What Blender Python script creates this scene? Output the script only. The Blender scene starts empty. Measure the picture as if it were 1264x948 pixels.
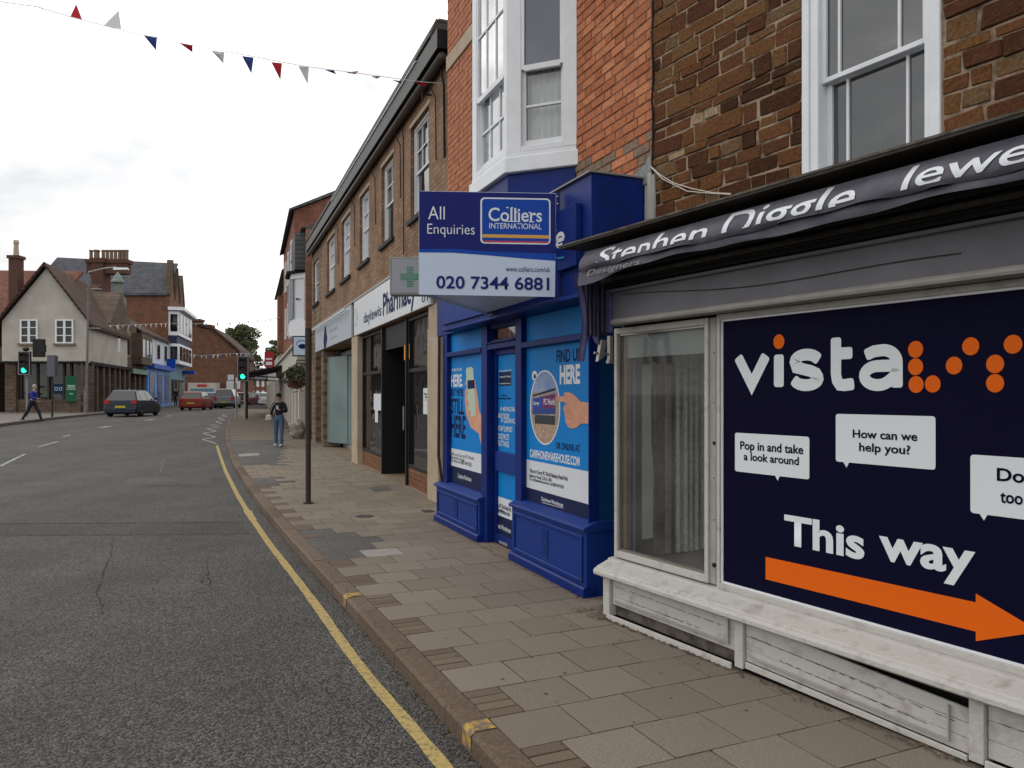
import bpy, bmesh, math, random
from mathutils import Vector, Matrix, Euler, noise
R = random.Random(7)
scene = bpy.context.scene
col = scene.collection
PI = math.pi
# ------------------------------------------------------------------ camera
H, FPX, CX, CY = 1.65, 950.0, 632.0, 487.0
cd = bpy.data.cameras.new('camera'); cam = bpy.data.objects.new('camera', cd); col.objects.link(cam)
cam.location = (0, 0, H); cam.rotation_euler = (PI/2, 0, 0)
cd.sensor_width = 36; cd.lens = 36*FPX/1264; cd.shift_y = 13/1264; cd.clip_end = 3000; cd.clip_start = .05
scene.camera = cam
# ------------------------------------------------------------------ world: overcast sky
SUN_EL, SUN_AZ = math.radians(48), math.radians(-60)      # azimuth measured from +Y towards +X
world = bpy.data.worlds.new('World'); scene.world = world; world.use_nodes = True
nt = world.node_tree; nt.nodes.clear()
def N(nt, t, **kw):
    n = nt.nodes.new(t)
    for k, v in kw.items(): setattr(n, k, v)
    return n
out = N(nt, 'ShaderNodeOutputWorld'); bg = N(nt, 'ShaderNodeBackground'); bg.inputs['Strength'].default_value = .1
sky = N(nt, 'ShaderNodeTexSky', sky_type='NISHITA'); sky.sun_disc = False
sky.sun_elevation = SUN_EL; sky.sun_rotation = SUN_AZ
tc = N(nt, 'ShaderNodeTexCoord'); mp = N(nt, 'ShaderNodeMapping'); mp.inputs['Scale'].default_value = (1, 1, 2.6)
n1 = N(nt, 'ShaderNodeTexNoise'); n1.inputs['Scale'].default_value = 2.4; n1.inputs['Detail'].default_value = 7; n1.inputs['Roughness'].default_value = .55
n1.inputs['Distortion'].default_value = .35
cr = N(nt, 'ShaderNodeValToRGB')
e = cr.color_ramp.elements
e[0].position = .28; e[0].color = (.63, .645, .67, 1)
e[1].position = .66; e[1].color = (1.72, 1.69, 1.62, 1)
m_ = cr.color_ramp.elements.new(.5); m_.color = (1.02, 1.01, 1.0, 1)
sep = N(nt, 'ShaderNodeSeparateXYZ'); mr = N(nt, 'ShaderNodeMapRange')
mr.inputs['From Min'].default_value = .02; mr.inputs['From Max'].default_value = .42; mr.inputs['To Min'].default_value = 9.8; mr.inputs['To Max'].default_value = 13.0
mul = N(nt, 'ShaderNodeVectorMath', operation='SCALE')
mix = N(nt, 'ShaderNodeMix', data_type='RGBA'); mix.inputs[0].default_value = .965
L = nt.links.new
L(tc.outputs['Generated'], mp.inputs['Vector']); L(mp.outputs['Vector'], n1.inputs['Vector']); L(n1.outputs['Fac'], cr.inputs['Fac'])
L(tc.outputs['Generated'], sep.inputs[0]); L(sep.outputs['Z'], mr.inputs['Value'])
L(cr.outputs['Color'], mul.inputs[0]); L(mr.outputs['Result'], mul.inputs['Scale'])
L(sky.outputs['Color'], mix.inputs[6]); L(mul.outputs[0], mix.inputs[7]); L(mix.outputs[2], bg.inputs['Color']); L(bg.outputs[0], out.inputs[0])
# ------------------------------------------------------------------ sun (soft, behind cloud)
sd = bpy.data.lights.new('sun', 'SUN'); sun = bpy.data.objects.new('sun', sd); col.objects.link(sun)
sd.energy = .7; sd.angle = math.radians(25); sd.color = (1, .965, .92)
sv = Vector((math.sin(SUN_AZ)*math.cos(SUN_EL), math.cos(SUN_AZ)*math.cos(SUN_EL), math.sin(SUN_EL)))
sun.rotation_euler = (-sv).to_track_quat('-Z', 'Y').to_euler()
scene.view_settings.view_transform = 'Standard'; scene.view_settings.look = 'None'
scene.view_settings.exposure = 0.0; scene.view_settings.gamma = 1.0; scene.view_settings.use_curve_mapping = False

# ================================================================== helpers
def lin(*c):
    return tuple(((v/255)/12.92 if v/255 <= .04045 else ((v/255+.055)/1.055)**2.4) for v in c)
def mat(name, c, rough=.6, var=0, vs=3, bump=0, bs=60, rnd=0, metal=0, c2=None, spec=.25, streak=False, thr=None, bump2=0, bs2=8, emit=0, coat=0):
    """c base colour; c2 second colour mixed by noise of scale vs; var brightness noise; rnd per-object variation"""
    m = bpy.data.materials.new(name); m.use_nodes = True; t = m.node_tree; b = t.nodes['Principled BSDF']; l = t.links.new
    b.inputs['Roughness'].default_value = rough; b.inputs['Metallic'].default_value = metal
    b.inputs['Specular IOR Level'].default_value = spec; b.inputs['Coat Weight'].default_value = coat
    b.inputs['Base Color'].default_value = (*c, 1)
    if emit:
        b.inputs['Emission Color'].default_value = (*c, 1); b.inputs['Emission Strength'].default_value = emit
    g = N(t, 'ShaderNodeNewGeometry'); pos = g.outputs['Position']
    if streak:
        mpn = N(t, 'ShaderNodeMapping'); mpn.inputs['Scale'].default_value = (1, 1, .18); l(pos, mpn.inputs[0]); pos = mpn.outputs[0]
    cs = None
    if c2 is not None or var:
        n = N(t, 'ShaderNodeTexNoise'); n.inputs['Scale'].default_value = vs; n.inputs['Detail'].default_value = 6; n.inputs['Roughness'].default_value = .62
        l(pos, n.inputs['Vector'])
        r = N(t, 'ShaderNodeMapRange'); lo, hi = thr if thr else (.32, .68)
        r.inputs['From Min'].default_value = lo; r.inputs['From Max'].default_value = hi; l(n.outputs['Fac'], r.inputs['Value'])
        mx = N(t, 'ShaderNodeMix', data_type='RGBA')
        a2 = c2 if c2 is not None else tuple(min(1, v*(1+var)) for v in c)
        a1 = c if c2 is not None else tuple(v*(1-var) for v in c)
        mx.inputs[6].default_value = (*a1, 1); mx.inputs[7].default_value = (*a2, 1)
        l(r.outputs[0], mx.inputs[0]); cs = mx.outputs[2]
    if rnd:
        oi = N(t, 'ShaderNodeObjectInfo'); r2 = N(t, 'ShaderNodeMapRange'); r2.inputs['To Min'].default_value = 1-rnd; r2.inputs['To Max'].default_value = 1+rnd
        l(oi.outputs['Random'], r2.inputs['Value']); vm = N(t, 'ShaderNodeVectorMath', operation='SCALE')
        if cs is None: vm.inputs[0].default_value = c
        else: l(cs, vm.inputs[0])
        l(r2.outputs[0], vm.inputs['Scale']); cs = vm.outputs[0]
    if cs is not None: l(cs, b.inputs['Base Color'])
    nm = None
    for (st, sc) in ((bump, bs), (bump2, bs2)):
        if st:
            n2 = N(t, 'ShaderNodeTexNoise'); n2.inputs['Scale'].default_value = sc; n2.inputs['Detail'].default_value = 4
            l(g.outputs['Position'], n2.inputs['Vector'])
            bm_ = N(t, 'ShaderNodeBump'); bm_.inputs['Strength'].default_value = st; bm_.inputs['Distance'].default_value = .5/sc
            l(n2.outputs['Fac'], bm_.inputs['Height'])
            if nm: l(nm, bm_.inputs['Normal'])
            nm = bm_.outputs[0]
    if nm: l(nm, b.inputs['Normal'])
    return m
def multi(name, stops, scale=1.0, rough=.9, bump=.4, bs=40, vs=18, var=.3, fs=55, flo=.72, fhi=1.25):
    """per-object colour from a ramp on Object Random, with noise mottling"""
    m = bpy.data.materials.new(name); m.use_nodes = True; t = m.node_tree; b = t.nodes['Principled BSDF']; l = t.links.new
    b.inputs['Roughness'].default_value = rough; b.inputs['Specular IOR Level'].default_value = .06
    oi = N(t, 'ShaderNodeObjectInfo'); g = N(t, 'ShaderNodeNewGeometry')
    n = N(t, 'ShaderNodeTexNoise'); n.inputs['Scale'].default_value = vs; n.inputs['Detail'].default_value = 5; n.inputs['Roughness'].default_value = .7; l(g.outputs['Position'], n.inputs['Vector'])
    ad = N(t, 'ShaderNodeMath', operation='MULTIPLY_ADD'); ad.inputs[1].default_value = var; l(n.outputs['Fac'], ad.inputs[0])
    sb = N(t, 'ShaderNodeMath', operation='SUBTRACT'); sb.inputs[1].default_value = var/2; l(oi.outputs['Random'], sb.inputs[0]); l(sb.outputs[0], ad.inputs[2])
    cr = N(t, 'ShaderNodeValToRGB'); cr.color_ramp.elements[0].color = (*stops[0][1], 1); cr.color_ramp.elements[0].position = stops[0][0]
    cr.color_ramp.elements[1].color = (*stops[-1][1], 1); cr.color_ramp.elements[1].position = stops[-1][0]
    for p, c in stops[1:-1]: cr.color_ramp.elements.new(p).color = (*c, 1)
    l(ad.outputs[0], cr.inputs[0])
    n3 = N(t, 'ShaderNodeTexNoise'); n3.inputs['Scale'].default_value = fs; n3.inputs['Detail'].default_value = 5; l(g.outputs['Position'], n3.inputs['Vector'])
    r3 = N(t, 'ShaderNodeMapRange'); r3.inputs['From Min'].default_value = .3; r3.inputs['From Max'].default_value = .7; r3.inputs['To Min'].default_value = flo; r3.inputs['To Max'].default_value = fhi; l(n3.outputs['Fac'], r3.inputs[0])
    vm = N(t, 'ShaderNodeVectorMath', operation='SCALE'); l(cr.outputs[0], vm.inputs[0]); l(r3.outputs[0], vm.inputs['Scale']); l(vm.outputs[0], b.inputs['Base Color'])
    bp = N(t, 'ShaderNodeBump'); bp.inputs['Strength'].default_value = bump; bp.inputs['Distance'].default_value = .5/bs
    n2 = N(t, 'ShaderNodeTexNoise'); n2.inputs['Scale'].default_value = bs; n2.inputs['Detail'].default_value = 5; l(g.outputs['Position'], n2.inputs['Vector']); l(n2.outputs['Fac'], bp.inputs['Height']); l(bp.outputs[0], b.inputs['Normal'])
    return m
def brickmat(name, c1, c2, mortar, ang, bw=.225, bh=.075, ms=.012, rough=.9, off=(0, 0, 0), horiz=False):
    """brick pattern in wall coordinates; ang = facade angle a (local s axis)"""
    m = bpy.data.materials.new(name); m.use_nodes = True; t = m.node_tree; b = t.nodes['Principled BSDF']; l = t.links.new
    b.inputs['Roughness'].default_value = rough; b.inputs['Specular IOR Level'].default_value = .2
    g = N(t, 'ShaderNodeNewGeometry'); mp = N(t, 'ShaderNodeMapping'); mp.vector_type = 'POINT'
    mp.inputs['Rotation'].default_value = (0, 0, -(PI/2+ang)); l(g.outputs['Position'], mp.inputs[0])
    sp = N(t, 'ShaderNodeSeparateXYZ'); l(mp.outputs[0], sp.inputs[0]); cb = N(t, 'ShaderNodeCombineXYZ'); l(sp.outputs['X'], cb.inputs['X'])
    l(sp.outputs['Y' if horiz else 'Z'], cb.inputs['Y'])
    br = N(t, 'ShaderNodeTexBrick'); br.inputs['Scale'].default_value = 1; br.inputs['Brick Width'].default_value = bw; br.inputs['Row Height'].default_value = bh
    br.inputs['Mortar Size'].default_value = ms; br.inputs['Color1'].default_value = (*c1, 1); br.inputs['Color2'].default_value = (*c2, 1); br.inputs['Mortar'].default_value = (*mortar, 1)
    br.inputs['Bias'].default_value = 0
    l(cb.outputs[0], br.inputs['Vector'])
    n = N(t, 'ShaderNodeTexNoise'); n.inputs['Scale'].default_value = 1.3; n.inputs['Detail'].default_value = 8; n.inputs['Roughness'].default_value = .75; l(g.outputs['Position'], n.inputs['Vector'])
    r = N(t, 'ShaderNodeMapRange'); r.inputs['From Min'].default_value = .3; r.inputs['From Max'].default_value = .7; r.inputs['To Min'].default_value = .62; r.inputs['To Max'].default_value = 1.35; l(n.outputs['Fac'], r.inputs[0])
    vm = N(t, 'ShaderNodeVectorMath', operation='SCALE'); l(br.outputs['Color'], vm.inputs[0]); l(r.outputs[0], vm.inputs['Scale']); l(vm.outputs[0], b.inputs['Base Color'])
    bp = N(t, 'ShaderNodeBump'); bp.inputs['Strength'].default_value = .6; bp.inputs['Distance'].default_value = .01; bp.invert = True
    l(br.outputs['Fac'], bp.inputs['Height']); l(bp.outputs[0], b.inputs['Normal'])
    return m
def glassmat(name, c=(.01, .012, .014), rough=.03, trans=0, alpha=1, spec=.5):
    m = bpy.data.materials.new(name); m.use_nodes = True; b = m.node_tree.nodes['Principled BSDF']
    b.inputs['Base Color'].default_value = (*c, 1); b.inputs['Roughness'].default_value = rough; b.inputs['Specular IOR Level'].default_value = spec
    b.inputs['Alpha'].default_value = alpha
    b.inputs['IOR'].default_value = 1.55
    t = m.node_tree; g = N(t, 'ShaderNodeNewGeometry'); n = N(t, 'ShaderNodeTexNoise'); n.inputs['Scale'].default_value = 2.2; n.inputs['Detail'].default_value = 1; bp = N(t, 'ShaderNodeBump'); bp.inputs['Strength'].default_value = .25; bp.inputs['Distance'].default_value = .02
    t.links.new(g.outputs['Position'], n.inputs['Vector']); t.links.new(n.outputs['Fac'], bp.inputs['Height']); t.links.new(bp.outputs[0], b.inputs['Normal'])
    return m

class MB:
    """mesh builder; coordinates relative to the root's own base (off)"""
    def __init__(s, root=None): s.v = []; s.f = []; s.root = root; s.off = OFF.get(root.name, Vector()) if root else Vector()
    def add(s, vs, fs):
        k = len(s.v); s.v += [tuple(Vector(p)-s.off) for p in vs]; s.f += [tuple(i+k for i in f) for f in fs]; return s
    def box(s, x0, x1, y0, y1, z0, z1):
        x0, x1 = sorted((x0, x1)); y0, y1 = sorted((y0, y1)); z0, z1 = sorted((z0, z1))
        return s.add([(x0, y0, z0), (x1, y0, z0), (x1, y1, z0), (x0, y1, z0), (x0, y0, z1), (x1, y0, z1), (x1, y1, z1), (x0, y1, z1)],
                     [(0, 3, 2, 1), (4, 5, 6, 7), (0, 1, 5, 4), (1, 2, 6, 5), (2, 3, 7, 6), (3, 0, 4, 7)])
    def hexa(s, b, t):      # bottom 4 points, top 4 points
        return s.add(list(b)+list(t), [(0, 3, 2, 1), (4, 5, 6, 7), (0, 1, 5, 4), (1, 2, 6, 5), (2, 3, 7, 6), (3, 0, 4, 7)])
    def prism(s, poly, axis, a, b):
        """poly of 2d points, extruded along axis 'x','y','z' from a to b"""
        n = len(poly)
        def P(p, w): return {'x': (w, p[0], p[1]), 'y': (p[0], w, p[1]), 'z': (p[0], p[1], w)}[axis]
        return s.add([P(p, a) for p in poly]+[P(p, b) for p in poly], [tuple(range(n))[::-1], tuple(range(n, 2*n))]+[(i, (i+1) % n, n+(i+1) % n, n+i) for i in range(n)])
    def cyl(s, p0, p1, r0, r1=None, n=10, caps=True):
        r1 = r0 if r1 is None else r1; p0 = Vector(p0); p1 = Vector(p1); d = (p1-p0).normalized()
        u = d.orthogonal().normalized(); w = d.cross(u); vs = []
        for p, r in ((p0, r0), (p1, r1)):
            for i in range(n):
                a = 2*PI*i/n; vs.append(p+u*math.cos(a)*r+w*math.sin(a)*r)
        fs = [(i, (i+1) % n, n+(i+1) % n, n+i) for i in range(n)]
        if caps: fs += [tuple(range(n))[::-1], tuple(range(n, 2*n))]
        return s.add(vs, fs)
    def tube(s, pts, r, n=6):
        for a, b in zip(pts, pts[1:]): s.cyl(a, b, r, r, n)
        return s
    def ell(s, c, r, nu=12, nv=8):
        vs = []; fs = []
        for j in range(nv+1):
            ph = PI*j/nv
            for i in range(nu):
                th = 2*PI*i/nu; vs.append((c[0]+r[0]*math.sin(ph)*math.cos(th), c[1]+r[1]*math.sin(ph)*math.sin(th), c[2]+r[2]*math.cos(ph)))
        for j in range(nv):
            for i in range(nu): fs.append((j*nu+i, (j+1)*nu+i, (j+1)*nu+(i+1) % nu, j*nu+(i+1) % nu))
        return s.add(vs, fs)
    def lathe(s, prof, c=(0, 0, 0), n=12):
        vs = [(c[0]+r*math.cos(2*PI*i/n), c[1]+r*math.sin(2*PI*i/n), c[2]+z) for r, z in prof for i in range(n)]
        fs = [(j*n+i, j*n+(i+1) % n, (j+1)*n+(i+1) % n, (j+1)*n+i) for j in range(len(prof)-1) for i in range(n)]
        return s.add(vs, fs+[tuple(range(n))[::-1], tuple(range((len(prof)-1)*n, len(prof)*n))])
    def build(s, name, m, parent=None, bevel=0, smooth=False, kind=None, fixn=False):
        me = bpy.data.meshes.new(name); me.from_pydata(s.v, [], s.f); me.update()
        if fixn or bevel:
            bm = bmesh.new(); bm.from_mesh(me); bmesh.ops.recalc_face_normals(bm, faces=bm.faces)
            if bevel: bmesh.ops.bevel(bm, geom=list(bm.edges), offset=bevel, segments=1, affect='EDGES', clamp_overlap=True)
            bm.to_mesh(me); bm.free()
        me.materials.append(m)
        if smooth: me.polygons.foreach_set('use_smooth', [True]*len(me.polygons))
        o = bpy.data.objects.new(name, me); col.objects.link(o)
        par = parent if parent is not None else s.root
        if par: o.parent = par
        if kind: o['kind'] = kind
        return o
OFF = {}
class Fac:
    """a facade frame: x=s along the wall, y=d out towards the street, z up"""
    def __init__(s, ox, oy, tan=None, ang=None):
        s.o = (ox, oy); a = math.atan(tan) if ang is None else ang; s.a = a
        s.d = (-math.sin(a), math.cos(a)); s.n = (-math.cos(a), -math.sin(a)); s.rz = PI/2+a
    def sd(s, px, d=0):
        r = (px-CX)/FPX; ox = s.o[0]+s.n[0]*d; oy = s.o[1]+s.n[1]*d
        t = (ox-r*oy)/(r*s.d[1]-s.d[0]); return t, oy+t*s.d[1]
    def uv(s, px, py, d=0):
        t, Y = s.sd(px, d); return t, H+(CY-py)*Y/FPX
    def w(s, t, d, z=0): return Vector((s.o[0]+s.d[0]*t+s.n[0]*d, s.o[1]+s.d[1]*t+s.n[1]*d, z))
W0 = Fac(0, 0, ang=-PI/2)
def thing(name, label, cat, F=None, s=0, d=0, z=0, group=None, rz=None, loc=None):
    o = bpy.data.objects.new(name, None); col.objects.link(o); o.empty_display_size = .2
    if F is not None:
        o.location = F.w(s, d, z); o.rotation_euler = (0, 0, F.rz); OFF[o.name] = Vector((s, d, z))
    else:
        o.location = loc; o.rotation_euler = (0, 0, rz or 0)
    o['label'] = label; o['category'] = cat
    if group: o['group'] = group
    return o
def tag(o, label, cat, group=None, kind=None):
    o['label'] = label; o['category'] = cat
    if group: o['group'] = group
    if kind: o['kind'] = kind
    return o
def lab(o, l): o['label'] = l; return o
def inst(o, name, parent, loc, scl=(1, 1, 1), rot=(0, 0, 0)):
    c = bpy.data.objects.new(name, o if isinstance(o, bpy.types.Mesh) else o.data); col.objects.link(c); c.parent = parent
    off = OFF.get(parent.name, Vector()) if parent else Vector()
    c.location = Vector(loc)-off; c.scale = scl; c.rotation_euler = rot; return c
def dup(root, loc, rz, label, group=None):
    r = root.copy(); col.objects.link(r); r.location = loc; r.rotation_euler = (0, 0, rz); r['label'] = label
    if group: r['group'] = group
    for ch in [o for o in bpy.data.objects if o.parent == root]:
        c = ch.copy(); col.objects.link(c); c.parent = r
        for g in [o for o in bpy.data.objects if o.parent == ch]:
            q = g.copy(); col.objects.link(q); q.parent = c
    return r
# unit block meshes (centred in x,z ; front face at y=0, depth behind) used for bricks, stones and slabs
def unit_block(name, m, jag=0, bev=.04, seed=0):
    bm = bmesh.new(); bmesh.ops.create_cube(bm, size=1)
    if jag:
        rr = random.Random(seed)
        for v in bm.verts: v.co += Vector((rr.uniform(-jag, jag), rr.uniform(-jag, jag)*.6, rr.uniform(-jag, jag)))
    bmesh.ops.bevel(bm, geom=[e for e in bm.edges], offset=bev, segments=1, affect='EDGES')
    me = bpy.data.meshes.new(name); bm.to_mesh(me); bm.free(); me.materials.append(m); return me

# text --------------------------------------------------------------
def text_data(txt, off=0, shear=0, space=1, res=4, line=1.0, align='LEFT'):
    cu = bpy.data.curves.new('lettering', 'FONT'); cu.body = txt; cu.size = 1; cu.offset = off; cu.shear = shear; cu.space_character = space
    cu.resolution_u = res; cu.space_line = line; cu.align_x = align
    o = bpy.data.objects.new('lettering_tmp', cu); col.objects.link(o)
    dg = bpy.context.evaluated_depsgraph_get(); me = bpy.data.meshes.new_from_object(o.evaluated_get(dg))
    bpy.data.objects.remove(o); bpy.data.curves.remove(cu); return me
def text(txt, F, p0, p1, d, m, parent, root=None, off=0, shear=0, name='lettering', clip=None, space=1, line=1.0, align='LEFT', uv=False, hook=None):
    """p0 = bottom-left, p1 = top-right of the lettering, in photograph pixels on the plane d (or local s,z when uv)"""
    a = p0 if uv else F.uv(p0[0], p0[1], d); b = p1 if uv else F.uv(p1[0], p1[1], d)
    me = text_data(txt, off, shear, space, line=line, align=align)
    xs = [v.co.x for v in me.vertices]; ys = [v.co.y for v in me.vertices]
    x0, x1, y0, y1 = min(xs), max(xs), min(ys), max(ys)
    offv = OFF.get((root or parent).name, Vector())
    if clip:
        bm = bmesh.new(); bm.from_mesh(me); cy = y0+(y1-y0)*clip
        bmesh.ops.bisect_plane(bm, geom=list(bm.verts)+list(bm.edges)+list(bm.faces), plane_co=(0, cy, 0), plane_no=(0, 1, 0), clear_inner=True)
        bm.to_mesh(me); bm.free(); y0 = cy
    if hook:
        bm = bmesh.new(); bm.from_mesh(me); bmesh.ops.triangulate(bm, faces=bm.faces)
        for _ in range(3):
            ed = [e for e in bm.edges if e.calc_length() > .09]
            if ed: bmesh.ops.subdivide_edges(bm, edges=ed, cuts=1); bmesh.ops.triangulate(bm, faces=bm.faces)
        bm.to_mesh(me); bm.free()
    for v in me.vertices:
        u = (v.co.x-x0)/(x1-x0); w = (v.co.y-y0)/(y1-y0)
        s = a[0]+(b[0]-a[0])*u; z = a[1]+(b[1]-a[1])*w
        dd = hook(s, z) if hook else d
        v.co = Vector((s, dd, z))-offv
    me.materials.append(m); o = bpy.data.objects.new(name, me); col.objects.link(o); o.parent = parent; return o
def strokes(paths, F, p0, p1, d, m, parent, root=None, r=.08, name='lettering', uv=False, ref=None):
    """letters from rounded strokes; paths in a 0..1 x 0..1 box; r = half stroke width as a fraction of the box height"""
    a = p0 if uv else F.uv(p0[0], p0[1], d); b = p1 if uv else F.uv(p1[0], p1[1], d)
    sx = (b[0]-a[0]); sz = (b[1]-a[1]); offv = OFF.get((root or parent).name, Vector()); rr_ = r*abs(sz); wx = abs(sx)
    for k, q in enumerate(paths):
        pts = []
        for p in q:      # inset so that the stroke's outline fills the box
            v = Vector((rr_+(wx-2*rr_)*p[0], rr_+(abs(sz)-2*rr_)*p[1]))
            if not pts or (v-pts[-1]).length > 1e-5: pts.append(v)
        vs = []; fs = []; n = len(pts); L_ = []; R_ = []
        for i, p in enumerate(pts):
            t = (pts[min(i+1, n-1)]-pts[max(i-1, 0)]); t.normalize(); nn = Vector((-t.y, t.x))
            sc = 1.0
            if 0 < i < n-1:
                t1 = (pts[i]-pts[i-1]).normalized(); c = max(.5, abs(t1.dot(t))); sc = 1/c
            L_.append(p+nn*rr_*sc); R_.append(p-nn*rr_*sc)
        t1 = (pts[-1]-pts[-2]).normalized(); t0 = (pts[0]-pts[1]).normalized()
        def cap(c, t):
            nn = Vector((-t.y, t.x)); cr = rr_*.45   # rounded square end
            out_ = []
            for sg, a0 in ((1, 0), (-1, 0)):
                arcp = [c+nn*sg*(rr_-cr)+nn*sg*cr*math.cos(PI/2*u/3)+t*cr*math.sin(PI/2*u/3) for u in range(4)]
                out_ += arcp if sg == 1 else arcp[::-1]
            return out_
        poly = L_+cap(pts[-1], t1)+R_[::-1]+cap(pts[0], t0)
        sgn = 1 if sx > 0 else -1
        P3 = lambda v: tuple(Vector((a[0]+sgn*v.x, d+k*.0003, a[1]+v.y))-offv)
        vs += [P3(v) for v in L_]+[P3(v) for v in R_]
        fs += [(i, i+1, n+i+1, n+i) for i in range(n-1)]
        for c, t in ((pts[-1], t1), (pts[0], t0)):
            b2 = len(vs); ring = cap(c, t); vs += [P3(v) for v in ring]; fs.append(tuple(range(b2, b2+len(ring))))
        me = bpy.data.meshes.new(name); me.from_pydata(vs, [], fs); me.materials.append(m)
        bm = bmesh.new(); bm.from_mesh(me); bmesh.ops.remove_doubles(bm, verts=bm.verts, dist=.0002)
        for f in bm.faces:
            if f.normal.y < 0: f.normal_flip()
        bm.to_mesh(me); bm.free()
        o = bpy.data.objects.new(name, me); col.objects.link(o); o.parent = parent
    return o
def arc(cx, cy, rx, ry, a0, a1, n=14): return [(cx+rx*math.cos(math.radians(a0+(a1-a0)*i/n)), cy+ry*math.sin(math.radians(a0+(a1-a0)*i/n))) for i in range(n+1)]
def flat(F, pts, d, m, parent, root=None, name='print', uv=False, th=.0):
    """flat printed shape: pixel points on plane d"""
    q = [(p if uv else F.uv(p[0], p[1], d)) for p in pts]; off = OFF.get((root or parent).name, Vector())
    vs = [tuple(Vector((s, d, z))-off) for s, z in q]
    me = bpy.data.meshes.new(name); me.from_pydata(vs, [], [tuple(range(len(vs)))]); me.materials.append(m)
    bm = bmesh.new(); bm.from_mesh(me)
    for f in bm.faces:
        if f.normal.y < 0: f.normal_flip()
    bmesh.ops.triangulate(bm, faces=bm.faces); bm.to_mesh(me); bm.free()
    o = bpy.data.objects.new(name, me); col.objects.link(o); o.parent = parent; return o
def circ(cx, cy, rx, ry, n=24): return [(cx+rx*math.cos(2*PI*i/n), cy+ry*math.sin(2*PI*i/n)) for i in range(n)]

# ground height -----------------------------------------------------
def sstep(a, b, x): t = min(1, max(0, (x-a)/(b-a))); return t*t*(3-2*t)
def G(x, y): return .42*sstep(24, 50, y-.5*x)
def gp(px, py, z=0):
    """world point where the pixel's ray meets the ground (z above it)"""
    Y = FPX*(H-z)/max(.5, py-CY)
    for _ in range(12):
        X = (px-CX)/FPX*Y; Y = .5*Y+.5*FPX*(H-z-G(X, Y))/max(.5, py-CY)
    X = (px-CX)/FPX*Y; return Vector((X, Y, z+G(X, Y)))
def at(px, py, Y): return Vector(((px-CX)/FPX*Y, Y, H+(CY-py)*Y/FPX))

# ================================================================== materials
M = {}
M['asphalt'] = None
def asphalt(name, lo, hi):
    m = bpy.data.materials.new(name); m.use_nodes = True; t = m.node_tree; b = t.nodes['Principled BSDF']; l = t.links.new
    b.inputs['Roughness'].default_value = .78; b.inputs['Specular IOR Level'].default_value = .35
    g = N(t, 'ShaderNodeNewGeometry')
    v = N(t, 'ShaderNodeTexVoronoi'); v.inputs['Scale'].default_value = 85; l(g.outputs['Position'], v.inputs['Vector'])
    n = N(t, 'ShaderNodeTexNoise'); n.inputs['Scale'].default_value = 1.1; n.inputs['Detail'].default_value = 7; n.inputs['Roughness'].default_value = .6; l(g.outputs['Position'], n.inputs['Vector'])
    mx = N(t, 'ShaderNodeMix', data_type='RGBA'); mx.inputs[6].default_value = (*lo, 1); mx.inputs[7].default_value = (*hi, 1)
    sp = N(t, 'ShaderNodeSeparateColor'); l(v.outputs['Color'], sp.inputs[0])
    pw = N(t, 'ShaderNodeMath', operation='POWER'); pw.inputs[1].default_value = 1.6; l(sp.outputs[0], pw.inputs[0]); l(pw.outputs[0], mx.inputs[0])
    r = N(t, 'ShaderNodeMapRange'); r.inputs['From Min'].default_value = .3; r.inputs['From Max'].default_value = .7; r.inputs['To Min'].default_value = .78; r.inputs['To Max'].default_value = 1.22; l(n.outputs['Fac'], r.inputs[0])
    vm = N(t, 'ShaderNodeVectorMath', operation='SCALE'); l(mx.outputs[2], vm.inputs[0]); l(r.outputs[0], vm.inputs['Scale']); mpt = N(t, 'ShaderNodeMapping'); mpt.inputs['Rotation'].default_value = (0, 0, -math.radians(24)); mpt.inputs['Scale'].default_value = (1.1, .05, 1); l(g.outputs['Position'], mpt.inputs[0])
    nt2 = N(t, 'ShaderNodeTexNoise'); nt2.inputs['Scale'].default_value = 1.0; nt2.inputs['Detail'].default_value = 4; l(mpt.outputs[0], nt2.inputs['Vector'])
    rt = N(t, 'ShaderNodeMapRange'); rt.inputs['From Min'].default_value = .35; rt.inputs['From Max'].default_value = .65; rt.inputs['To Min'].default_value = .82; rt.inputs['To Max'].default_value = 1.18; l(nt2.outputs['Fac'], rt.inputs[0])
    vm2 = N(t, 'ShaderNodeVectorMath', operation='SCALE'); l(vm.outputs[0], vm2.inputs[0]); l(rt.outputs[0], vm2.inputs['Scale']); l(vm2.outputs[0], b.inputs['Base Color'])
    bp = N(t, 'ShaderNodeBump'); bp.inputs['Strength'].default_value = .9; bp.inputs['Distance'].default_value = .011; bp.invert = True; l(v.outputs['Distance'], bp.inputs['Height'])
    bp2 = N(t, 'ShaderNodeBump'); bp2.inputs['Strength'].default_value = .5; bp2.inputs['Distance'].default_value = .01
    n2 = N(t, 'ShaderNodeTexNoise'); n2.inputs['Scale'].default_value = 38; n2.inputs['Detail'].default_value = 3; l(g.outputs['Position'], n2.inputs['Vector']); l(n2.outputs['Fac'], bp2.inputs['Height'])
    l(bp.outputs[0], bp2.inputs['Normal']); l(bp2.outputs[0], b.inputs['Normal'])
    return m
M['asphalt'] = asphalt('road asphalt', (.015, .014, .0128), (.112, .104, .095))
M['patch'] = asphalt('pavement asphalt patch', (.058, .054, .050), (.115, .107, .098))
M['seal'] = mat('bitumen crack', (.022, .020, .019), .9)
M['jointpale'] = mat('worn joint', (.12, .115, .11), .9, c2=(.055, .052, .05), vs=9)
M['slab'] = multi('concrete flag', [(0, (.172, .145, .117)), (.5, (.190, .161, .130)), (1, (.212, .181, .147))], bump=.5, bs=170, vs=1.6, var=.35, fs=190, flo=.55, fhi=1.32)
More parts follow.
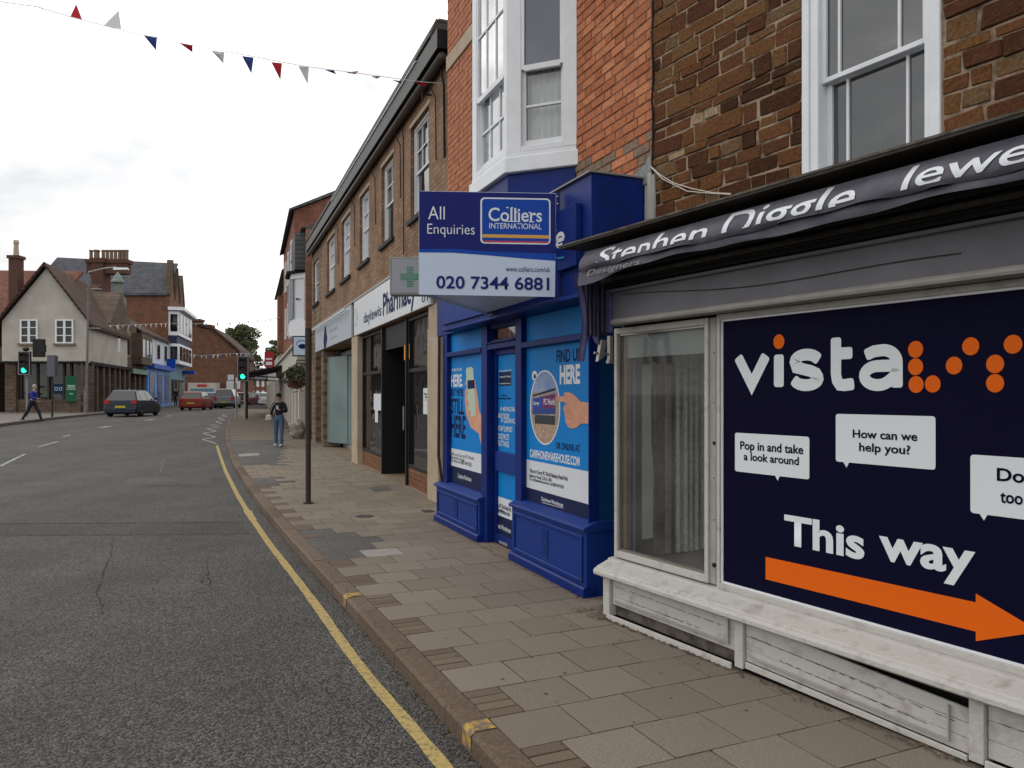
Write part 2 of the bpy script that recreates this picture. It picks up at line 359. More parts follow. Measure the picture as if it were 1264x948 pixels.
M['slabs'] = mat('concrete flags far', (.165, .136, .104), .9, c2=(.205, .17, .132), vs=2.2, bump=.2, bs=80)
M['paver'] = multi('small paver', [(0, (.115, .086, .065)), (1, (.155, .120, .092))], bump=.3, bs=120, fs=150)
M['kerb'] = multi('kerb stone', [(0, (.110, .080, .060)), (1, (.15, .113, .088))], bump=.35, bs=90, vs=6, var=.5)
M['base'] = mat('joint dirt', (.022, .018, .015), .95, var=.3, vs=20)
M['yellow'] = mat('yellow line paint', (.37, .275, .10), .8, c2=(.15, .12, .07), vs=30, thr=(.46, .68), bump=.4, bs=90)
M['whiteline'] = mat('worn white paint', (.36, .36, .34), .75, c2=(.10, .10, .10), vs=9, thr=(.38, .62))
M['dirt'] = mat('leaf litter', (.055, .035, .022), .95, c2=(.13, .09, .055), vs=60, bump=.6, bs=60)
M['ironstone'] = multi('ironstone', [(0, (.042, .020, .011)), (.3, (.082, .034, .018)), (.6, (.112, .049, .022)), (.85, (.135, .064, .026)), (1, (.125, .082, .044))], bump=.7, bs=45, vs=14, var=.5)
M['ironmix'] = mat('ironstone far', (.045, .026, .014), .95, c2=(.105, .06, .026), vs=7, bump=.6, bs=30)
M['limestone'] = mat('pale patch stone', (.26, .19, .115), .9, var=.25, vs=16, bump=.6, bs=40)
M['mortar'] = mat('pale lime mortar', (.30, .225, .16), .95, c2=(.07, .048, .03), vs=4.5, thr=(.46, .62), bump=.6, bs=50)
M['redbrick'] = multi('red brick', [(0, (.32, .115, .055)), (.5, (.40, .150, .075)), (1, (.47, .195, .10))], bump=.35, bs=90, vs=30, var=.3)
M['redmix'] = mat('red brick small', (.30, .11, .055), .9, c2=(.44, .18, .095), vs=9, bump=.3, bs=60)
M['mortarred'] = mat('brown mortar', (.17, .085, .058), .95, var=.35, vs=10)
M['cement'] = mat('grey cement repair', (.15, .105, .078), .95, c2=(.22, .16, .115), vs=14, bump=.6, bs=40)
M['white'] = mat('white gloss paint', (.66, .68, .71), .4, var=.06, vs=6)
M['whiteold'] = mat('flaking off-white paint', (.44, .425, .40), .62, c2=(.29, .27, .24), vs=11, thr=(.52, .74), bump=.35, bs=40, streak=False)
M['bluebay'] = mat('royal blue paint', (.003, .018, .150), .42, c2=(.006, .014, .085), vs=4, thr=(.42, .75), spec=.15, bump=.06, bs=25)
M['bluelt'] = mat('blue stall riser', (.006, .030, .180), .5, c2=(.04, .045, .08), vs=9, thr=(.60, .72), spec=.15, bump=.12, bs=30)
M['posterblue'] = mat('bright blue vinyl', (.001, .180, .52), .5, var=.04, vs=2, spec=.15)
M['navy'] = mat('navy vinyl', (.008, .014, .055), .5, spec=.15)
M['navyp'] = mat('dark navy panel', (.0050, .0045, .020), .55, spec=.03)
M['letw'] = mat('white vinyl lettering', (.64, .67, .70), .5)
M['letnavy'] = mat('navy lettering', (.004, .012, .065), .6, spec=.1)
M['letdk'] = mat('black lettering', (.012, .014, .03), .5)
M['orange'] = mat('orange vinyl', (.68, .115, .006), .55, spec=.1)
M['skin'] = mat('skin tone print', (.62, .33, .22), .6, c2=(.50, .23, .145), vs=9)
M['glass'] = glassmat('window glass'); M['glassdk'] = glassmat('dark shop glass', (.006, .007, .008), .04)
M['glassthin'] = glassmat('clear pane', (.02, .022, .024), .03, alpha=.22)
M['glassgreen'] = glassmat('green tinted glass', (.05, .10, .095), .06)
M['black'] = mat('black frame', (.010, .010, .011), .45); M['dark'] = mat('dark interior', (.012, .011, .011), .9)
M['greyfascia'] = mat('grey painted fascia', (.155, .15, .168), .5, c2=(.115, .112, .125), vs=2.5)
M['greymould'] = mat('grey cream moulding', (.30, .285, .265), .5, var=.12, vs=8)
M['awnbox'] = mat('weathered dark board', (.022, .019, .016), .8, c2=(.045, .040, .032), vs=20)
M['fabric'] = mat('grey awning canvas', (.13, .125, .14), .85, c2=(.075, .073, .10), vs=3.5, bump=.35, bs=16)
M['fabricb'] = mat('navy violet canvas lining', (.07, .062, .17), .75, c2=(.12, .11, .22), vs=6)
M['metal'] = mat('bare metal', (.32, .30, .27), .4, metal=.8); M['steel'] = mat('galvanised steel', (.22, .225, .225), .55, metal=.3, var=.1)
M['stonepil'] = mat('stone pilaster', (.40, .33, .25), .8, c2=(.32, .24, .165), vs=3, bump=.15, bs=50)
M['signw'] = mat('white sign board', (.60, .63, .66), .35); M['signg'] = mat('pale grey board', (.38, .41, .45), .5)
M['lightbox'] = mat('grey lightbox face', (.30, .32, .36), .4); M['green'] = mat('green print', (.02, .30, .13), .5)
M['wood'] = mat('varnished timber boards', (.20, .085, .035), .5, c2=(.12, .05, .022), vs=6, bump=.2, bs=30)
M['slate'] = None
M['rust'] = mat('brown weathered steel', (.035, .027, .022), .75, c2=(.09, .055, .035), vs=14, thr=(.55, .75))
M['curtain'] = mat('net curtain', (.72, .74, .76), .9); M['gravel'] = mat('plaster', (.42, .41, .38), .9, c2=(.30, .29, .26), vs=1.4)
M['green2'] = mat('foliage', (.045, .065, .025), .8, c2=(.085, .10, .04), vs=3); M['foliage2'] = mat('dark foliage', (.035, .045, .018), .8, c2=(.085, .09, .035), vs=1.2)
M['redsign'] = mat('red sign', (.32, .012, .018), .5); M['bunred'] = mat('red cloth', (.40, .02, .03), .8); M['bunblue'] = mat('blue cloth', (.025, .055, .25), .8); M['bunwhite'] = mat('white cloth', (.62, .63, .62), .8)
M['cablegrey'] = mat('grey cable', (.10, .085, .07), .8); M['cablewhite'] = mat('white cable', (.55, .50, .44), .6)
def slate(name, c1, c2, ang): return brickmat(name, c1, c2, tuple(v*.45 for v in c1), ang, bw=.3, bh=.16, ms=.014, rough=.7)

# ================================================================== frames of the street
FA = Fac(1.253, 4.33, .5947)      # jeweller's shop (stone building)
FB = Fac(.548, 5.86, .4126)       # blue shop (red brick building)
FC = Fac(-1.12, 11.15, .3863)     # brown brick terrace with pharmacy
FP = Fac(-.168, 3.47, .447)       # pavement grid, origin on the kerb edge

# ================================================================== ground, road, pavement
def sheet(name, m, f, xs, ys, kind='structure', z=0.0):
    vs = []; fs = []
    for j, y in enumerate(ys):
        for i, x in enumerate(xs): vs.append((x, y, z+f(x, y)))
    n = len(xs)
    for j in range(len(ys)-1):
        for i in range(n-1): fs.append((j*n+i, j*n+i+1, (j+1)*n+i+1, (j+1)*n+i))
    me = bpy.data.meshes.new(name); me.from_pydata(vs, [], fs); me.materials.append(m)
    me.polygons.foreach_set('use_smooth', [True]*len(me.polygons))
    o = bpy.data.objects.new(name, me); col.objects.link(o); o['kind'] = kind; return o
M['farground'] = mat('far ground', (.07, .065, .06), .9, var=.2, vs=.3)
xs = [-1500, -700, -300, -150]+[-110+2*i for i in range(86)]+[80, 150, 400, 1500]
ys = [-800, -200, -40]+[-16+2*i for i in range(86)]+[200, 300, 600, 1500]
road = sheet('road', M['asphalt'], G, xs, ys)
# kerb line (photo pixels on the top edge of the kerb, then world points)
kp = [(586, 911), (522.6, 840), (471, 788), (433.6, 741), (400, 709), (367.5, 674), (324.8, 624.6), (303.4, 596), (285.6, 567.6), (278.5, 542.7)]
KL = [gp(x, y, .1) for x, y in kp]
d0 = (KL[0]-KL[2]).normalized(); KL = [KL[0]+d0*6, KL[0]+d0*2.5]+KL
KL += [gp(*p, .1) for p in ((279, 527), (283, 516.5), (289, 510), (297, 504.8), (306, 500.5), (316, 497))]
for p in KL: p.z = 0
def resample(pts, step):
    out_ = [pts[0].copy()]; acc = 0
    for a, b in zip(pts, pts[1:]):
        L_ = (b-a).length; t = step-acc
        while t <= L_: out_.append(a+(b-a)*(t/L_)); t += step
        acc = L_-(t-step)
    return out_
# smooth the polyline a little
KS = resample(KL, .915)
for _ in range(2): KS = [KS[0]]+[(KS[i-1]+KS[i]*2+KS[i+1])/4 for i in range(1, len(KS)-1)]+[KS[-1]]
def kx(y):   # kerb x at depth y
    for a, b in zip(KS, KS[1:]):
        if a.y <= y <= b.y: return a.x+(b.x-a.x)*(y-a.y)/(b.y-a.y)
    return KS[0].x if y < KS[0].y else KS[-1].x-(y-KS[-1].y)*.33
kerb = bpy.data.objects.new('kerb', None); col.objects.link(kerb); kerb['kind'] = 'structure'
KW = .13
ksmesh = MB()
for i, (a, b) in enumerate(zip(KS, KS[1:])):
    t = (b-a).normalized(); n = Vector((t.y, -t.x, 0)); a2 = a+t*.004; b2 = b-t*.004
    if i > 40 and False: break
    mb = MB(); zz = lambda p: G(p.x, p.y)+.1+R.uniform(-.002, .002)
    ch = .018; za, zb = zz(a2), zz(b2); drop = .0
    q = []
    for p, z in ((a2, za), (b2, zb)):
        q.append([p+Vector((0, 0, z-.28)), p+Vector((0, 0, z-ch)), p+n*ch+Vector((0, 0, z)), p+n*KW+Vector((0, 0, z)), p+n*KW+Vector((0, 0, z-.28))])
    vs = q[0]+q[1]; fs = [(0, 1, 2, 3, 4), (9, 8, 7, 6, 5)]+[(k, 5+k, 5+(k+1) % 5, (k+1) % 5) for k in range(5)]
    mb.add(vs, fs)
    mb.build('kerb_stone', M['kerb'], kerb, fixn=True)
# yellow paint marks on the kerb
def kerb_mark(py):
    best = min(range(len(KS)-1), key=lambda i: abs((CY+FPX*(H-.1)/max(.1, KS[i].y))-py))
    for i in range(len(KS)-1):
        ya = CY+FPX*(H-.1)/max(.3, KS[i].y); yb = CY+FPX*(H-.1)/max(.3, KS[i+1].y)
        if yb <= py <= ya:
            f = (py-ya)/(yb-ya); c = KS[i].lerp(KS[i+1], f); t = (KS[i+1]-KS[i]).normalized(); n = Vector((t.y, -t.x, 0))
            mb = MB(); a = c-t*.055; b = c+t*.055
            z = .1+.0035
            mb.add([a+Vector((-.003*n.x, -.003*n.y, z-.09)), b+Vector((-.003*n.x, -.003*n.y, z-.09)), b+Vector((-.003*n.x, -.003*n.y, z-.016)), a+Vector((-.003*n.x, -.003*n.y, z-.016)),
                    b+n*.018+Vector((0, 0, z+.002)), a+n*.018+Vector((0, 0, z+.002)), b+n*.125+Vector((0, 0, z+.002)), a+n*.125+Vector((0, 0, z+.002))],
                   [(0, 1, 2, 3), (3, 2, 4, 5), (5, 4, 6, 7)])
            mb.build('loading_mark', M['kyellow'], kerb)
            return
M['kyellow'] = mat('worn yellow kerb paint', (.42, .26, .04), .8, c2=(.15, .11, .08), vs=24, thr=(.40, .56))
kerb_mark(905); kerb_mark(737)
# pavement base sheet under the flags
pv = []
yy = [KS[0].y]
while yy[-1] < KS[-1].y-.6: yy.append(yy[-1]+.6)
mb = MB()
for y in yy: mb.v += [(kx(y)+.06, y, G(kx(y), y)+.082), (kx(y)+14, y, G(kx(y)+6, y)+.085)]
mb.f = [(2*i, 2*i+1, 2*i+3, 2*i+2) for i in range(len(yy)-1)]
pavement = mb.build('pavement', M['base'], None); pavement['kind'] = 'structure'
slab_u = [unit_block('paving_slab', M['slab'], .006, .012, k) for k in range(3)]
M['paleslab'] = mat('pale new flag', (.25, .23, .205), .9, var=.15, vs=5, bump=.2, bs=80); pale_u = unit_block('paving_slab', M['paleslab'], .006, .012, 9)
pav_u = unit_block('small_paver', M['paver'], .01, .03)
ANG = FP.a; RZ = FP.rz
def kerb_p(q):
    """distance across (towards the shops) at which the kerb's inner edge lies, for grid row q"""
    best = 0
    for _ in range(8):
        w = FP.w(q, best); best += (w.x-kx(w.y))*math.cos(ANG)
    return best
CRS, SW = .35, .375
slabs = []; row = -14; nsl = 0
def patch_at(px, py):
    return (388 < px < 452 and 655 < py < 686) or (312 < px < 352 and 590 < py < 600) or (290 < px < 350 and 543 < py < 574 and px < 290+ (574-py)*0+62) or (352 < px < 372 and 640 < py < 652 and False)
far_mb = MB(); patch_mb = MB()
wallp = lambda w: None
def proj(w): return CX+FPX*w.x/max(.05, w.y), CY-FPX*(w.z-H)/max(.05, w.y)
def inside_shops(c):
    # signed distance inside the building line, for skipping hidden slabs
    for F, lo, hi, dd in ((FA, -9, 1.25, -.12), (FB, 0, 4.1, -.15), (FC, -.3, 14.9, -.15)):
        r = Vector((c.x-F.o[0], c.y-F.o[1])); s = r.x*F.d[0]+r.y*F.d[1]; d = r.x*F.n[0]+r.y*F.n[1]
        if lo <= s <= hi and d < dd-.25: return True
    return False
cands = []
while True:
    q = row*CRS; k = -(kerb_p(q)); row += 1
    w0 = FP.w(q, -k)
    if w0.y > 78: break
    inner = k+KW+.004
    p = inner
    wid = []
    if row % 2 == 0:
        for j in range(4): cands.append(('paver', p+.1, q+CRS*(j+.5)/4-CRS/2, .193, CRS/4-.011))
        p += .2
    else:
        jj = R.uniform(-.0, .0)
    lim = p+2.75+ (0 if q < 12 else min(5, (q-12)*.5))
    first = True
    while p < lim:
        w_ = SW+R.choice((0, 0, 0, .0, .1)) if q > 6 else SW
        cands.append(('slab', p+w_/2, q, w_-.009, CRS-.009)); p += w_
made = {'slab': 0, 'paver': 0}
yrot = RZ
for kind, p, q, w_, h_ in cands:
    c = FP.w(q, -p); c.z = G(c.x, c.y)
    if c.y < 1.2: continue
    if inside_shops(c): continue
    px, py = proj(c+Vector((0, 0, .1)))
    if patch_at(px, py):
        u = Vector((FP.d[0], FP.d[1], 0))*(h_/2+.0045); v = Vector((-FP.n[0], -FP.n[1], 0))*(w_/2+.0045); t_ = [c-u-v, c+u-v, c+u+v, c-u+v]
        for x in t_: x.z = G(x.x, x.y)+.0965
        patch_mb.add(t_, [(0, 3, 2, 1)]); continue
    far = c.y > 13 or made[kind] >= (292 if kind == 'slab' else 96)
    vis = -40 < px < 1320 and py < 1010
    if not far and not vis: continue
    if far:
        if c.y > 60: continue
        z = c.z+.1+R.uniform(-.003, .002); u = Vector((FP.d[0], FP.d[1], 0))*h_/2; v = Vector((-FP.n[0], -FP.n[1], 0))*w_/2
        t_ = [c-u-v, c+u-v, c+u+v, c-u+v]
        for x in t_: x.z = z
        far_mb.hexa([x-Vector((0, 0, .05)) for x in t_][::-1], t_[::-1]) if False else far_mb.add(t_, [(0, 3, 2, 1)])
    else:
        made[kind] += 1
        o = bpy.data.objects.new('paving_slab' if kind == 'slab' else 'small_paver', R.choice(slab_u) if kind == 'slab' else pav_u); col.objects.link(o); o.parent = pavement
        if kind == 'slab' and any(abs(px-a_) < 14 and abs(py-b_) < 4.5 for a_, b_ in ((408, 661), (462, 680))): o.data = pale_u
        o.location = (c.x, c.y, c.z+.1-.03+R.uniform(-.0012, .0012)); o.scale = (h_, w_, .06); o.rotation_euler = (R.uniform(-.003, .003), R.uniform(-.003, .003), RZ)
far_slabs = far_mb.build('paving_slab', M['slabs'], pavement); far_slabs['kind'] = 'stuff'
# asphalt patches and pale slabs in the pavement
def patch(pix, m, name, z=.101, parent=None, kind='structure', rz=None):
    vs = [gp(x, y, z) for x, y in pix]; mb = MB(); mb.add(vs, [tuple(range(len(vs)))])
    o = mb.build(name, m, parent);
    for pgn in o.data.polygons:
        if pgn.normal.z < 0: pgn.flip()
    if kind and parent is None: o['kind'] = kind
    return o
patch_mb.build('asphalt_patch', M['patch'], pavement)
patch([(294, 560.5), (319, 559), (321, 562), (296, 563.5)], M['paleslab'], 'paving_slab', .1015, pavement)
patch([(455, 602), (480, 600), (484, 604.5), (462, 607)], M['patch'], 'asphalt_patch', .1035, pavement)
def disc_cover(px, py, rx, name, m, lbl):
    c = gp(px, py, .1); mb = MB(); mb.lathe([(rx, 0), (rx, .004), (rx*.84, .006), (rx*.8, .003)], (0, 0, 0), 20)
    o = mb.build(name, m); o.location = c; tag(o, lbl, 'cover'); return o
M['iron'] = mat('cast iron', (.04, .034, .03), .7, var=.2, vs=30)
disc_cover(450, 637.5, .12, 'drain_cover', M['iron'], 'small round iron cover set in the pavement flags near the pole')
c = gp(528, 631, .1); mb = MB(); mb.box(-.1, .1, -.07, .07, 0, .006); mb.box(-.085, .085, -.055, .055, .006, .008)
o = mb.build('water_cover', M['iron']); o.location = c; o.rotation_euler.z = RZ; tag(o, 'small square iron cover in the pavement before the blue shop', 'cover')
# road markings and cracks
def strip(pts, w, m, name, z=.004, parent=None, jit=0, kind=None):
    P = [p.copy() for p in pts]; vs = []
    for i, p in enumerate(P):
        t = (P[min(i+1, len(P)-1)]-P[max(i-1, 0)]); t.z = 0; t.normalize(); n = Vector((t.y, -t.x, 0)); ww = w/2*(1+R.uniform(-jit, jit))
        for s_ in (-1, 1):
            x = p+n*ww*s_; vs.append((x.x, x.y, G(x.x, x.y)+z))
    me = bpy.data.meshes.new(name); me.from_pydata(vs, [], [(2*i, 2*i+1, 2*i+3, 2*i+2) for i in range(len(P)-1)]); me.materials.append(m)
    for pg in me.polygons:
        pass
    o = bpy.data.objects.new(name, me); col.objects.link(o); o.parent = parent
    if parent is None: o['kind'] = kind or 'structure'
    return o
yl = [gp(*p) for p in ((546, 945), (499, 887), (467, 852), (424, 796), (399.5, 760), (367.5, 717), (331.9, 671), (308.7, 637), (292.7, 610.4), (278.5, 582), (267.8, 549.8))]
yl = [yl[0]+(yl[0]-yl[2]).normalized()*5]+yl; yl = resample(yl, .12)
for _ in range(6): yl = [yl[0]]+[(yl[i-1]+yl[i]*2+yl[i+1])/4 for i in range(1, len(yl)-1)]+[yl[-1]]
strip(yl, .070, M['yellow'], 'yellow_line', jit=.10)
# blob of repainted yellow
strip([gp(305.5, 631), gp(309, 637), gp(313, 643)], .10, M['yellow'], 'yellow_line', z=.006, jit=.2)
zz = [(267, 547.6), (250, 542.5), (265.8, 539.4), (251, 535), (266.5, 532.4), (255, 529), (271, 527), (259.5, 525), (274, 523), (266, 520.5), (277, 518.5), (269, 516), (280, 514), (274, 512), (284, 510.5)]
for i, (a, b) in enumerate(zip(zz, zz[1:])): strip([gp(*a), gp(*b)], .085, M['whiteline'], 'zigzag_line', z=.004+.0008*(i % 2))
for a, b, w_ in (((-60, 604), (-6, 578), .1), ((0, 575.6), (31, 560.5), .09), ((47, 552), (71, 545), .09), ((78, 539), (86, 537), .1), ((124, 528), (136, 526), .2), ((180, 519), (190, 517.5), .25), ((205, 514), (212, 513), .25),
              ((198, 583), (203, 566), .045), ((170, 582.4), (262, 582.4), .03), ((35, 516.5), (47, 515.5), .2), ((222, 511), (232, 510.5), .2)):
    strip([gp(*a), gp(*b)], w_, M['whiteline'] if w_ > .05 else M['jointpale'], 'lane_marking', jit=.1)
def wob(a, b, n, amp):
    A_, B_ = gp(*a), gp(*b); t = (B_-A_).normalized(); nn = Vector((t.y, -t.x, 0))
    return [A_.lerp(B_, i/n)+nn*R.uniform(-amp, amp) for i in range(n+1)]
strip(wob((-40, 647), (300, 645), 60, .012), .022, M['seal'], 'road_joint', jit=.5)
strip(wob((-40, 661.5), (320, 659.5), 60, .01), .022, M['jointpale'], 'road_joint', jit=.5)
strip(wob((100, 540), (255, 543), 40, .012), .03, M['seal'], 'road_joint', jit=.4)
for path in ([(139, 662), (136, 680), (131, 700), (121, 724), (120, 731), (126, 745), (125, 762)], [(256, 688), (255, 703), (259, 716), (262, 728), (273, 730)], [(235, 736), (250, 731), (262, 728)], [(262, 728), (248, 716), (257, 706)], [(268, 681), (288, 676)]):
    pts = [gp(*p) for p in path]; pp = []
    for a, b in zip(pts, pts[1:]):
        for i in range(5): pp.append(a.lerp(b, i/5)+Vector((R.uniform(-.016, .016), R.uniform(-.02, .02), 0)))
    strip(pp, .007, M['seal'], 'road_crack', jit=.8)

# ================================================================== clear glass that still reflects
def cleargl(name, tint=(.75, .78, .78), boost=1.0, dust_haze=0):
    m = bpy.data.materials.new(name); m.use_nodes = True; t = m.node_tree; t.nodes.clear(); l = t.links.new
    o = N(t, 'ShaderNodeOutputMaterial'); mx = N(t, 'ShaderNodeMixShader'); tr = N(t, 'ShaderNodeBsdfTransparent'); gl = N(t, 'ShaderNodeBsdfGlossy')
    tr.inputs[0].default_value = (*tint, 1); gl.inputs['Roughness'].default_value = .02; gl.inputs[0].default_value = (1, 1, 1, 1)
    fr = N(t, 'ShaderNodeFresnel'); fr.inputs['IOR'].default_value = 1.6
    mu = N(t, 'ShaderNodeMath', operation='MULTIPLY'); mu.inputs[1].default_value = boost; mu.use_clamp = True
    l(fr.outputs[0], mu.inputs[0])
    if dust_haze:
        df = N(t, 'ShaderNodeBsdfDiffuse'); df.inputs[0].default_value = (.5, .49, .46, 1); dm = N(t, 'ShaderNodeMixShader'); l(tr.outputs[0], dm.inputs[1]); l(df.outputs[0], dm.inputs[2])
        nz = N(t, 'ShaderNodeTexNoise'); nz.inputs['Scale'].default_value = 3; nz.inputs['Detail'].default_value = 6; gg = N(t, 'ShaderNodeNewGeometry'); l(gg.outputs['Position'], nz.inputs['Vector'])
        nr = N(t, 'ShaderNodeMapRange'); nr.inputs['From Min'].default_value = .3; nr.inputs['From Max'].default_value = .7; nr.inputs['To Min'].default_value = dust_haze*.5; nr.inputs['To Max'].default_value = dust_haze*1.5; l(nz.outputs['Fac'], nr.inputs[0]); l(nr.outputs[0], dm.inputs[0]); src = dm.outputs[0]
    else: src = tr.outputs[0]
    l(mu.outputs[0], mx.inputs[0]); l(src, mx.inputs[1]); l(gl.outputs[0], mx.inputs[2]); l(mx.outputs[0], o.inputs[0]); return m
M['clear'] = cleargl('clear window glass', (.92, .94, .94), 1.5); M['clearb'] = cleargl('bright bay glass', (.9, .92, .92), 2.6); M['glassup'] = glassmat('upper sash glass', (.045, .055, .085), .03, spec=.8)  # glassup: dark blue reflection put into the tint of the pane
M['glassA'] = glassmat('wavy sash glass', (.030, .034, .036), .04, spec=1.0)
M['clear2'] = cleargl('dusty glass with added haze', (.88, .90, .89), .35, dust_haze=.08)  # the dust film doubles as painted haze, brightening the dim interior
def framebox(mb, x0, x1, z0, z1, y0, y1, w, wb=None, wt=None):
    wb = w if wb is None else wb; wt = w if wt is None else wt
    x0, x1 = sorted((x0, x1))
    mb.box(x0, x0+w, y0, y1, z0, z1); mb.box(x1-w, x1, y0, y1, z0, z1); mb.box(x0+w, x1-w, y0, y1, z0, z0+wb); mb.box(x0+w, x1-w, y0, y1, z1-wt, z1); return mb
def wall_holes(mb, s0, s1, z0, z1, d0, d1, holes):
    """wall slab with rectangular openings that share no overlap; holes sorted (a,b,za,zb)"""
    hs = sorted([(min(h[0], h[1]), max(h[0], h[1]), h[2], h[3]) for h in holes]); cur = min(s0, s1); end = max(s0, s1)
    for a, b, za, zb in hs:
        if a > cur: mb.box(cur, a, d0, d1, z0, z1)
        if za > z0: mb.box(a, b, d0, d1, z0, za)
        if zb < z1: mb.box(a, b, d0, d1, zb, z1)
        cur = b
    if cur < end: mb.box(cur, end, d0, d1, z0, z1)
    return mb

# ================================================================== A: the stone building with the jeweller's shopfront
F = FA; S = lambda px, d=0: FA.sd(px, d)[0]
bA = thing('stone_building', 'brown ironstone building above the grey former jeweller shopfront, nearest on the right', 'building', F, 0, 0, 0)
wd = -.465
wa, wb_ = -.905, -.085     # window opening
wz0, wz1 = 2.80, 4.62
mb = MB(bA); wall_holes(mb, -4.0, 1.247, 2.45, 6.2, wd-.35, wd-.004, [(wa, wb_, wz0, wz1)]); mb.build('wall', M['mortar'])
st_u = [unit_block('stone', M['ironstone'], .055, .05, 11+k) for k in range(10)]
rows = []; z = 2.50
while z < 5.3:
    h = R.choice((.06, .075, .085, .10, .125)); rows.append((z, h)); z += h
nst = 0; stuff = MB(bA)
M['ironstone'].name = 'ironstone'
for z, h in rows:
    s = 1.24
    segs = [(1.243, wb_-.004), (wa-.004, -3.9)] if (z+h > wz0 and z < wz1) else [(1.243, -3.9)]
    for a, b in segs:
        s = a
        while s > b+.02:
            w_ = R.uniform(.09, .27)*(1.2 if h > .1 else 1)
            if s-w_ < b+.07: w_ = s-b
            cs, cz = s-w_/2, z+h/2; zt = z+h
            vis = zt < 4.62 and cs > -1.65 and z > 2.52
            wj, hj = w_-R.uniform(.006, .022), h-R.uniform(.004, .020)
            if vis and nst < 290:
                pale = (abs(cs-.98) < .13 and abs(cz-3.33) < .04) or (abs(cs-.72) < .1 and abs(cz-3.50) < .04)
                o = inst(R.choice(st_u), 'stone', bA, (cs, wd-.043+R.uniform(-.004, .008), cz), (wj, .09, hj), (0, R.uniform(-.035, .035), 0)); nst += 1
                if pale:
                    o.data = o.data.copy(); o.data.materials[0] = M['limestone']; lab(o, 'pale yellow stone among the brown ones')
            else: stuff.box(cs-wj/2, cs+wj/2, wd-.09, wd+R.uniform(-.006, .006), cz-hj/2, cz+hj/2)
            s -= w_
o = stuff.build('stone', M['ironmix'], bevel=0); o['kind'] = 'stuff'
# reveal boards at the left edge where the plaster strip stands
mb = MB(bA); mb.box(1.215, 1.262, wd-.02, wd+.024, 2.45, 3.27); mb.build('plaster_strip', M['gravel'], bevel=.006)
# sash window -------------------------------------------------------
sw = MB(bA); fz0, fz1 = 2.83, 4.58
fl, fr_ = S(1010, wd), S(1141, wd)
framebox(sw, wa+.002, wb_-.002, wz0, wz1, wd-.09, wd+.012, .05); win = sw.build('sash_window', M['white'], bevel=.004)
mb = MB(bA); mb.box(fl, wb_-.052, wd-.11, wd+.002, wz0+.05, wz1-.05); mb.box(wa+.052, fr_, wd-.11, wd+.002, wz0+.05, wz1-.05); mb.build('sash_box', M['white'], win, bevel=.003)
mr_ = 3.45
mb = MB(bA); framebox(mb, fr_, fl, mr_-.02, wz1-.05, wd-.062, wd-.03, .028)
for px in (1036.3, 1110.5): c_ = S(px, wd-.04); mb.box(c_-.008, c_+.008, wd-.056, wd-.034, mr_, wz1-.06)
mb.build('upper_sash', M['white'], win, bevel=.002)
mb = MB(bA); framebox(mb, fr_, fl, wz0+.05, mr_+.01, wd-.104, wd-.072, .036)
for px in (1046.5, 1120.5): c_ = S(px, wd-.08); mb.box(c_-.008, c_+.008, wd-.098, wd-.076, wz0+.06, mr_)
mb.build('lower_sash', M['white'], win, bevel=.002)
for (z0, z1, dd) in ((mr_, wz1-.08, wd-.048), (wz0+.08, mr_-.01, wd-.09)):
    mb = MB(bA); mb.box(fr_+.01, fl-.01, dd-.004, dd, z0, z1); mb.build('pane', M['glassA'], win)
mb = MB(bA); mb.box(wa-.03, wb_+.03, wd-.02, wd+.06, wz0-.055, wz0-.002); mb.build('window_sill', M['whiteold'], win, bevel=.004)
# shop carcass ------------------------------------------------------
sL = 1.20
mb = MB(bA); mb.box(-4.0, sL, -1.65, -1.6, .1, 2.45); mb.box(-4.0, -3.95, -1.6, -.2, .1, 2.45); mb.box(sL-.02, sL-.002, -1.6, -.16, .1, 2.45); mb.box(-3.95, sL-.02, -1.6, -.14, 2.2, 2.45); mb.build('shop_interior', mat('dim interior', (.09, .085, .08), .9, var=.3, vs=2))
mb = MB(bA); mb.box(-3.95, sL-.03, -1.0, -.125, .44, .478); mb.build('display_floor', mat('display floor', (.16, .15, .155), .8, var=.2, vs=6))
# small window beside the big panel
dW = -.12
a, b = S(762, dW), S(878, dW)
mb = MB(bA); framebox(mb, b, a, .513, 2.112, dW-.02, dW+.03, .03, .045, .04); wn = mb.build('shop_window', M['whiteold'], bevel=.003)
mb = MB(bA); framebox(mb, b+.03, a-.03, .558, 2.072, dW-.015, dW+.012, .012, .016, .012); mb.build('bead', M['metal'], wn)
mb = MB(bA); mb.box(a-.042, a-.075, dW-.06, dW-.02, .575, 2.06); mb.build('inner_post', M['cement'], wn)
mb = MB(bA); mb.add([(b+.03, dW-.004, .558), (a-.03, dW-.004, .558), (a-.03, dW-.004, 2.072), (b+.03, dW-.004, 2.072)], [(3, 2, 1, 0)]); mb.build('pane', M['clear2'], wn)
mb = MB(bA); mb.box(S(871, -.15), a-.04, -.155, -.15, 1.905, 2.10); mb.build('roller_blind', mat('grey blind', (.24, .26, .26), .8, var=.1), wn)
def cloth(mb, s0, s1, d, z0, z1, n=24, amp=.012):
    vs = []; fs = []
    for i in range(n+1):
        s = s0+(s1-s0)*i/n; dd = d+math.sin(i*1.7)*amp+R.uniform(-amp, amp)*.4; vs += [(s, dd, z0), (s, dd+R.uniform(-amp, amp)*.3, z1)]
    fs = [(2*i, 2*i+2, 2*i+3, 2*i+1) for i in range(n)]; mb.add(vs, fs); return mb
mb = MB(bA); vs = []; nn = 34
for k in range(nn+1):
    dd = -.585-.62*k/nn; vs += [(1.12+.012*math.sin(k*1.9)+R.uniform(-.005, .005), dd, .50), (1.12+.012*math.sin(k*1.9)+R.uniform(-.004, .004), dd, 2.12)]
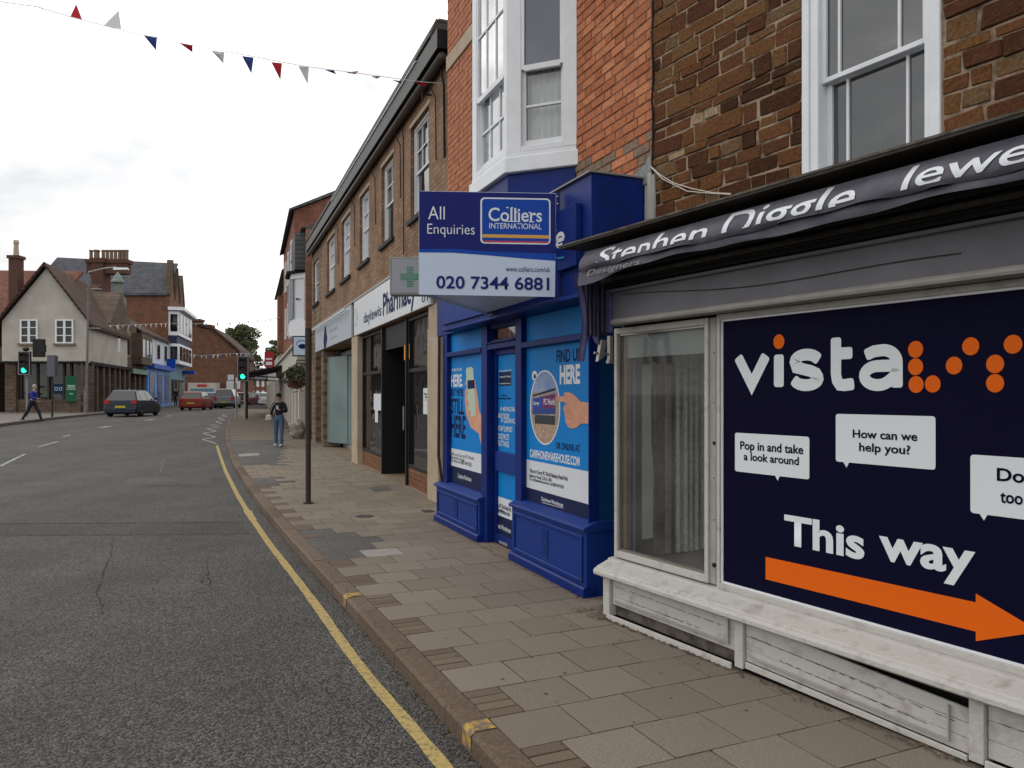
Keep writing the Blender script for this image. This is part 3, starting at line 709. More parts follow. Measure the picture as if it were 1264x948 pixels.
mb.add(vs, [(2*k, 2*k+1, 2*k+3, 2*k+2) for k in range(nn)]); mb.build('net_curtain', mat('grey dusty curtain', (.62, .66, .65), .9, c2=(.36, .38, .38), vs=28), wn)
mb = MB(bA); mb.prism([(-.31, .62), (-.31, 2.0), (-.395, 2.0), (-.40, 1.75), (-.385, 1.7), (-.39, 1.3), (-.41, 1.1), (-.405, .62)], 'x', 1.15, 1.165); mb.build('display_board', mat('pale board', (.62, .66, .66), .7, var=.1), wn, fixn=True)
mb = MB(bA); mb.box(1.14, 1.17, -.42, -.50, .5, 2.05); mb.build('timber_post', mat('brown post', (.16, .13, .105), .8, var=.3, vs=14), wn)
mb = MB(bA); mb.box(1.13, 1.17, -.52, -.56, .5, 2.05); mb.build('timber_post', mat('pale post', (.30, .29, .27), .8, var=.3, vs=14), wn)
mb = MB(bA); cloth(mb, 1.10, 1.16, -.2, .55, 1.9, 4, .004); mb.build('blue_drape', mat('blue grey drape', (.08, .11, .22), .9), wn)
# mullion between the window and the panel
mb = MB(bA); a2, b2 = b-.002, S(884.5, dW+.01); mb.box(b2, a2, dW-.03, dW+.015, .513, 2.112); mb.build('mullion', M['greymould'], bevel=.003)
mb = MB(bA); mb.cyl((b2+.012, dW+.014, .63), (b2+.012, dW+.022, .63), .014, n=8); mb.cyl((b2+.012, dW+.014, 1.36), (b2+.012, dW+.022, 1.36), .01, n=8)
for z in (.9, 1.15, 1.6, 1.9): mb.cyl((b2+.014, dW+.014, z), (b2+.014, dW+.018, z), .004, n=6)
mb.build('fixing_screw', M['dark'])
pL = S(892, dW+.0); pR = -2.35
mb = MB(bA); framebox(mb, pR-.03, b2-.012, .50, 2.125, dW-.02, dW+.025, .026, .034, .032); mb.build('panel_frame', M['whiteold'], bevel=.003)
mb = MB(bA); framebox(mb, pR-.004, b2-.038, .534, 2.093, dW-.02, dW+.012, .012, .012, .012); mb.build('panel_bead', M['white'], bevel=.001)
# beyond the panel: shop door and end pilaster (outside the photograph)
mb = MB(bA); framebox(mb, -3.3, pR-.045, .12, 2.125, dW-.04, dW+.02, .08); mb.build('door_frame', M['whiteold']); mb = MB(bA); mb.box(-3.2, pR-.14, dW-.03, dW-.02, .22, 2.04); mb.build('door_glass', M['glassdk'])
mb = MB(bA); mb.box(-4.0, -3.32, -.2, .0, .1, 2.12); mb.build('pilaster', M['greymould'], bevel=.01)
# sill moulding
prof = [(-.16, .40), (.046, .395), (.058, .405), (.058, .425), (.048, .44), (.030, .447), (.026, .452), (-.070, .487), (-.074, .497), (-.092, .500), (-.16, .506)]
mb = MB(bA); mb.prism(prof, 'x', pR-.04, 1.245); mb.build('sill', M['whiteold'], fixn=True)
# stall: posts, planks, kick strips
for s0, s1 in ((1.205, 1.135), (.0, -.062), (-1.29, -1.352), (-2.36, -2.42)):
    mb = MB(bA); mb.box(s0, s1, -.1, .004, .122, .398); mb.build('stall_post', M['whiteold'], bevel=.003)
mb = MB(bA); mb.box(-2.36, 1.13, -.16, -.12, .1, .40); mb.build('stall_back', M['dark'])
M['oldwood'] = mat('bare weathered timber', (.12, .105, .085), .9, c2=(.055, .045, .036), vs=12, bump=.5, bs=40, thr=(.42, .62))
def plank(s0, s1, z0a, z1a, z0b, z1b, d, m=M['whiteold'], name='plank', th=.016):
    """board from s0 (left) to s1 with its own z at each end"""
    mb = MB(bA); mb.hexa([(s0, d-th, z0a), (s1, d-th, z0b), (s1, d, z0b), (s0, d, z0a)], [(s0, d-th, z1a), (s1, d-th, z1b), (s1, d, z1b), (s0, d, z1a)]); return mb.build(name, m, bevel=.0025)
for i, (za, zb) in enumerate(((.205, .260), (.2615, .319), (.3205, .392))): plank(1.13, .004, za, zb, za-.006, zb-.003, -.022)
plank(1.13, .004, .128, .198, .122, .192, -.05, M['oldwood'])
plank(1.145, .012, .102, .140, .102, .140, .022)
drop = .062
for (za, zb, ya, yb3) in ((.168, .236, .136, .198), (.2375, .306, .1995, .262), (.3085, .388, .2645, .326)): plank(-.066, -1.284, za, zb, ya, yb3, -.018)
plank(-.07, -1.28, .130, .165, .108, .132, -.004)
for i, (za, zb) in enumerate(((.15, .226), (.2275, .306), (.3075, .385))): plank(-1.356, -2.356, za, zb, za, zb, -.02)
plank(-1.356, -2.356, .104, .146, .104, .146, .008)
for (s0, s1, z0, z1, dd) in ((1.10, .05, .335, .318, -.0215), (.98, .30, .262, .256, -.0215), (-.10, -1.22, .312, .255, -.0175), (-.3, -1.1, .238, .200, -.0175), (-1.4, -2.3, .31, .31, -.0195)):
    mb = MB(bA); nn = 40; pts = [(s0+(s1-s0)*k/nn, dd, z0+(z1-z0)*k/nn+R.uniform(-.0015, .0015)) for k in range(nn+1)]
    for p_, q_ in zip(pts, pts[1:]):
        if R.random() < .72: mb.cyl(p_, q_, R.uniform(.0006, .0024), R.uniform(.0006, .0024), 4)
    mb.build('paint_crack', M['dark'])['kind'] = 'stuff'
# small mouldings planted on the planks
for (s0, s1, z0, z1, dd) in ((1.09, .06, .232, .372, -.0055), (-.12, -1.2, .20, .355, -.0015)):
    mb = MB(bA); w_ = .006; dz = 0 if s0 > 0 else -.035
    mb.hexa([(s0, dd-.012, z0), (s1, dd-.012, z0+dz), (s1, dd+.003, z0+dz), (s0, dd+.003, z0)], [(s0, dd-.012, z0+w_), (s1, dd-.012, z0+w_+dz), (s1, dd+.003, z0+w_+dz), (s0, dd+.003, z0+w_)])
    mb.hexa([(s1, dd-.012, z0+dz), (s1-w_, dd-.012, z0+dz), (s1-w_, dd+.003, z0+dz), (s1, dd+.003, z0+dz)], [(s1, dd-.012, z1+dz), (s1-w_, dd-.012, z1+dz), (s1-w_, dd+.003, z1+dz), (s1, dd+.003, z1+dz)])
    mb.build('moulding', M['greymould'])
mb = MB(bA); mb.box(1.2, -4.0, -1.6, -.03, .0, .1015); mb.build('threshold', M['base'])
# fascia ------------------------------------------------------------
mb = MB(bA); mb.box(-4.0, 1.165, -.12, .012, 2.165, 2.452); fa = mb.build('fascia', M['greyfascia'])
mb = MB(bA); mb.prism([(-.10, 2.128), (.022, 2.128), (.028, 2.14), (.026, 2.152), (.014, 2.164), (-.1, 2.164)], 'x', -4.0, 1.17); mb.build('fascia_bead', M['greymould'], fa, fixn=True)
mb = MB(bA); mb.prism([(.0125, 2.345), (.05, 2.345), (.055, 2.36), (.03, 2.368), (.0125, 2.369)], 'x', -4.0, 1.195); mb.build('cornice', M['greyfascia'], fa, fixn=True)
mb = MB(bA); mb.cyl((1.14, .012, 2.17), (1.14, .05, 2.17), .014, n=8); mb.cyl((1.18, .045, 2.165), (1.12, .045, 2.18), .009, n=8); mb.build('awning_catch', M['metal'], fa)
mb = MB(bA); pts = [(.98-.05*i, .020+.001*(i % 2), 2.30-.0017*i+.02*math.cos(i/22*PI)) for i in range(46)]; mb.tube(pts, .0022, 4); mb.build('slack_wire', M['dark'], fa)
# top board / flashing over the awning
aw0, aw1 = 1.24, -3.9
mb = MB(bA); mb.prism([(.352, 2.632), (.352, 2.652), (wd+.01, 2.70), (wd+.01, 2.672)], 'x', aw1, aw0); tb = mb.build('top_board', M['awnbox'], fixn=True)
mb = MB(bA); mb.prism([(.350, 2.646), (.356, 2.646), (.356, 2.657), (.34, 2.660)], 'x', aw1, aw0+.004); mb.build('lead_edge', M['oldwood'], tb, fixn=True)
mb = MB(bA); mb.box(aw1, 1.16, wd+.0, .06, 2.453, 2.668); mb.build('awning_housing', M['dark'], tb)

# --- printed panel in the shop window ------------------------------------------------
dP = dW+.004
pn = thing('window_sign', 'big dark navy sign panel with white and orange lettering filling the grey shopfront window', 'sign', F, -.6, dP, .534)
mb = MB(pn); mb.box(pR+.008, b2-.05, dP-.012, dP, .546, 2.081); mb.build('board', M['navyp'])
Z = lambda x, y: (880+x/3.159, 360+y/3.159)
d1 = dP+.002
SW_ = .155
strokes([[(0, 1), (.5, 0), (1, 1)]], F, Z(85, 385), Z(221, 233), d1, M['letw'], pn, r=.15)
strokes([[(.5, 0), (.5, 1)]], F, Z(236, 385), Z(278, 231), d1, M['letw'], pn, r=SW_)
strokes([[(.94, .86)]+arc(.50, .78, .46, .22, 30, 200, 9)+[(.10, .62), (.32, .54), (.68, .46), (.92, .36)]+arc(.50, .22, .48, .22, 12, -160, 10)], F, Z(296, 388), Z(433, 218), d1, M['letw'], pn, r=.138)
strokes([[(.20, 1), (.20, .24), (.26, .10), (.40, .01), (.62, 0), (1.0, .02)], [(.20, .70), (.92, .70)]], F, Z(445, 388), Z(562, 160), d1, M['letw'], pn, r=.104)
strokes([[(.10, .90), (.30, .98), (.55, 1)]+arc(.58, .64, .42, .36, 85, 0, 8)+[(1, .4), (1, 0)], [(1, .55), (.55, .55)]+arc(.42, .275, .42, .275, 95, 300, 14)+[(.75, .10), (.90, .22), (1, .36)]], F, Z(570, 388), Z(740, 200), d1, M['letw'], pn, r=.128)
for x, y, rr in ((257, 195, .040), (790, 225, .039), (790, 293, .039), (792, 362, .039), (857, 360, .039), (940, 288, .039), (1005, 213, .039), (1100, 282, .039), (1100, 357, .039), (1170, 205, .039)):
    s, z = F.uv(*Z(x, y), d1); flat(F, circ(s, z, rr*.93, rr), d1, M['orange'], pn, uv=True, name='dot')
def bubble(px0, px1, tail):
    a = F.uv(*px0, d1); b = F.uv(*px1, d1); s0, s1, z0, z1 = a[0], b[0], a[1], b[1]; r = .014; P_ = []
    for cx, cz, a0 in ((s0-r, z1-r, 0), (s0-r, z0+r, -90), (s1+r, z0+r, -180), (s1+r, z1-r, -270)):
        P_ += [(cx+r*math.cos(math.radians(a0+90*(1-i/4)*1.0)), cz+r*math.sin(math.radians(a0+90*(1-i/4)))) for i in range(5)]
        if a0 == -90: t = s0+(s1-s0)*tail; P_ += [(t+.018, z0), (t, z0-.026), (t-.014, z0)]
    flat(F, P_, d1, M['letw'], pn, uv=True, name='speech_bubble')
bubble(Z(86, 700), Z(376, 566), .60); bubble(Z(479, 662), Z(868, 486), .12); bubble(Z(1004, 862), Z(1420, 662), .14)
d2 = d1+.002
for t, p0, p1 in (('Pop in and take', (913.6, 557.8), (991.4, 549.5)), ('a look around', (918, 568), (986, 564)), ('How can we', (1052.5, 540.4), (1132.3, 533.5)), ('help you?', (1060.4, 560), (1123.5, 549.8)),
                  ('Do', (1230.4, 593.6), (1264.5, 580)), ('too', (1234.5, 620.5), (1262.5, 610))):
    text(t, F, p0, p1, d2, M['navyp'], pn, off=.022)
text('This', F, (968, 672), (1067, 651), d1, M['letw'], pn, off=.03); text('way', F, (1085, 703), (1204, 681), d1, M['letw'], pn, off=.03)
flat(F, [(945, 687.3), (1204.5, 743.5), (1204.5, 732.6), (1284, 780), (1204.5, 791.4), (1204.5, 779.6), (945, 715)], d1, M['orange'], pn, name='arrow')

# --- folded awning ------------------------------------------------------------------
aw = thing('awning', 'sagging rolled grey shop awning with cut-off white lettering under the dark top board', 'awning', F, 0, .2, 2.4)
def fd(s, z):       # outward distance of the canvas surface at height z
    u = (2.585-z)/.125
    if u < 0: return .285
    if u < 1: return .285+.060*math.sin(min(1, u)*PI*.62)+.006*math.sin(s*9)+.004*math.sin(s*23+1)
    return .325-.02*(u-1)+.005*math.sin(s*14)
ns = 120; prof_n = 10
vs = []; fs = []
for i in range(ns+1):
    s = 1.02+(aw1+.05-1.02)*i/ns; fold = 2.460+.006*math.sin(s*5)+.004*math.sin(s*17); bot = 2.412+.008*math.sin(s*4.1+1)+.004*math.sin(s*13)-.012*sstep(.4, 1.0, s)
    for j in range(prof_n): z = 2.588+(fold-2.588)*j/(prof_n-1); vs.append((s, fd(s, z), z))
for i in range(ns):
    for j in range(prof_n-1): k = i*prof_n+j; fs.append((k, k+1, k+prof_n+1, k+prof_n))
mb = MB(aw); mb.add(vs, fs); cv = mb.build('canvas', M['fabric'], smooth=True)
vs = []; fs = []
for i in range(ns+1):
    s = 1.06+(aw1+.05-1.06)*i/ns; fold = 2.463+.006*math.sin(s*5)+.004*math.sin(s*17); bot = 2.418+.008*math.sin(s*4.1+1)+.004*math.sin(s*13)-.05*sstep(.5, 1.06, s)
    for j, (dd, z) in enumerate(((.315, fold), (.322+.004*math.sin(s*11), (fold+bot)/2), (.318+.006*math.sin(s*8), bot))): vs.append((s, dd, z))
for i in range(ns):
    for j in range(2): k = i*3+j; fs.append((k, k+1, k+4, k+3))
mb = MB(aw); mb.add(vs, fs); mb.build('valance', M['fabric'], smooth=True)
mb = MB(aw)
for dd, z, r in ((.12, 2.50, .045), (.20, 2.46, .03)): mb.cyl((aw1+.1, dd, z), (1.05, dd, z), r, n=10)
mb.build('roller_tube', M['dark'])
mb = MB(aw); mb.box(aw1+.05, 1.12, .014, .13, 2.392, 2.451); mb.box(aw1+.05, 1.10, .014, .08, 2.372, 2.390); mb.build('roller_housing', M['dark'])
mb = MB(aw); mb.box(aw1+.1, 1.0, .15, .18, 2.395, 2.415); mb.build('folding_arm', M['awnbox'])
hk = lambda s, z: fd(s, z)+.0045
for t, pa, pb, cl, zl, zh in (('Stephen', 738, 872, .42, 2.482, 2.572), ('Diggle', 890, 1056, .42, 2.477, 2.580), ('Jewe', 1101, 1275, .28, 2.474, 2.572)):
    text(t, F, (S(pa, .34), zl), (S(pb, .34), zh), .33, M['letw'], aw, shear=.16, off=.008, clip=cl, hook=hk, uv=True)
text('llers', F, (-1.69, 2.477), (-2.3, 2.575), .33, M['letw'], aw, shear=.28, off=-.002, clip=.3, hook=hk, uv=True)
text('Designers', F, (S(724, .335), 2.405), (S(790, .335), 2.450), .3345, mat('dulled white print', (.30, .30, .33), .8), aw, shear=.3, off=-.005, uv=True)
# hanging side cloth at the far end
vs = []; fs = []; n = 26; mz = 14
for i in range(n+1):
    u = i/n; d_ = .33-.33*u
    for j in range(mz+1):
        v = j/mz; bottom = 1.87+.0*u if u < .22 else (2.03+.05*math.sin(u*20) if u < .8 else 2.12-.05*u)
        z = 2.43-.0*u+(bottom-2.43)*v
        sh = .018*math.sin(u*2*PI*5)*(1 if u > .2 else .3)
        edge = (.05*math.sin(v*PI*1.1)+.05*v) if u < .2 else .03*v
        vs.append((1.10+sh+R.uniform(-.001, .001), d_-edge*(1-u)*.9, z))
for i in range(n):
    for j in range(mz): k = i*(mz+1)+j; fs.append((k, k+1, k+mz+2, k+mz+1))
mb = MB(aw); mb.add(vs, fs); mb.build('side_cloth', M['fabricb'], smooth=True)
mb = MB(aw)
for k in range(5): mb.box(1.084, 1.09, .075+.034*k, .09+.034*k, 2.04, 2.42)
mb.build('folded_pleats', M['dark'])
mb = MB(aw); mb.hexa([(1.07, .10, 1.90), (1.07, .15, 1.87), (1.10, .15, 1.87), (1.10, .10, 1.90)], [(1.07, .07, 2.02), (1.07, .12, 2.02), (1.10, .12, 2.02), (1.10, .07, 2.02)]); mb.box(1.07, 1.10, .02, .05, 1.88, 2.05); mb.box(1.065, 1.10, .01, .06, 1.86, 1.885); mb.cyl((1.085, .17, 1.93), (1.085, .0, 1.92), .01, n=8)
mb.build('arm_bracket', M['metal'], bevel=.003)
# cable across the stones
cb = MB(); c1 = [F.uv(*p, wd+.02) for p in ((803, 205), (815, 216), (832, 226), (855, 233), (880, 238), (902, 239))]; c2 = [F.uv(*p, wd+.02) for p in ((803, 206), (818, 221), (848, 236), (870, 238), (902, 240))]
for c in (c1, c2): cb.tube([F.w(s, wd+.02, z) for s, z in c], .0035, 5)
tag(cb.build('cable', M['cablewhite']), 'pair of thin pale cables drooping across the brown stones above the awning', 'cable')
# leaf litter at the foot of the stall
lt = MB()
for i in range(420):
    s = R.uniform(-1.35, 1.3); d = abs(R.gauss(0, .028))+.005
    if s > .05 and s < 1.15: d = abs(R.gauss(0, .012))+.025
    if R.random() < .3: s = R.uniform(1.16, 1.45); d = R.uniform(-.2, .1)
    w = F.w(s, d, .1025); a_ = R.uniform(0, PI*2); L_ = R.uniform(.005, .022); q = R.uniform(.002, .008)
    u = Vector((math.cos(a_), math.sin(a_), R.uniform(-.3, .3)))*L_; v = Vector((-math.sin(a_), math.cos(a_), R.uniform(-.4, .4)))*q; w.z += q+.003
    lt.add([w-u, w-v, w+u, w+v], [(0, 1, 2, 3)])
tag(lt.build('leaf_litter', M['dirt']), 'dead leaves and grit along the foot of the white stall boards', 'litter', kind='stuff')

# ================================================================== B: red brick building with the blue shop
F = FB; Sd = lambda px, d=0: FB.sd(px, d)[0]; UV = FB.uv
bB = thing('brick_building', 'orange-red brick building with a white bay window over a blue boarded shopfront', 'building', F, 0, 0, 0)
wB = -.35
s0B, s1B = -.42, Sd(553, wB)+.02
mb = MB(bB); mb.box(s0B-.02, s1B, wB-.4, wB-.006, 2.35, 7.2); mb.build('wall', M['mortarred'])
br_u = [unit_block('brick', M['redbrick'], .02, .05, 31+k) for k in range(3)]
mb_st = MB(bB); nb = 0; row = 0; z = 3.22
crk = UV(755, 190, wB)
while z < 7.1:
    hh = .0655; s = s0B-(.05 if row % 2 else .11)-R.uniform(0, .01); hd = row % 2
    k = 0
    while s < s1B-.02:
        w_ = .215 if (k+row) % 2 == 0 else .1025
        a_ = max(s, s0B); b_ = min(s+w_, s1B)
        if b_-a_ > .03:
            cs = (a_+b_)/2; cz = z+hh/2
            if z < 3.44 and cs > .72 and False: pass
            # cement repair patches low on the right wall
            rep = (z < 3.62 and .30 < cs < .80 and R.random() < .75) or (z < 3.58 and R.random() < .25 and cs < .8)
            if cs < .86 and z < 5.75:
                o = inst(R.choice(br_u), 'brick', bB, (cs, wB-.04+R.uniform(-.003, .003), cz), (b_-a_-.002, .08, hh-.001))
                if rep: o.data = o.data.copy(); o.data.materials[0] = M['cement']
                nb += 1
            elif cs > 2.6 or z > 5.75:
                mb_st.box(a_+.001, b_-.001, wB-.05, wB+R.uniform(-.003, .003), z, z+hh)
        s += w_+.010; k += 1
    z += hh+.0095; row += 1
o = mb_st.build('brick', M['redmix']); o['kind'] = 'stuff'
a = UV(552, 90, wB); b = UV(582, 56, wB)
mb = MB(bB); mb.box(2.6, s1B+.005, wB-.02, wB+.02, a[1], a[1]+.20); mb.build('stone_band', M['stonepil'], bevel=.005)
mb = MB(bB); mb.prism([(s0B+.01, 3.20), (s0B+.01, 3.40), (s0B+.10, 3.345), (s0B+.36, 3.27), (s0B+.36, 3.20)], 'y', wB-.02, wB+.02); mb.build('lead_flashing', mat('weathered lead', (.20, .205, .21), .7, var=.25, vs=14), fixn=True)
mb = MB(bB); pts_ = [(s0B+.005, 3.25+.11*i) for i in range(24)]
mb.tube([(s0B+.004+R.uniform(-.008, .012), wB+.004, z_) for _, z_ in pts_], .009, 5); mb.build('settlement_crack', M['dark'])
# bay window ---------------------------------------------------------
bz0, bz1, bz2 = 3.655, 3.79, 7.3
c0 = (.80, wB); c1 = (1.275, .12); c2 = (2.21, .12); c3 = (2.69, wB)     # plan corners
def out(p, k):  # offset plan polygon outwards a little
    cx, cy = 1.745, wB; return (p[0]+(p[0]-cx)*k, p[1]+(p[1]-cy)*k*1.2)
bay = MB(bB)
pl = [out(c0, .035), out(c1, .05), out(c2, .05), out(c3, .035)]; bay.prism([(p[0], p[1]) for p in pl], 'z', bz0, bz1)
bw = bay.build('bay_window', M['white'], bevel=.006)
mb = MB(bB); pl = [out(c0, .0), out(c1, .01), out(c2, .01), out(c3, .0)]; mb.prism(pl, 'z', bz1+.001, bz1+.045); mb.build('sill', M['white'], bw, bevel=.004)
# corner posts
def vpost(mb, p, q, w, z0, z1, th=.07):
    """post lying along the face p->q starting at p, w wide"""
    P, Q = Vector(p), Vector(q); t = (Q-P).normalized(); n = Vector((-t.y, t.x))
    if n.y > 0: n = -n
    a, b = P, P+t*w; pts = [a, b, b+n*th, a+n*th]
    return mb.prism([(v.x, v.y) for v in pts], 'z', z0, z1)
zt = bz1+.046
def face(p, q, wl, wr, nbar, sash):
    """one face of the bay between plan points p (nearer) and q: posts, frame, sashes, panes"""
    P, Q = Vector(p), Vector(q); t = (Q-P).normalized(); n = Vector((-t.y, t.x))
    if n.y > 0: n = -n
    Ln = (Q-P).length
    def bx(m_, a, b, i0, i1, z0, z1):
        pts = [P+t*a+n*i0, P+t*b+n*i0, P+t*b+n*i1, P+t*a+n*i1]; m_.prism([(v.x, v.y) for v in pts], 'z', z0, z1)
    m1 = MB(bB); bx(m1, 0, wl, 0, .08, zt, bz2); bx(m1, Ln-wr, Ln, 0, .08, zt, bz2); bx(m1, wl, Ln-wr, .0, .08, zt, zt+.05)
    m1.build('window_frame', M['white'], bw, bevel=.004, fixn=True)
    mr2 = sash
    a, b = wl, Ln-wr
    m2 = MB(bB); bx(m2, a, a+.03, .045, .085, zt+.05, mr2+.01); bx(m2, b-.03, b, .045, .085, zt+.05, mr2+.01); bx(m2, a+.03, b-.03, .045, .085, zt+.05, zt+.11)
    for k in range(1, nbar): c = a+(b-a)*k/nbar; bx(m2, c-.009, c+.009, .055, .082, zt+.11, mr2)
    zc = (zt+.08+mr2)/2; bx(m2, a+.03, b-.03, .052, .084, zc-.011, zc+.011); m2.build('lower_sash', M['white'], bw, fixn=True)
    m3 = MB(bB); bx(m3, a, a+.028, .006, .042, mr2-.02, bz2); bx(m3, b-.028, b, .006, .042, mr2-.02, bz2); bx(m3, a+.028, b-.028, .006, .044, mr2-.035, mr2+.015)
    zc2 = mr2+.62
    if nbar > 1:
        bx(m3, a+.028, b-.028, .014, .04, zc2-.011, zc2+.011)
        for k in range(1, nbar): c = a+(b-a)*k/nbar; bx(m3, c-.009, c+.009, .016, .038, mr2+.015, bz2)
    m3.build('upper_sash', M['white'], bw, fixn=True)
    for z0, z1, i in ((zt+.1, mr2, .068), (mr2, bz2-.01, .026)):
        m4 = MB(bB); p0, p1 = P+t*(a+.02)+n*i, P+t*(b-.02)+n*i; m4.add([(p0.x, p0.y, z0), (p1.x, p1.y, z0), (p1.x, p1.y, z1), (p0.x, p0.y, z1)], [(3, 2, 1, 0)]); m4.build('pane', M['clearb'] if nbar > 1 else (M['glassup'] if z0 > 4.3 else M['clear']), bw)
    m5 = MB(bB); vs = []; nn = 30
    for k in range(nn+1):
        c = a+(b-a)*k/nn; dd = .17+.018*math.sin(k*1.35)+R.uniform(-.004, .004)
        for z_ in (zt+.05, bz2): q_ = P+t*c+n*dd; vs.append((q_.x, q_.y, z_))
    m5.add(vs, [(2*k, 2*k+2, 2*k+3, 2*k+1) for k in range(nn)]); m5.build('curtain', M['curtain'], bw, smooth=True)
srR = UV(650, 56, -.05)[1]
face(c0, c1, .13, .14, 1, 4.60)
face(c1, c2, .07, .12, 3, 4.60)
face(c2, c3, .14, .13, 1, 4.60)
mb = MB(bB); mb.prism([c0, c1, c2, c3], 'z', bz2, bz2+.2); mb.build('bay_head', M['white'], bw)
mb = MB(bB); pl = [out(c0, -.02), out(c1, -.03), out(c2, -.03), out(c3, -.02)]; mb.prism(pl, 'z', 3.0, bz0-.002); mb.build('bay_apron', M['bluebay'], bevel=.004)
mb = MB(bB); mb.add([(.84, wB+.06, 3.29), (1.27, .125, 3.29), (1.27, .125, bz0), (.84, wB+.06, bz0)], [(0, 1, 2, 3)])
# fascia box --------------------------------------------------------
fx0, fx1 = -.304, 3.27
mb = MB(bB); mb.box(fx0, fx1, wB, .10, 2.37, 3.245); fb = mb.build('fascia_box', M['bluebay'], bevel=.004)
mb = MB(bB); mb.box(fx0-.015, fx1+.015, wB, .125, 3.247, 3.262); mb.build('fascia_cap', M['steel'], fb, bevel=.003)
mb = MB(bB); mb.prism([(.101, 2.372), (.125, 2.372), (.125, 2.395), (.101, 2.41)], 'x', fx0-.01, fx1+.01); mb.build('fascia_bead', M['bluelt'], fb, fixn=True)
mb = MB(bB); mb.box(1.45, fx1-.05, .101, .128, 2.44, 2.98); mb.build('sign_tray', M['bluelt'], fb, bevel=.004)
mb = MB(bB); mb.box(Sd(711, .15), 1.25, .101, .155, 2.60, 3.06); tr = mb.build('sign_tray', M['bluebay'], fb, bevel=.004)
mb = MB(bB); mb.box(fx1+.002, 4.04, wB, -.06, 2.37, 3.20); mb.build('end_fascia', M['bluebay'], bevel=.004)
strokes([[(.05, .5), (1, .5)]+arc(.5, .5, .5, .5, 5, 300, 16)], F, (685.4, 308.5), (697, 283.5), .158, M['letw'], tr, bB, r=.13)
flat(F, [(688, 319.8), (696, 318.3), (696, 316.6), (688, 318)], .158, mat('teal print', (.03, .30, .33), .5), tr, bB, name='underline')
mb = MB(bB); mb.box(s0B-.02, fx0-.01, wB-.02, wB+.01, 2.37, 3.25); mb.build('plaster_strip', M['gravel'])
# shop carcass: glazed front covered in vinyl -------------------------
mb = MB(bB); mb.box(.06, .10, -.75, -.13, .1, 2.37); mb.build('side_panel', M['posterdark'] if 'posterdark' in M else mat('blue painted side panel', (.003, .045, .15), .45, var=.08))
mb = MB(bB); mb.box(.04, 4.03, -.9, -.86, .1, 2.5); mb.build('shop_interior', M['dark'])
xs_ = {'L0': Sd(548, -.08), 'L1': Sd(553, -.08), 'L2': Sd(595.5, -.08), 'L3': Sd(602.5, -.08), 'R0': Sd(637.5, -.08), 'R1': Sd(645, -.08), 'R2': Sd(728, -.08), 'R3': .045}
def post(a, b, z0=.1, z1=2.37, d=-.065, m=M['bluebay'], nm='frame_post'):
    mb = MB(bB); mb.box(a, b, -.15, d, z0, z1); return mb.build(nm, m, bevel=.004)
post(xs_['L0'], xs_['L1']); post(xs_['L2'], xs_['L3']); post(xs_['R0'], xs_['R1']); post(xs_['R2'], xs_['R3'])
mb = MB(bB); mb.box(xs_['L1'], xs_['L2'], -.15, -.055, 2.098, 2.150); mb.build('transom', M['bluebay'], bevel=.004)
mb = MB(bB); mb.box(xs_['R1'], xs_['R2'], -.15, -.055, 2.08, 2.132); mb.build('transom', M['bluebay'], bevel=.004)
mb = MB(bB); mb.box(xs_['L3'], xs_['R0'], -.16, -.07, 2.112, 2.168); mb.box(xs_['L3'], xs_['R0'], -.15, -.05, 2.170, 2.184); mb.build('door_head', M['bluebay'], bevel=.004)
mb = MB(bB); mb.box(xs_['L3'], xs_['R0'], -.15, -.09, 2.352, 2.369); mb.build('head_rail', M['bluebay'])
mb = MB(bB); framebox(mb, xs_['R0']+.002, xs_['L3']-.002, 2.186, 2.350, -.15, -.10, .02); ff = mb.build('fanlight', M['bluebay'])
mb = MB(bB); mb.add([(xs_['R0'], -.13, 2.19), (xs_['L3'], -.13, 2.19), (xs_['L3'], -.13, 2.35), (xs_['R0'], -.13, 2.35)], [(3, 2, 1, 0)]); mb.build('pane', M['clear'], ff)
mb = MB(bB)
for px, w_ in ((612, .02), (617, .05), (624, .03), (629, .06), (634, .02)): c_ = Sd(px, -.25); mb.box(c_-w_/2, c_+w_/2, -.26, -.25, 2.0, 2.4)
mb.build('blind_slat', mat('pale blind', (.28, .30, .24), .8), ff)
dV = -.12
def vinyl(a, b, z0, z1, m, nm='vinyl', d=dV):
    mb = MB(bB); mb.box(a, b, d-.02, d, z0, z1); return mb.build(nm, m)
vinyl(xs_['L1'], xs_['L2'], 2.15, 2.368, M['posterblue']); vinyl(xs_['R1'], xs_['R2'], 2.132, 2.368, M['posterblue'])
# thin drain pipe by the left post
mb = MB(bB); x_ = xs_['L0']+.03; mb.tube([(x_, -.06, .55), (x_, -.06, .62), (x_, -.02, .9), (x_, -.03, 2.36)], .018, 8); mb.build('drain_pipe', M['rust'])
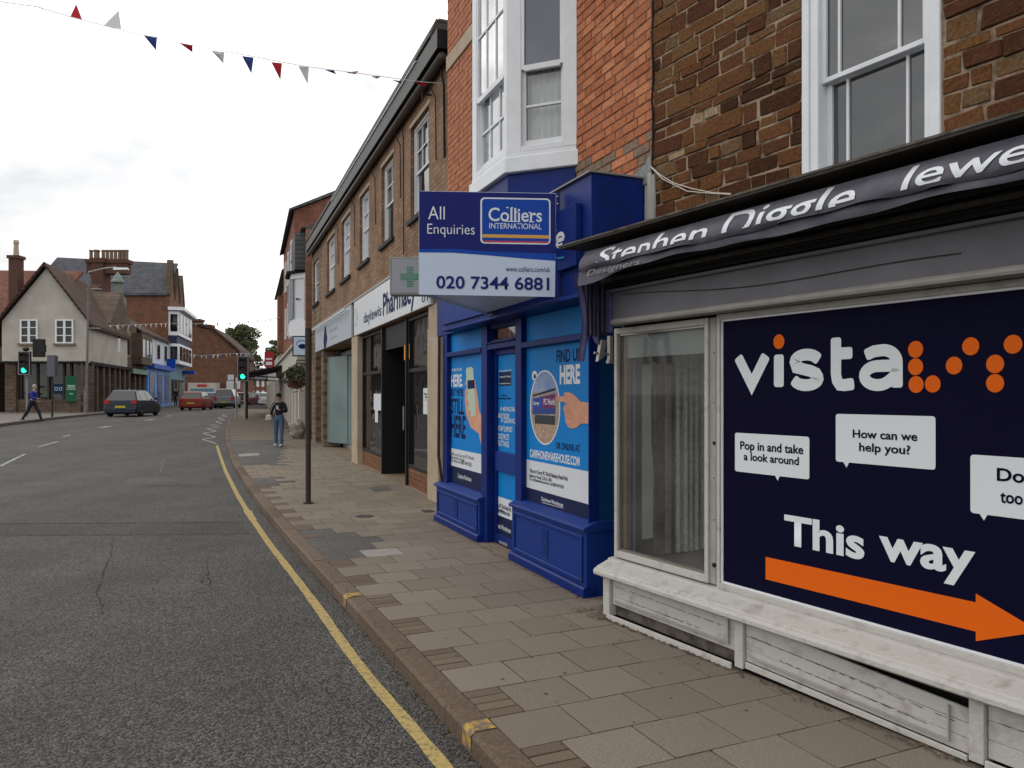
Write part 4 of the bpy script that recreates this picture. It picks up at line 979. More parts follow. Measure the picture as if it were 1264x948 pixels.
# stall risers ------------------------------------------------------
def riser(a, b, z1, label=None):
    """a = left end, b = right (near) end"""
    mb = MB(bB); mb.box(a, b, -.30, -.02, .10, z1-.04)
    r = mb.build('stall_riser', M['bluelt'], bevel=.003)
    mb = MB(bB); mb.prism([(-.30, z1-.039), (.006, z1-.039), (.012, z1-.02), (.004, z1-.008), (-.10, z1+.03), (-.30, z1+.03)], 'x', b-.012, a+.012); mb.build('riser_sill', M['bluelt'], r, fixn=True)
    mb = MB(bB); mb.prism([(-.1, .10), (.012, .10), (.012, .165), (-.002, .178), (-.1, .178)], 'x', b-.012, a+.012); mb.build('plinth', M['bluebay'], r, fixn=True)
    mb = MB(bB); w_ = .035; framebox(mb, b+.05, a-.05, .20, z1-.075, -.019, -.004, w_, .03, .03); mb.build('raised_moulding', M['bluelt'], r, bevel=.006)
    mb = MB(bB); c_ = (a+b)/2; zc = (.2+z1-.075)/2
    for k in range(9): mb.box(c_-.045, c_+.045, -.0195, -.010, zc-.10+k*.024, zc-.088+k*.024)
    framebox(mb, c_-.06, c_+.06, zc-.12, zc+.125, -.0195, -.014, .01); mb.build('vent', M['bluelt'], r, bevel=.001)
riser(3.93, Sd(589.5, 0), .565); riser(Sd(629.5, 0), .0, .64)
# recessed door
dD = -.165
mb = MB(bB); dl, dr = xs_['L3']-.005, xs_['R0']+.005
framebox(mb, dr, dl, .115, 2.110, dD-.03, dD+.02, .055, .10, .055); dor = mb.build('door', M['bluebay'], bevel=.004)
mb = MB(bB); mb.box(dl-.056, dr+.056, dD-.02, dD+.03, .865, 1.065); mb.build('lock_rail', M['bluelt'], dor, bevel=.004)
mb = MB(bB); mb.box(dl, dr, -.4, -.02, .098, .112); mb.build('door_step', M['cement'])
mb = MB(bB); mb.box(Sd(612, -.1), Sd(622, -.1), dD+.02, dD+.03, .135, .160); mb.build('letter_plate', M['steel'], dor)

# --- vinyl posters on the glazing -----------------------------------
# left window poster
def poster(label, a, b, zs, d=dV):
    """zs: list of (z0,z1,material)"""
    t = thing('shop_poster', label, 'poster', F, (a+b)/2, d, zs[0][0], 'printed vinyls filling the blue shop windows')
    for z0, z1, m in zs: mb = MB(t); mb.box(a, b, d-.014, d, z0, z1); mb.build('sheet', m)
    return t
pw = mat('poster white', (.58, .60, .64), .5)
L0, L1 = xs_['L1']-.001, xs_['L2']+.001
pz = poster('blue window vinyl with a hand holding a phone, leftmost of the blue shopfront', L0, L1, [(.56, .795, M['navy']), (.796, 1.005, pw), (1.006, 2.097, M['posterblue'])])
Z5 = lambda x, y: (530+x/7.29, 390+y/7.29); Z6 = lambda x, y: (530+x/5.573, 510+y/5.573)
e1 = dV+.002
condensed = dict(off=.03)
text('WE MAY NOT BE', F, Z5(200, 502), Z5(290, 466), e1, M['letw'], pz, off=.01); text('HERE.', F, Z5(197, 640), Z5(300, 522), e1, M['letw'], pz, off=.03)
text("BUT WE'RE", F, Z5(198, 722), Z5(305, 650), e1, M['letnavy'], pz, off=.015); text('STILL', F, Z5(196, 882), Z5(312, 742), e1, M['letnavy'], pz, off=.025)
text('HERE', F, Z6(148, 162), Z6(248, 20), e1, M['letnavy'], pz, off=.03)
flat(F, [Z5(*p) for p in ((322, 690), (345, 600), (318, 632), (330, 560), (350, 560), (352, 640), (410, 570), (430, 700), (452, 870), (500, 930), (500, 1100), (470, 1180), (445, 1060), (370, 1000), (330, 880), (318, 760))], e1, M['skin'], pz, name='hand')
flat(F, [Z5(*p) for p in ((328, 480), (345, 462), (380, 458), (395, 475), (418, 880), (405, 900), (360, 910), (350, 890))], e1+.001, mat('pale phone screen', (.42, .52, .42), .4), pz, name='phone')
flat(F, [Z5(*p) for p in ((342, 580), (403, 574), (409, 650), (344, 658))], e1+.002, M['letnavy'], pz, name='phone_picture')
for x, y in ((322, 690), (330, 790), (345, 880), (370, 940)): flat(F, [Z5(*p) for p in circ(x+12, y, 15, 34, 12)], e1+.0015, M['skin'], pz, name='fingertip')
for i, (x0, x1, y0, y1) in enumerate(((150, 305, 275, 322), (150, 240, 306, 332), (150, 290, 326, 360))): text(('Visit us at Currys PC World Banbury Retail Park', 'Banbury, OX16 3ER', 'Or carphonewarehouse.com'), F, (0, 0), (1, 1), e1, M['letdk'], pz) if False else text(('Visit us at Currys PC World', 'Retail Park, Road', 'Or call us on 0800 049 0250')[i], F, Z6(150, (292, 312, 332)[i]), Z6(x1, (301, 312, 342)[i]), e1, M['letdk'], pz)
text('Carphone Warehouse', F, Z6(196, 452), Z6(288, 440), e1, M['letw'], pz, off=.01)
# door posters
dd = dD-.005
pd = poster('blue door vinyl with a list of opening times, between the two big window vinyls', dl-.057, dr+.057, [(.217, .30, M['navy']), (.301, .40, M['navy']), (.401, .595, pw), (.596, .863, M['posterblue']), (1.067, 2.054, M['posterblue'])], dd)
e2 = dd+.002
flat(F, [Z5(*p) for p in ((628, 510), (735, 500), (735, 625), (628, 632))], e2, M['navy'], pd, name='logo_square')
text('Currys PC World', F, Z5(632, 562), Z5(732, 535), e2+.001, M['letw'], pd, off=.02)
for (t, y0, y1, x0, x1) in (('WE HAVE MOVED', 502, 484, 624, 738), ('Carphone', 616, 602, 628, 728)): text(t, F, Z5(x0, y0), Z5(x1, y1-2), e2+.001, M['letw'], pd, off=.03)
text('Nearby', F, Z5(650, 725), Z5(700, 705), e2, M['letnavy'], pd, off=.02); text('opening times', F, Z5(615, 755), Z5(735, 730), e2, M['letnavy'], pd, off=.02)
for t, x0, x1, y in (('IN  MOVING DEALS', 640, 780, 855), ('AVAILABLE NOW', 568, 720, 912), ('A  CLEARANCE', 645, 780, 958)):
    text(t, F, Z5(x0, y), Z5(x1, y-34), e2, M['letw'], pd, off=.01)
for t, x0, x1, y in (('STAFF SUPPORT', 475, 572, 122), ('PHONES FACTS', 455, 548, 174), ('GREAT THINGS', 462, 548, 222)): text(t, F, Z6(x0, y), Z6(x1, y-26), e2, M['letw'], pd, off=.01)
for i, y in enumerate((640, 655, 672)): text(('Visit us at Currys PC World Retail Park', 'Road, open daily', 'carphonewarehouse.com')[i], F, Z6(425, y), Z6(563-[0, 50, 10][i], y+8-[0, -4, 2][i]), e2, M['letdk'], pd, off=.01)
text('Carphone Warehouse', F, Z6(438, 785), Z6(560, 792), e2, M['letw'], pd, off=.01)
# right window poster
Z7 = lambda x, y: (630+x/6.77, 390+y/6.77); Z8 = lambda x, y: (630+x/6.77, 520+y/6.77)
pr = poster('large blue window vinyl with FIND US HERE, an oval shop picture and a pointing hand', xs_['R1']-.001, xs_['R2']+.001, [(.60, .786, M['navy']), (.787, 1.045, pw), (1.046, 2.079, M['posterblue'])])
text('FIND US', F, Z7(385, 392), Z7(584, 262), e1, M['letnavy'], pr, off=.02); text('HERE', F, Z7(412, 572), Z7(582, 400), e1, M['letw'], pr, off=.045)
text('OR ONLINE AT', F, Z8(378, 228), Z8(580, 198), e1, M['letnavy'], pr, off=.015); text('CARPHONEWAREHOUSE.COM', F, Z8(163, 300), Z8(578, 298), e1, M['letw'], pr, off=.025)
oc = Z7(285, 770); cs, cz = UV(*oc, e1)
orx = abs(UV(*Z7(160, 770), e1)[0]-UV(*Z7(412, 770), e1)[0])/2; orz = (UV(*Z7(285, 452), e1)[1]-UV(*Z8(285, 198), e1)[1])/2; cz = (UV(*Z7(285, 452), e1)[1]+UV(*Z8(285, 198), e1)[1])/2
flat(F, circ(cs, cz, orx, orz, 40), e1, M['letw'], pr, uv=True, name='oval_border')
flat(F, circ(cs, cz, orx*.93, orz*.96, 40), e1+.001, mat('printed sky', (.16, .24, .46), .5, c2=(.30, .36, .48), vs=8), pr, uv=True, name='oval_sky')
def seg(za, zb, m, nm, k, xa=-1, xb=1, sl=0):
    """slice of the oval between heights"""
    P_ = []
    n_ = 10
    for i in range(n_+1):
        z_ = za+(zb-za)*i/n_; w_ = orx*.93*math.sqrt(max(0, 1-((z_-cz)/(orz*.96))**2)); P_.append((cs-min(w_, orx*.93*abs(xb)) if xb < 1 else cs-w_, z_))
    for i in range(n_, -1, -1):
        z_ = za+(zb-za)*i/n_; w_ = orx*.93*math.sqrt(max(0, 1-((z_-cz)/(orz*.96))**2)); P_.append((cs+(min(w_, orx*.93*abs(xa))), z_))
    flat(F, P_, k, m, pr, uv=True, name=nm)
zq = lambda y: UV(*Z7(285, y), e1)[1]
seg(cz-orz*.955, zq(905), mat('printed paving', (.36, .25, .18), .6, var=.3, vs=30), 'oval_paving', e1+.0016)
seg(zq(905), zq(640), mat('printed building', (.30, .25, .20), .6, var=.3, vs=20), 'oval_building', e1+.0017)
seg(zq(905), zq(830), mat('printed dark windows', (.03, .035, .04), .6), 'oval_windows', e1+.0020, .7, .75)
flat(F, [Z7(*p) for p in ((188, 660), (375, 600), (375, 622), (188, 676))], e1+.0022, M['letdk'], pr, name='oval_roof')
flat(F, [Z7(*p) for p in ((186, 690), (268, 672), (268, 820), (186, 820))], e1+.0024, mat('printed blue', (.02, .05, .30), .5), pr, name='oval_fascia')
flat(F, [Z7(*p) for p in ((268, 672), (376, 648), (376, 820), (268, 820))], e1+.0024, mat('printed purple', (.14, .015, .12), .5), pr, name='oval_fascia')
flat(F, [Z7(*p) for p in ((186, 775), (376, 770), (376, 820), (186, 822))], e1+.0027, mat('printed blue low', (.02, .05, .22), .5), pr, name='oval_fascia')
text('Currys', F, Z7(190, 752), Z7(240, 712), e1+.003, M['letw'], pr, off=.02); text('PC World', F, Z7(278, 742), Z7(370, 692), e1+.003, M['letw'], pr, off=.02)
flat(F, [Z7(*p) for p in circ(203, 500, 22, 42, 20)], e1, M['letw'], pr, name='map_pin'); flat(F, [Z7(*p) for p in circ(203, 505, 9, 20, 12)], e1+.001, M['letnavy'], pr, name='map_pin')
hand = [(375, 680), (400, 668), (445, 672), (448, 640), (480, 635), (520, 650), (560, 685), (588, 715), (625, 722), (664, 724), (664, 900), (610, 898), (585, 905), (550, 935), (510, 942), (480, 925), (460, 880), (455, 820), (440, 770), (455, 745), (470, 735), (440, 715), (400, 718), (378, 706)]
flat(F, [Z7(*p) for p in hand], e1+.0032, M['skin'], pr, name='hand')
M['skin2'] = mat('skin shadow print', (.42, .19, .12), .6)
for a_, b_ in (((458, 800), (515, 815)), ((462, 850), (520, 862)), ((480, 905), (530, 900)), ((515, 760), (522, 900))):
    pa, pb = UV(*Z7(*a_), e1), UV(*Z7(*b_), e1); v = Vector((pb[0]-pa[0], pb[1]-pa[1])).normalized()*.0025; n_ = (-v.y, v.x)
    flat(F, [(pa[0]+n_[0], pa[1]+n_[1]), (pb[0]+n_[0], pb[1]+n_[1]), (pb[0]-n_[0], pb[1]-n_[1]), (pa[0]-n_[0], pa[1]-n_[1])], e1+.004, M['skin2'], pr, uv=True, name='hand_crease')
text('Visit us at Currys PC World Banbury Retail Park', F, Z8(160, 435), Z8(480, 462), e1, M['letdk'], pr, off=.015); text('Banbury Road, OX16 3ER', F, Z8(160, 473), Z8(345, 478), e1, M['letdk'], pr, off=.01)
text('Or carphonewarehouse.com or call 0800 049 0250', F, Z8(160, 500), Z8(445, 535), e1, M['letdk'], pr, off=.01)
text('Carphone Warehouse', F, Z8(258, 672), Z8(440, 682), e1, M['letw'], pr, off=.015)
text('Carphone Warehouse', F, Z8(258, 672), Z8(440, 682), e1, M['letw'], pr) if False else None
flat(F, [Z8(*p) for p in ((262, 676), (440, 724), (440, 728), (262, 680))], e1, M['letw'], pr, name='underline')

# --- estate agent V-board -------------------------------------------
Yb = 5.95
vb = thing('estate_board', 'blue and white estate agent board jutting out over the pavement from the blue shop', 'sign', loc=(0, 0, 0))
P3 = lambda px, py, dy=0: at(px, py, Yb-dy)
vb.location = at(688, 366, Yb); OFF[vb.name] = Vector(vb.location)
OFFW = OFF[vb.name]
def board_poly(pts, m, dy, nm, th=0):
    mb = MB(vb)
    v0 = [P3(x, y, dy) for x, y in pts]
    if th: mb.add(v0+[v+Vector((0, th, 0)) for v in v0], [tuple(range(len(pts)))[::-1], tuple(range(len(pts), 2*len(pts)))]+[(i, (i+1) % len(pts), len(pts)+(i+1) % len(pts), len(pts)+i) for i in range(len(pts))])
    else: mb.add(v0, [tuple(range(len(pts)))])
    o = mb.build(nm, m, fixn=bool(th))
    if not th:
        bm = bmesh.new(); bm.from_mesh(o.data)
        for f in bm.faces:
            if f.normal.y > 0: f.normal_flip()
        bmesh.ops.triangulate(bm, faces=bm.faces); bm.to_mesh(o.data); bm.free()
    return o
M['boardnavy'] = mat('board navy', (.008, .014, .135), .45, spec=.12); M['boardblue'] = mat('board mid blue', (.006, .055, .34), .45, spec=.12); M['boardwhite'] = mat('board pale', (.47, .55, .68), .45)
board_poly([(517, 235.5), (686.5, 238.5), (685, 366.5), (517, 363.5)], M['boardwhite'], 0, 'board', .012)
board_poly([(517.4, 236), (686, 239), (685.4, 322), (650, 319.5), (600, 315), (560, 312), (517.4, 311.5)], M['boardblue'], .001, 'blue_band')
board_poly([(517.4, 236), (686, 239), (685.6, 313), (600, 310), (560, 307), (517.4, 307.5)], M['boardnavy'], .0018, 'navy_field')
def rr(x0, y0, x1, y1, r, sk=.018):
    P_ = []
    for cx, cy, a0 in ((x1-r, y0+r, -90), (x1-r, y1-r, 0), (x0+r, y1-r, 90), (x0+r, y0+r, 180)):
        for i in range(5): a_ = math.radians(a0+90*i/4); P_.append((cx+r*math.cos(a_), cy+r*math.sin(a_)+(cx-x0)*sk))
    return P_
board_poly(rr(593, 243.5, 679.5, 300.5, 5), M['letw'], .0026, 'logo_border'); board_poly(rr(595, 245.3, 677.8, 298.7, 4), M['boardblue'], .0034, 'logo_field')
M['gold'] = mat('gold stripe', (.62, .33, .06), .5); M['crimson'] = mat('crimson stripe', (.45, .03, .05), .5)
board_poly([(595.3, 289), (677.6, 290.5), (677.6, 294.5), (595.3, 293)], M['gold'], .0042, 'stripe')
board_poly([(595.5, 296.8), (677.4, 298.2), (676, 300), (597, 298.8)], M['crimson'], .0042, 'stripe')
def btext(t, x0, y0, x1, y1, m, off=0, dy=.005, sk=.018):
    me = text_data(t, off); xs_2 = [v.co.x for v in me.vertices]; ys_ = [v.co.y for v in me.vertices]; a, b, c, d = min(xs_2), max(xs_2), min(ys_), max(ys_)
    for v in me.vertices:
        u = (v.co.x-a)/(b-a); w = (v.co.y-c)/(d-c); px = x0+(x1-x0)*u; py = y0+(y1-y0)*w+(px-x0)*sk; v.co = P3(px, py, dy)-OFFW
    me.materials.append(m); o = bpy.data.objects.new('lettering', me); col.objects.link(o); o.parent = vb
btext('All', 528.5, 270.5, 549, 254.5, M['letw'], -.005); btext('Enquiries', 527.5, 292.5, 586, 276, M['letw'], -.008)
btext('020 7344 6881', 538.5, 356, 678, 340, M['boardnavy'], .018); btext('www.colliers.com/uk', 624.5, 335, 679, 328.5, M['boardnavy'])
btext('INTERNATIONAL', 604, 282, 668.5, 275, M['letw'], .003)
# serif capital word built from sans letters with slab feet
btext('Colliers', 603, 273, 669, 256, M['letw'], .012)
for x, y, w_ in ((628.2, 272.6, 5.6), (633.8, 272.7, 5.6), (639.4, 272.9, 5.6), (656.2, 273.2, 6.4)):
    board_poly([(x-w_/2, y), (x+w_/2, y+.1), (x+w_/2, y+1.2), (x-w_/2, y+1.1)], M['letw'], .0056, 'serif')
for x, y in ((627.2, 255.6), (632.8, 255.7), (638.4, 261.2), (654.6, 261.6)): board_poly([(x-2.2, y), (x+.6, y), (x+.6, y+1.1), (x-2.2, y+1.4)], M['letw'], .0056, 'serif')
pA, pB_, pC_ = P3(517, 363.5), P3(686, 366.5), Vector((F.w(1.75, .14).x, F.w(1.75, .14).y, P3(517, 364).z))
top = P3(517, 235.5).z-.002
mb = MB(vb); q = pC_.copy(); a_ = P3(518, 363.5)+Vector((0, .0135, 0))
mb.add([a_, q, Vector((q.x, q.y, top)), Vector((a_.x, a_.y, top)), a_+Vector((.01, .012, 0)), q+Vector((.01, 0, 0)), Vector((q.x+.01, q.y, top)), Vector((a_.x+.01, a_.y+.012, top))],
       [(0, 1, 2, 3), (4, 7, 6, 5), (0, 3, 7, 4), (1, 5, 6, 2), (0, 4, 5, 1), (3, 2, 6, 7)]); mb.build('rear_board', M['boardwhite'], fixn=True)
mb = MB(vb); zb = pA.z+.02; e_ = P3(684, 366)+Vector((0, .014, 0)); tri = [Vector((a_.x+.03, a_.y+.005, zb)), Vector((e_.x, e_.y, zb)), Vector((q.x+.02, q.y-.0, zb))]
mb.add(tri+[v+Vector((0, 0, .012)) for v in tri], [(0, 2, 1), (3, 4, 5), (0, 1, 4, 3), (1, 2, 5, 4), (2, 0, 3, 5)]); mb.build('bottom_brace', M['signw'])
mb = MB(vb)
for y in (243, 252, 285, 300, 318): p = P3(687.5, y); mb.cyl(p, p+Vector((.012, -.01, 0)), .008, n=7)
mb.build('bolt', M['metal'])
mb = MB(vb); p0, p1 = P3(686.5, 238.5), P3(685.5, 366.5); w_ = F.w(.15, .12)
mb.hexa([p1, p1+Vector((.03, .0, 0)), p1+Vector((.03, .02, 0)), p1+Vector((0, .02, 0))], [p0, p0+Vector((.03, .0, 0)), p0+Vector((.03, .02, 0)), p0+Vector((0, .02, 0))]); mb.build('fixing_batten', M['boardnavy'])

# ================================================================== C: brown brick terrace with the pharmacy
F = FC; UVc = FC.uv
M['brownbrick'] = brickmat('brown brick', (.185, .105, .062), (.27, .16, .095), (.15, .10, .07), FC.a)
M['quoin'] = brickmat('brown rubble stone', (.10, .062, .035), (.17, .11, .062), (.19, .15, .11), FC.a, bw=.34, bh=.16, ms=.02)
bC = thing('brown_brick_terrace', 'long brown brick terrace with six white sash windows above the pharmacy shopfronts', 'building', F, 0, 0, 0)
wins = []
for (xa, xb) in ((507, 529.5), (471, 485.5), (444, 455.5), (421.8, 432.2), (403.8, 413.2)): wins.append((F.sd(xa)[0], F.sd(xb)[0]))
W6 = (F.sd(386.6)[0], F.sd(393)[0])
zA, zB, zE = 4.47, 5.97, 6.20
mb = MB(bC); wall_holes(mb, -.74, 12.55, 3.72, 6.62, -.35, 0, [(b, a, zA, zB) for a, b in wins]); mb.build('wall', M['brownbrick'])
mb = MB(bC); wall_holes(mb, 12.55, 15.2, 3.72, 6.62, -.35, -.01, [(W6[1], W6[0], zA+.05, zB-.08)]); mb.box(12.3, 12.85, -.35, -.01, .1, 3.72); mb.box(14.2, 15.2, -6, -.01, .1, 3.72); mb.box(15.0, 15.2, -6, -.35, 3.72, 6.62); mb.build('stone_end_wall', M['quoin'])
mb = MB(bC); mb.box(-.74, -.5, -6, -.35, .1, 6.6); mb.box(-.74, 15.2, -6.2, -6, .1, 6.6); mb.build('rear_wall', M['brownbrick'])
def sash(root, a, b, z0, z1, par_m, cols, rows, d=-.09, name='sash_window', lintel=True, mg='glass'):
    """a>b : left and right s of the opening"""
    mb = MB(root); framebox(mb, b+.002, a-.002, z0+.002, z1-.002, d-.06, d+.03, .055, .06, .05); w = mb.build(name, par_m)
    zm = (z0+z1)/2
    mb = MB(root)
    for (za, zb, dd) in ((zm-.02, z1-.05, d-.005), (z0+.06, zm+.02, d-.035)):
        framebox(mb, b+.055, a-.055, za, zb, dd-.02, dd+.012, .03)
        for k in range(1, cols): c = b+.055+(a-b-.11)*k/cols; mb.box(c-.010, c+.010, dd-.015, dd+.008, za+.03, zb-.03)
        for k in range(1, rows): z = za+(zb-za)*k/rows; mb.box(b+.085, a-.085, dd-.014, dd+.007, z-.010, z+.010)
    mb.build('glazing_bars', par_m, w)
    mb = MB(root); mb.box(b+.05, a-.05, d-.028, d-.024, z0+.05, z1-.05); mb.build('pane', M[mg], w)
    mb = MB(root); mb.box(b-.09, a+.09, -.06, .055, z0-.075, z0-.004); mb.build('window_sill', M['awnbox'], w)
    if lintel: mb = MB(root); mb.box(b-.06, a+.06, -.03, .006, z1+.001, z1+.07); mb.build('lintel', M['stonepil'], w)
    return w
M['skyglass'] = glassmat('glass with painted sky reflection', (.42, .44, .46), .05, spec=1.0)  # pale base colour stands in for sky reflected in the panes
for k, (a, b) in enumerate(wins): sash(bC, a, b, zA, zB, M['white'], 2 if k else 3, 2, mg='skyglass' if k > 1 else 'glass')
sash(bC, W6[0], W6[1], zA+.05, zB-.08, M['white'], 1, 1, lintel=False)
# eaves, gutter and tiles
mb = MB(bC); mb.cyl((-.72, .09, 6.24), (15.25, .09, 6.24), .062, n=10); mb.build('gutter_pipe', mat('brown plastic gutter', (.075, .06, .052), .5), smooth=True)
mb = MB(bC); mb.box(-.74, 15.3, 0.001, .17, 6.34, 6.60); mb.build('eaves_board', M['black'])
mb = MB(bC); mb.box(.40, 9.3, .12, .19, 6.605, 6.622); mb.build('eaves_sky_strip', M['signw'])  # white strip stands in for sky showing through the gap under the tiles
M['tiles'] = slate('grey-brown roof tiles', (.055, .048, .042), (.085, .075, .065), FC.a)
ntile = 0
mbt = MB(bC)
tile_u = unit_block('roof_tile', mat('roof tile', (.065, .056, .05), .85, rnd=.25, var=.25, vs=8), 0, .02)
mb = MB(bC); mb.hexa([(15.3, .16, 6.64), (-.36, .16, 6.64), (-.36, -.1, 6.64), (15.3, -.1, 6.64)][::-1], [(15.3, .04, 6.93), (-.36, .04, 6.93), (-.36, -.22, 6.93), (15.3, -.22, 6.93)][::-1]); mb.build('mansard', M['tiles'], fixn=True)
sx_ = -.36
while sx_ < 15.2:
    wdt = .42; inst(tile_u, 'roof_tile', bC, (sx_+wdt/2, .113, 6.785), (wdt-.012, .03, .30), (math.radians(22), 0, 0)); sx_ += wdt
mb = MB(bC); mb.prism([(-.2, 6.90), (-3.1, 8.3), (-6.2, 6.9), (-6.2, 6.6), (-.2, 6.6)], 'x', 15.25, .6); mb.build('main_roof', M['tiles'], fixn=True)
mb = MB(bC); mb.box(10.2, 11.0, -.9, -.4, 6.7, 7.45); mb.build('chimney', M['quoin'])
mb = MB(bC); mb.tube([(-.45, .05, 6.6), (-.45, .06, 6.3), (-.62, .04, 5.9), (-.62, .03, 4.9)], .018, 6); mb.tube([(1.9, .06, 6.3), (1.9, .02, 5.95), (1.88, .02, 4.0)], .009, 5)
for s_ in (.05, 2.3, 4.5, 6.9, 9.4): mb.tube([(s_, .12, 6.55), (s_-.05, .12, 6.2), (s_-.2, .03, 5.9), (s_-.2, .02, 5.0)], .009, 5)
mb.build('cable_run', M['dark'])
mb = MB(bC); mb.tube([(.1, .02, 6.02), (.1, .16, 6.02), (.1, .16, 5.93)], .015, 6); mb.build('hook', M['black'])
# shopfront surrounds
gz = .10
mb = MB(bC); mb.box(-.28, .30, -.5, .03, gz, 2.62); mb.box(-.28, .30, -.5, .015, 2.621, 2.955); mb.build('pilaster', M['stonepil'], bevel=.006)
pq = (F.sd(434, .03)[0], F.sd(441.0, .03)[0])
mb = MB(bC); mb.box(pq[1], pq[0], -.5, .03, gz, 2.955); mb.build('pilaster', M['stonepil'], bevel=.006)
mb = MB(bC); mb.box(-.7, 12.6, -.6, .0, 2.956, 3.72); mb.build('shop_beam', M['brownbrick'])
mb = MB(bC); mb.box(-.7, 15.0, .0, .06, 3.735, 3.78); mb.build('fascia_capping', M['greymould'])
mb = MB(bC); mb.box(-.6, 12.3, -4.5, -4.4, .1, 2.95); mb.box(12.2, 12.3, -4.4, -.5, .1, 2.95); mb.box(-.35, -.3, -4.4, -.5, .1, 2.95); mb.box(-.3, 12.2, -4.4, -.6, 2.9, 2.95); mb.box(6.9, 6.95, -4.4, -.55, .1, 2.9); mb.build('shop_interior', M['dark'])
mb = MB(bC); mb.box(-.3, 12.2, -4.4, .0, .095, .112); mb.build('shop_floor', mat('tiled threshold', (.17, .125, .085), .7, var=.2, vs=6))
dG = -.10
def shopwin(a, b, z0, zt, z1, riser=None):
    mb = MB(bC); framebox(mb, b, a, z0, z1, dG-.05, dG+.02, .05, .06, .05); mb.box(b+.05, a-.05, dG-.05, dG+.015, zt-.03, zt+.03); w = mb.build('shop_window', M['black'], bevel=.003)
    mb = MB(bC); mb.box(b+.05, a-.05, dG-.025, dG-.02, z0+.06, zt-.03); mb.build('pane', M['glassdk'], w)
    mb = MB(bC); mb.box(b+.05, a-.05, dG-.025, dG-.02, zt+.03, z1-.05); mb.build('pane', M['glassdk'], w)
    if riser:
        n = 4
        for k in range(n): mb = MB(bC); h = (z0-.11)/n; mb.box(b, a, dG-.1, dG+.01+.002*(k % 2), .11+h*k, .11+h*(k+1)-.006); mb.build('timber_board', M['wood'], w)
    return w
rA, rB = F.sd(505, dG)[0], .31
w1 = shopwin(rA, rB, .42, 2.05, 2.93, True)
lA, lB = pq[1]-.01, F.sd(474, dG)[0]
w2 = shopwin(lA, lB, .42, 2.10, 2.93, True)
mb = MB(bC); c_ = F.sd(458, dG)[0]; mb.box(c_-.03, c_+.03, dG-.04, dG+.015, 2.14, 2.88); mb.build('mullion', M['black'], w2)
# door recess
mb = MB(bC); mb.box(lB-.09, lB-.0, -.5, dG+.06, .112, 2.93); mb.box(rA+.002, rA+.08, -.5, dG+.05, .112, 2.93); mb.box(lB-.09, rA+.08, -.5, -.10, 2.50, 2.93); dfr = mb.build('door_frame', M['black'])
mb = MB(bC); framebox(mb, rA+.09, rA+1.0, .125, 2.45, -.9, -.86, .08); dr_ = mb.build('door', M['black']); mb = MB(bC); mb.box(rA+.17, rA+.92, -.885, -.88, .2, 2.37); mb.build('pane', M['glassdk'], dr_)
mb = MB(bC); mb.cyl((rA+.02, dG+.09, 1.05), (rA+.02, dG+.09, 1.45), .014, n=7); mb.build('door_handle', M['metal'], dfr)
# notices and small prints
def note(px0, px1, y0, y1, m, label, d=dG-.015, F=FC, cat='notice', txt=None, name='paper_notice'):
    a = F.uv(px0, y1, d); b = F.uv(px1, y0, d)
    t = thing(name, label, cat, F, a[0], d, a[1]); mb = MB(t); mb.box(b[0], a[0], d, d+.003, a[1], b[1]); mb.build('sheet', m)
    if txt:
        for (tt, fx0, fx1, fz0, fz1, tm) in txt: text(tt, F, (a[0]+(b[0]-a[0])*fx0, a[1]+(b[1]-a[1])*fz0), (a[0]+(b[0]-a[0])*fx1, a[1]+(b[1]-a[1])*fz1), d+.005, tm, t, uv=True, off=.02)
    return t
M['paper'] = mat('paper', (.55, .57, .60), .7); M['amber'] = mat('amber print', (.70, .26, .02), .6)
note(522.6, 530, 479, 511, M['paper'], 'tall white paper notice on the dark glass nearest the stone pilaster', txt=[('Please', .1, .9, .74, .82, M['letdk']), ('one', .3, .7, .62, .69, M['letdk']), ('in', .4, .6, .52, .58, M['letdk'])])
note(461.5, 472.5, 486, 506, M['paper'], 'white notice inside the left pharmacy window', d=dG-.018); note(463, 466.5, 506.5, 521, M['paper'], 'narrow white notice hanging below another in the left pharmacy window', d=dG-.018)
note(499.0, 505.7, 424.5, 444.5, M['amber'], 'orange sign high in the dark pharmacy doorway', d=-.09, txt=[('24', .25, .75, .4, .65, M['letdk'])])
note(480.5, 484, 469, 509, M['paper'], 'narrow pale poster inside the dark pharmacy doorway', d=-.9)
# wet floor sign inside
c = gp(482.5, 559, .1); mbx = thing('wet_floor_sign', 'yellow folding warning sign standing inside the dark pharmacy doorway', 'floor sign', loc=(c.x+.3, c.y+.55, .112)); mbx.rotation_euler.z = FC.rz+PI/2
mb = MB(); mb.hexa([(-.14, -.16, 0), (.14, -.16, 0), (.14, -.14, 0), (-.14, -.14, 0)], [(-.09, -.02, .62), (.09, -.02, .62), (.09, 0, .62), (-.09, 0, .62)]); mb.hexa([(-.14, .14, 0), (.14, .14, 0), (.14, .16, 0), (-.14, .16, 0)], [(-.09, .0, .62), (.09, .0, .62), (.09, .02, .62), (-.09, .02, .62)]); mb.build('panel', mat('yellow plastic', (.55, .36, .02), .5), mbx)
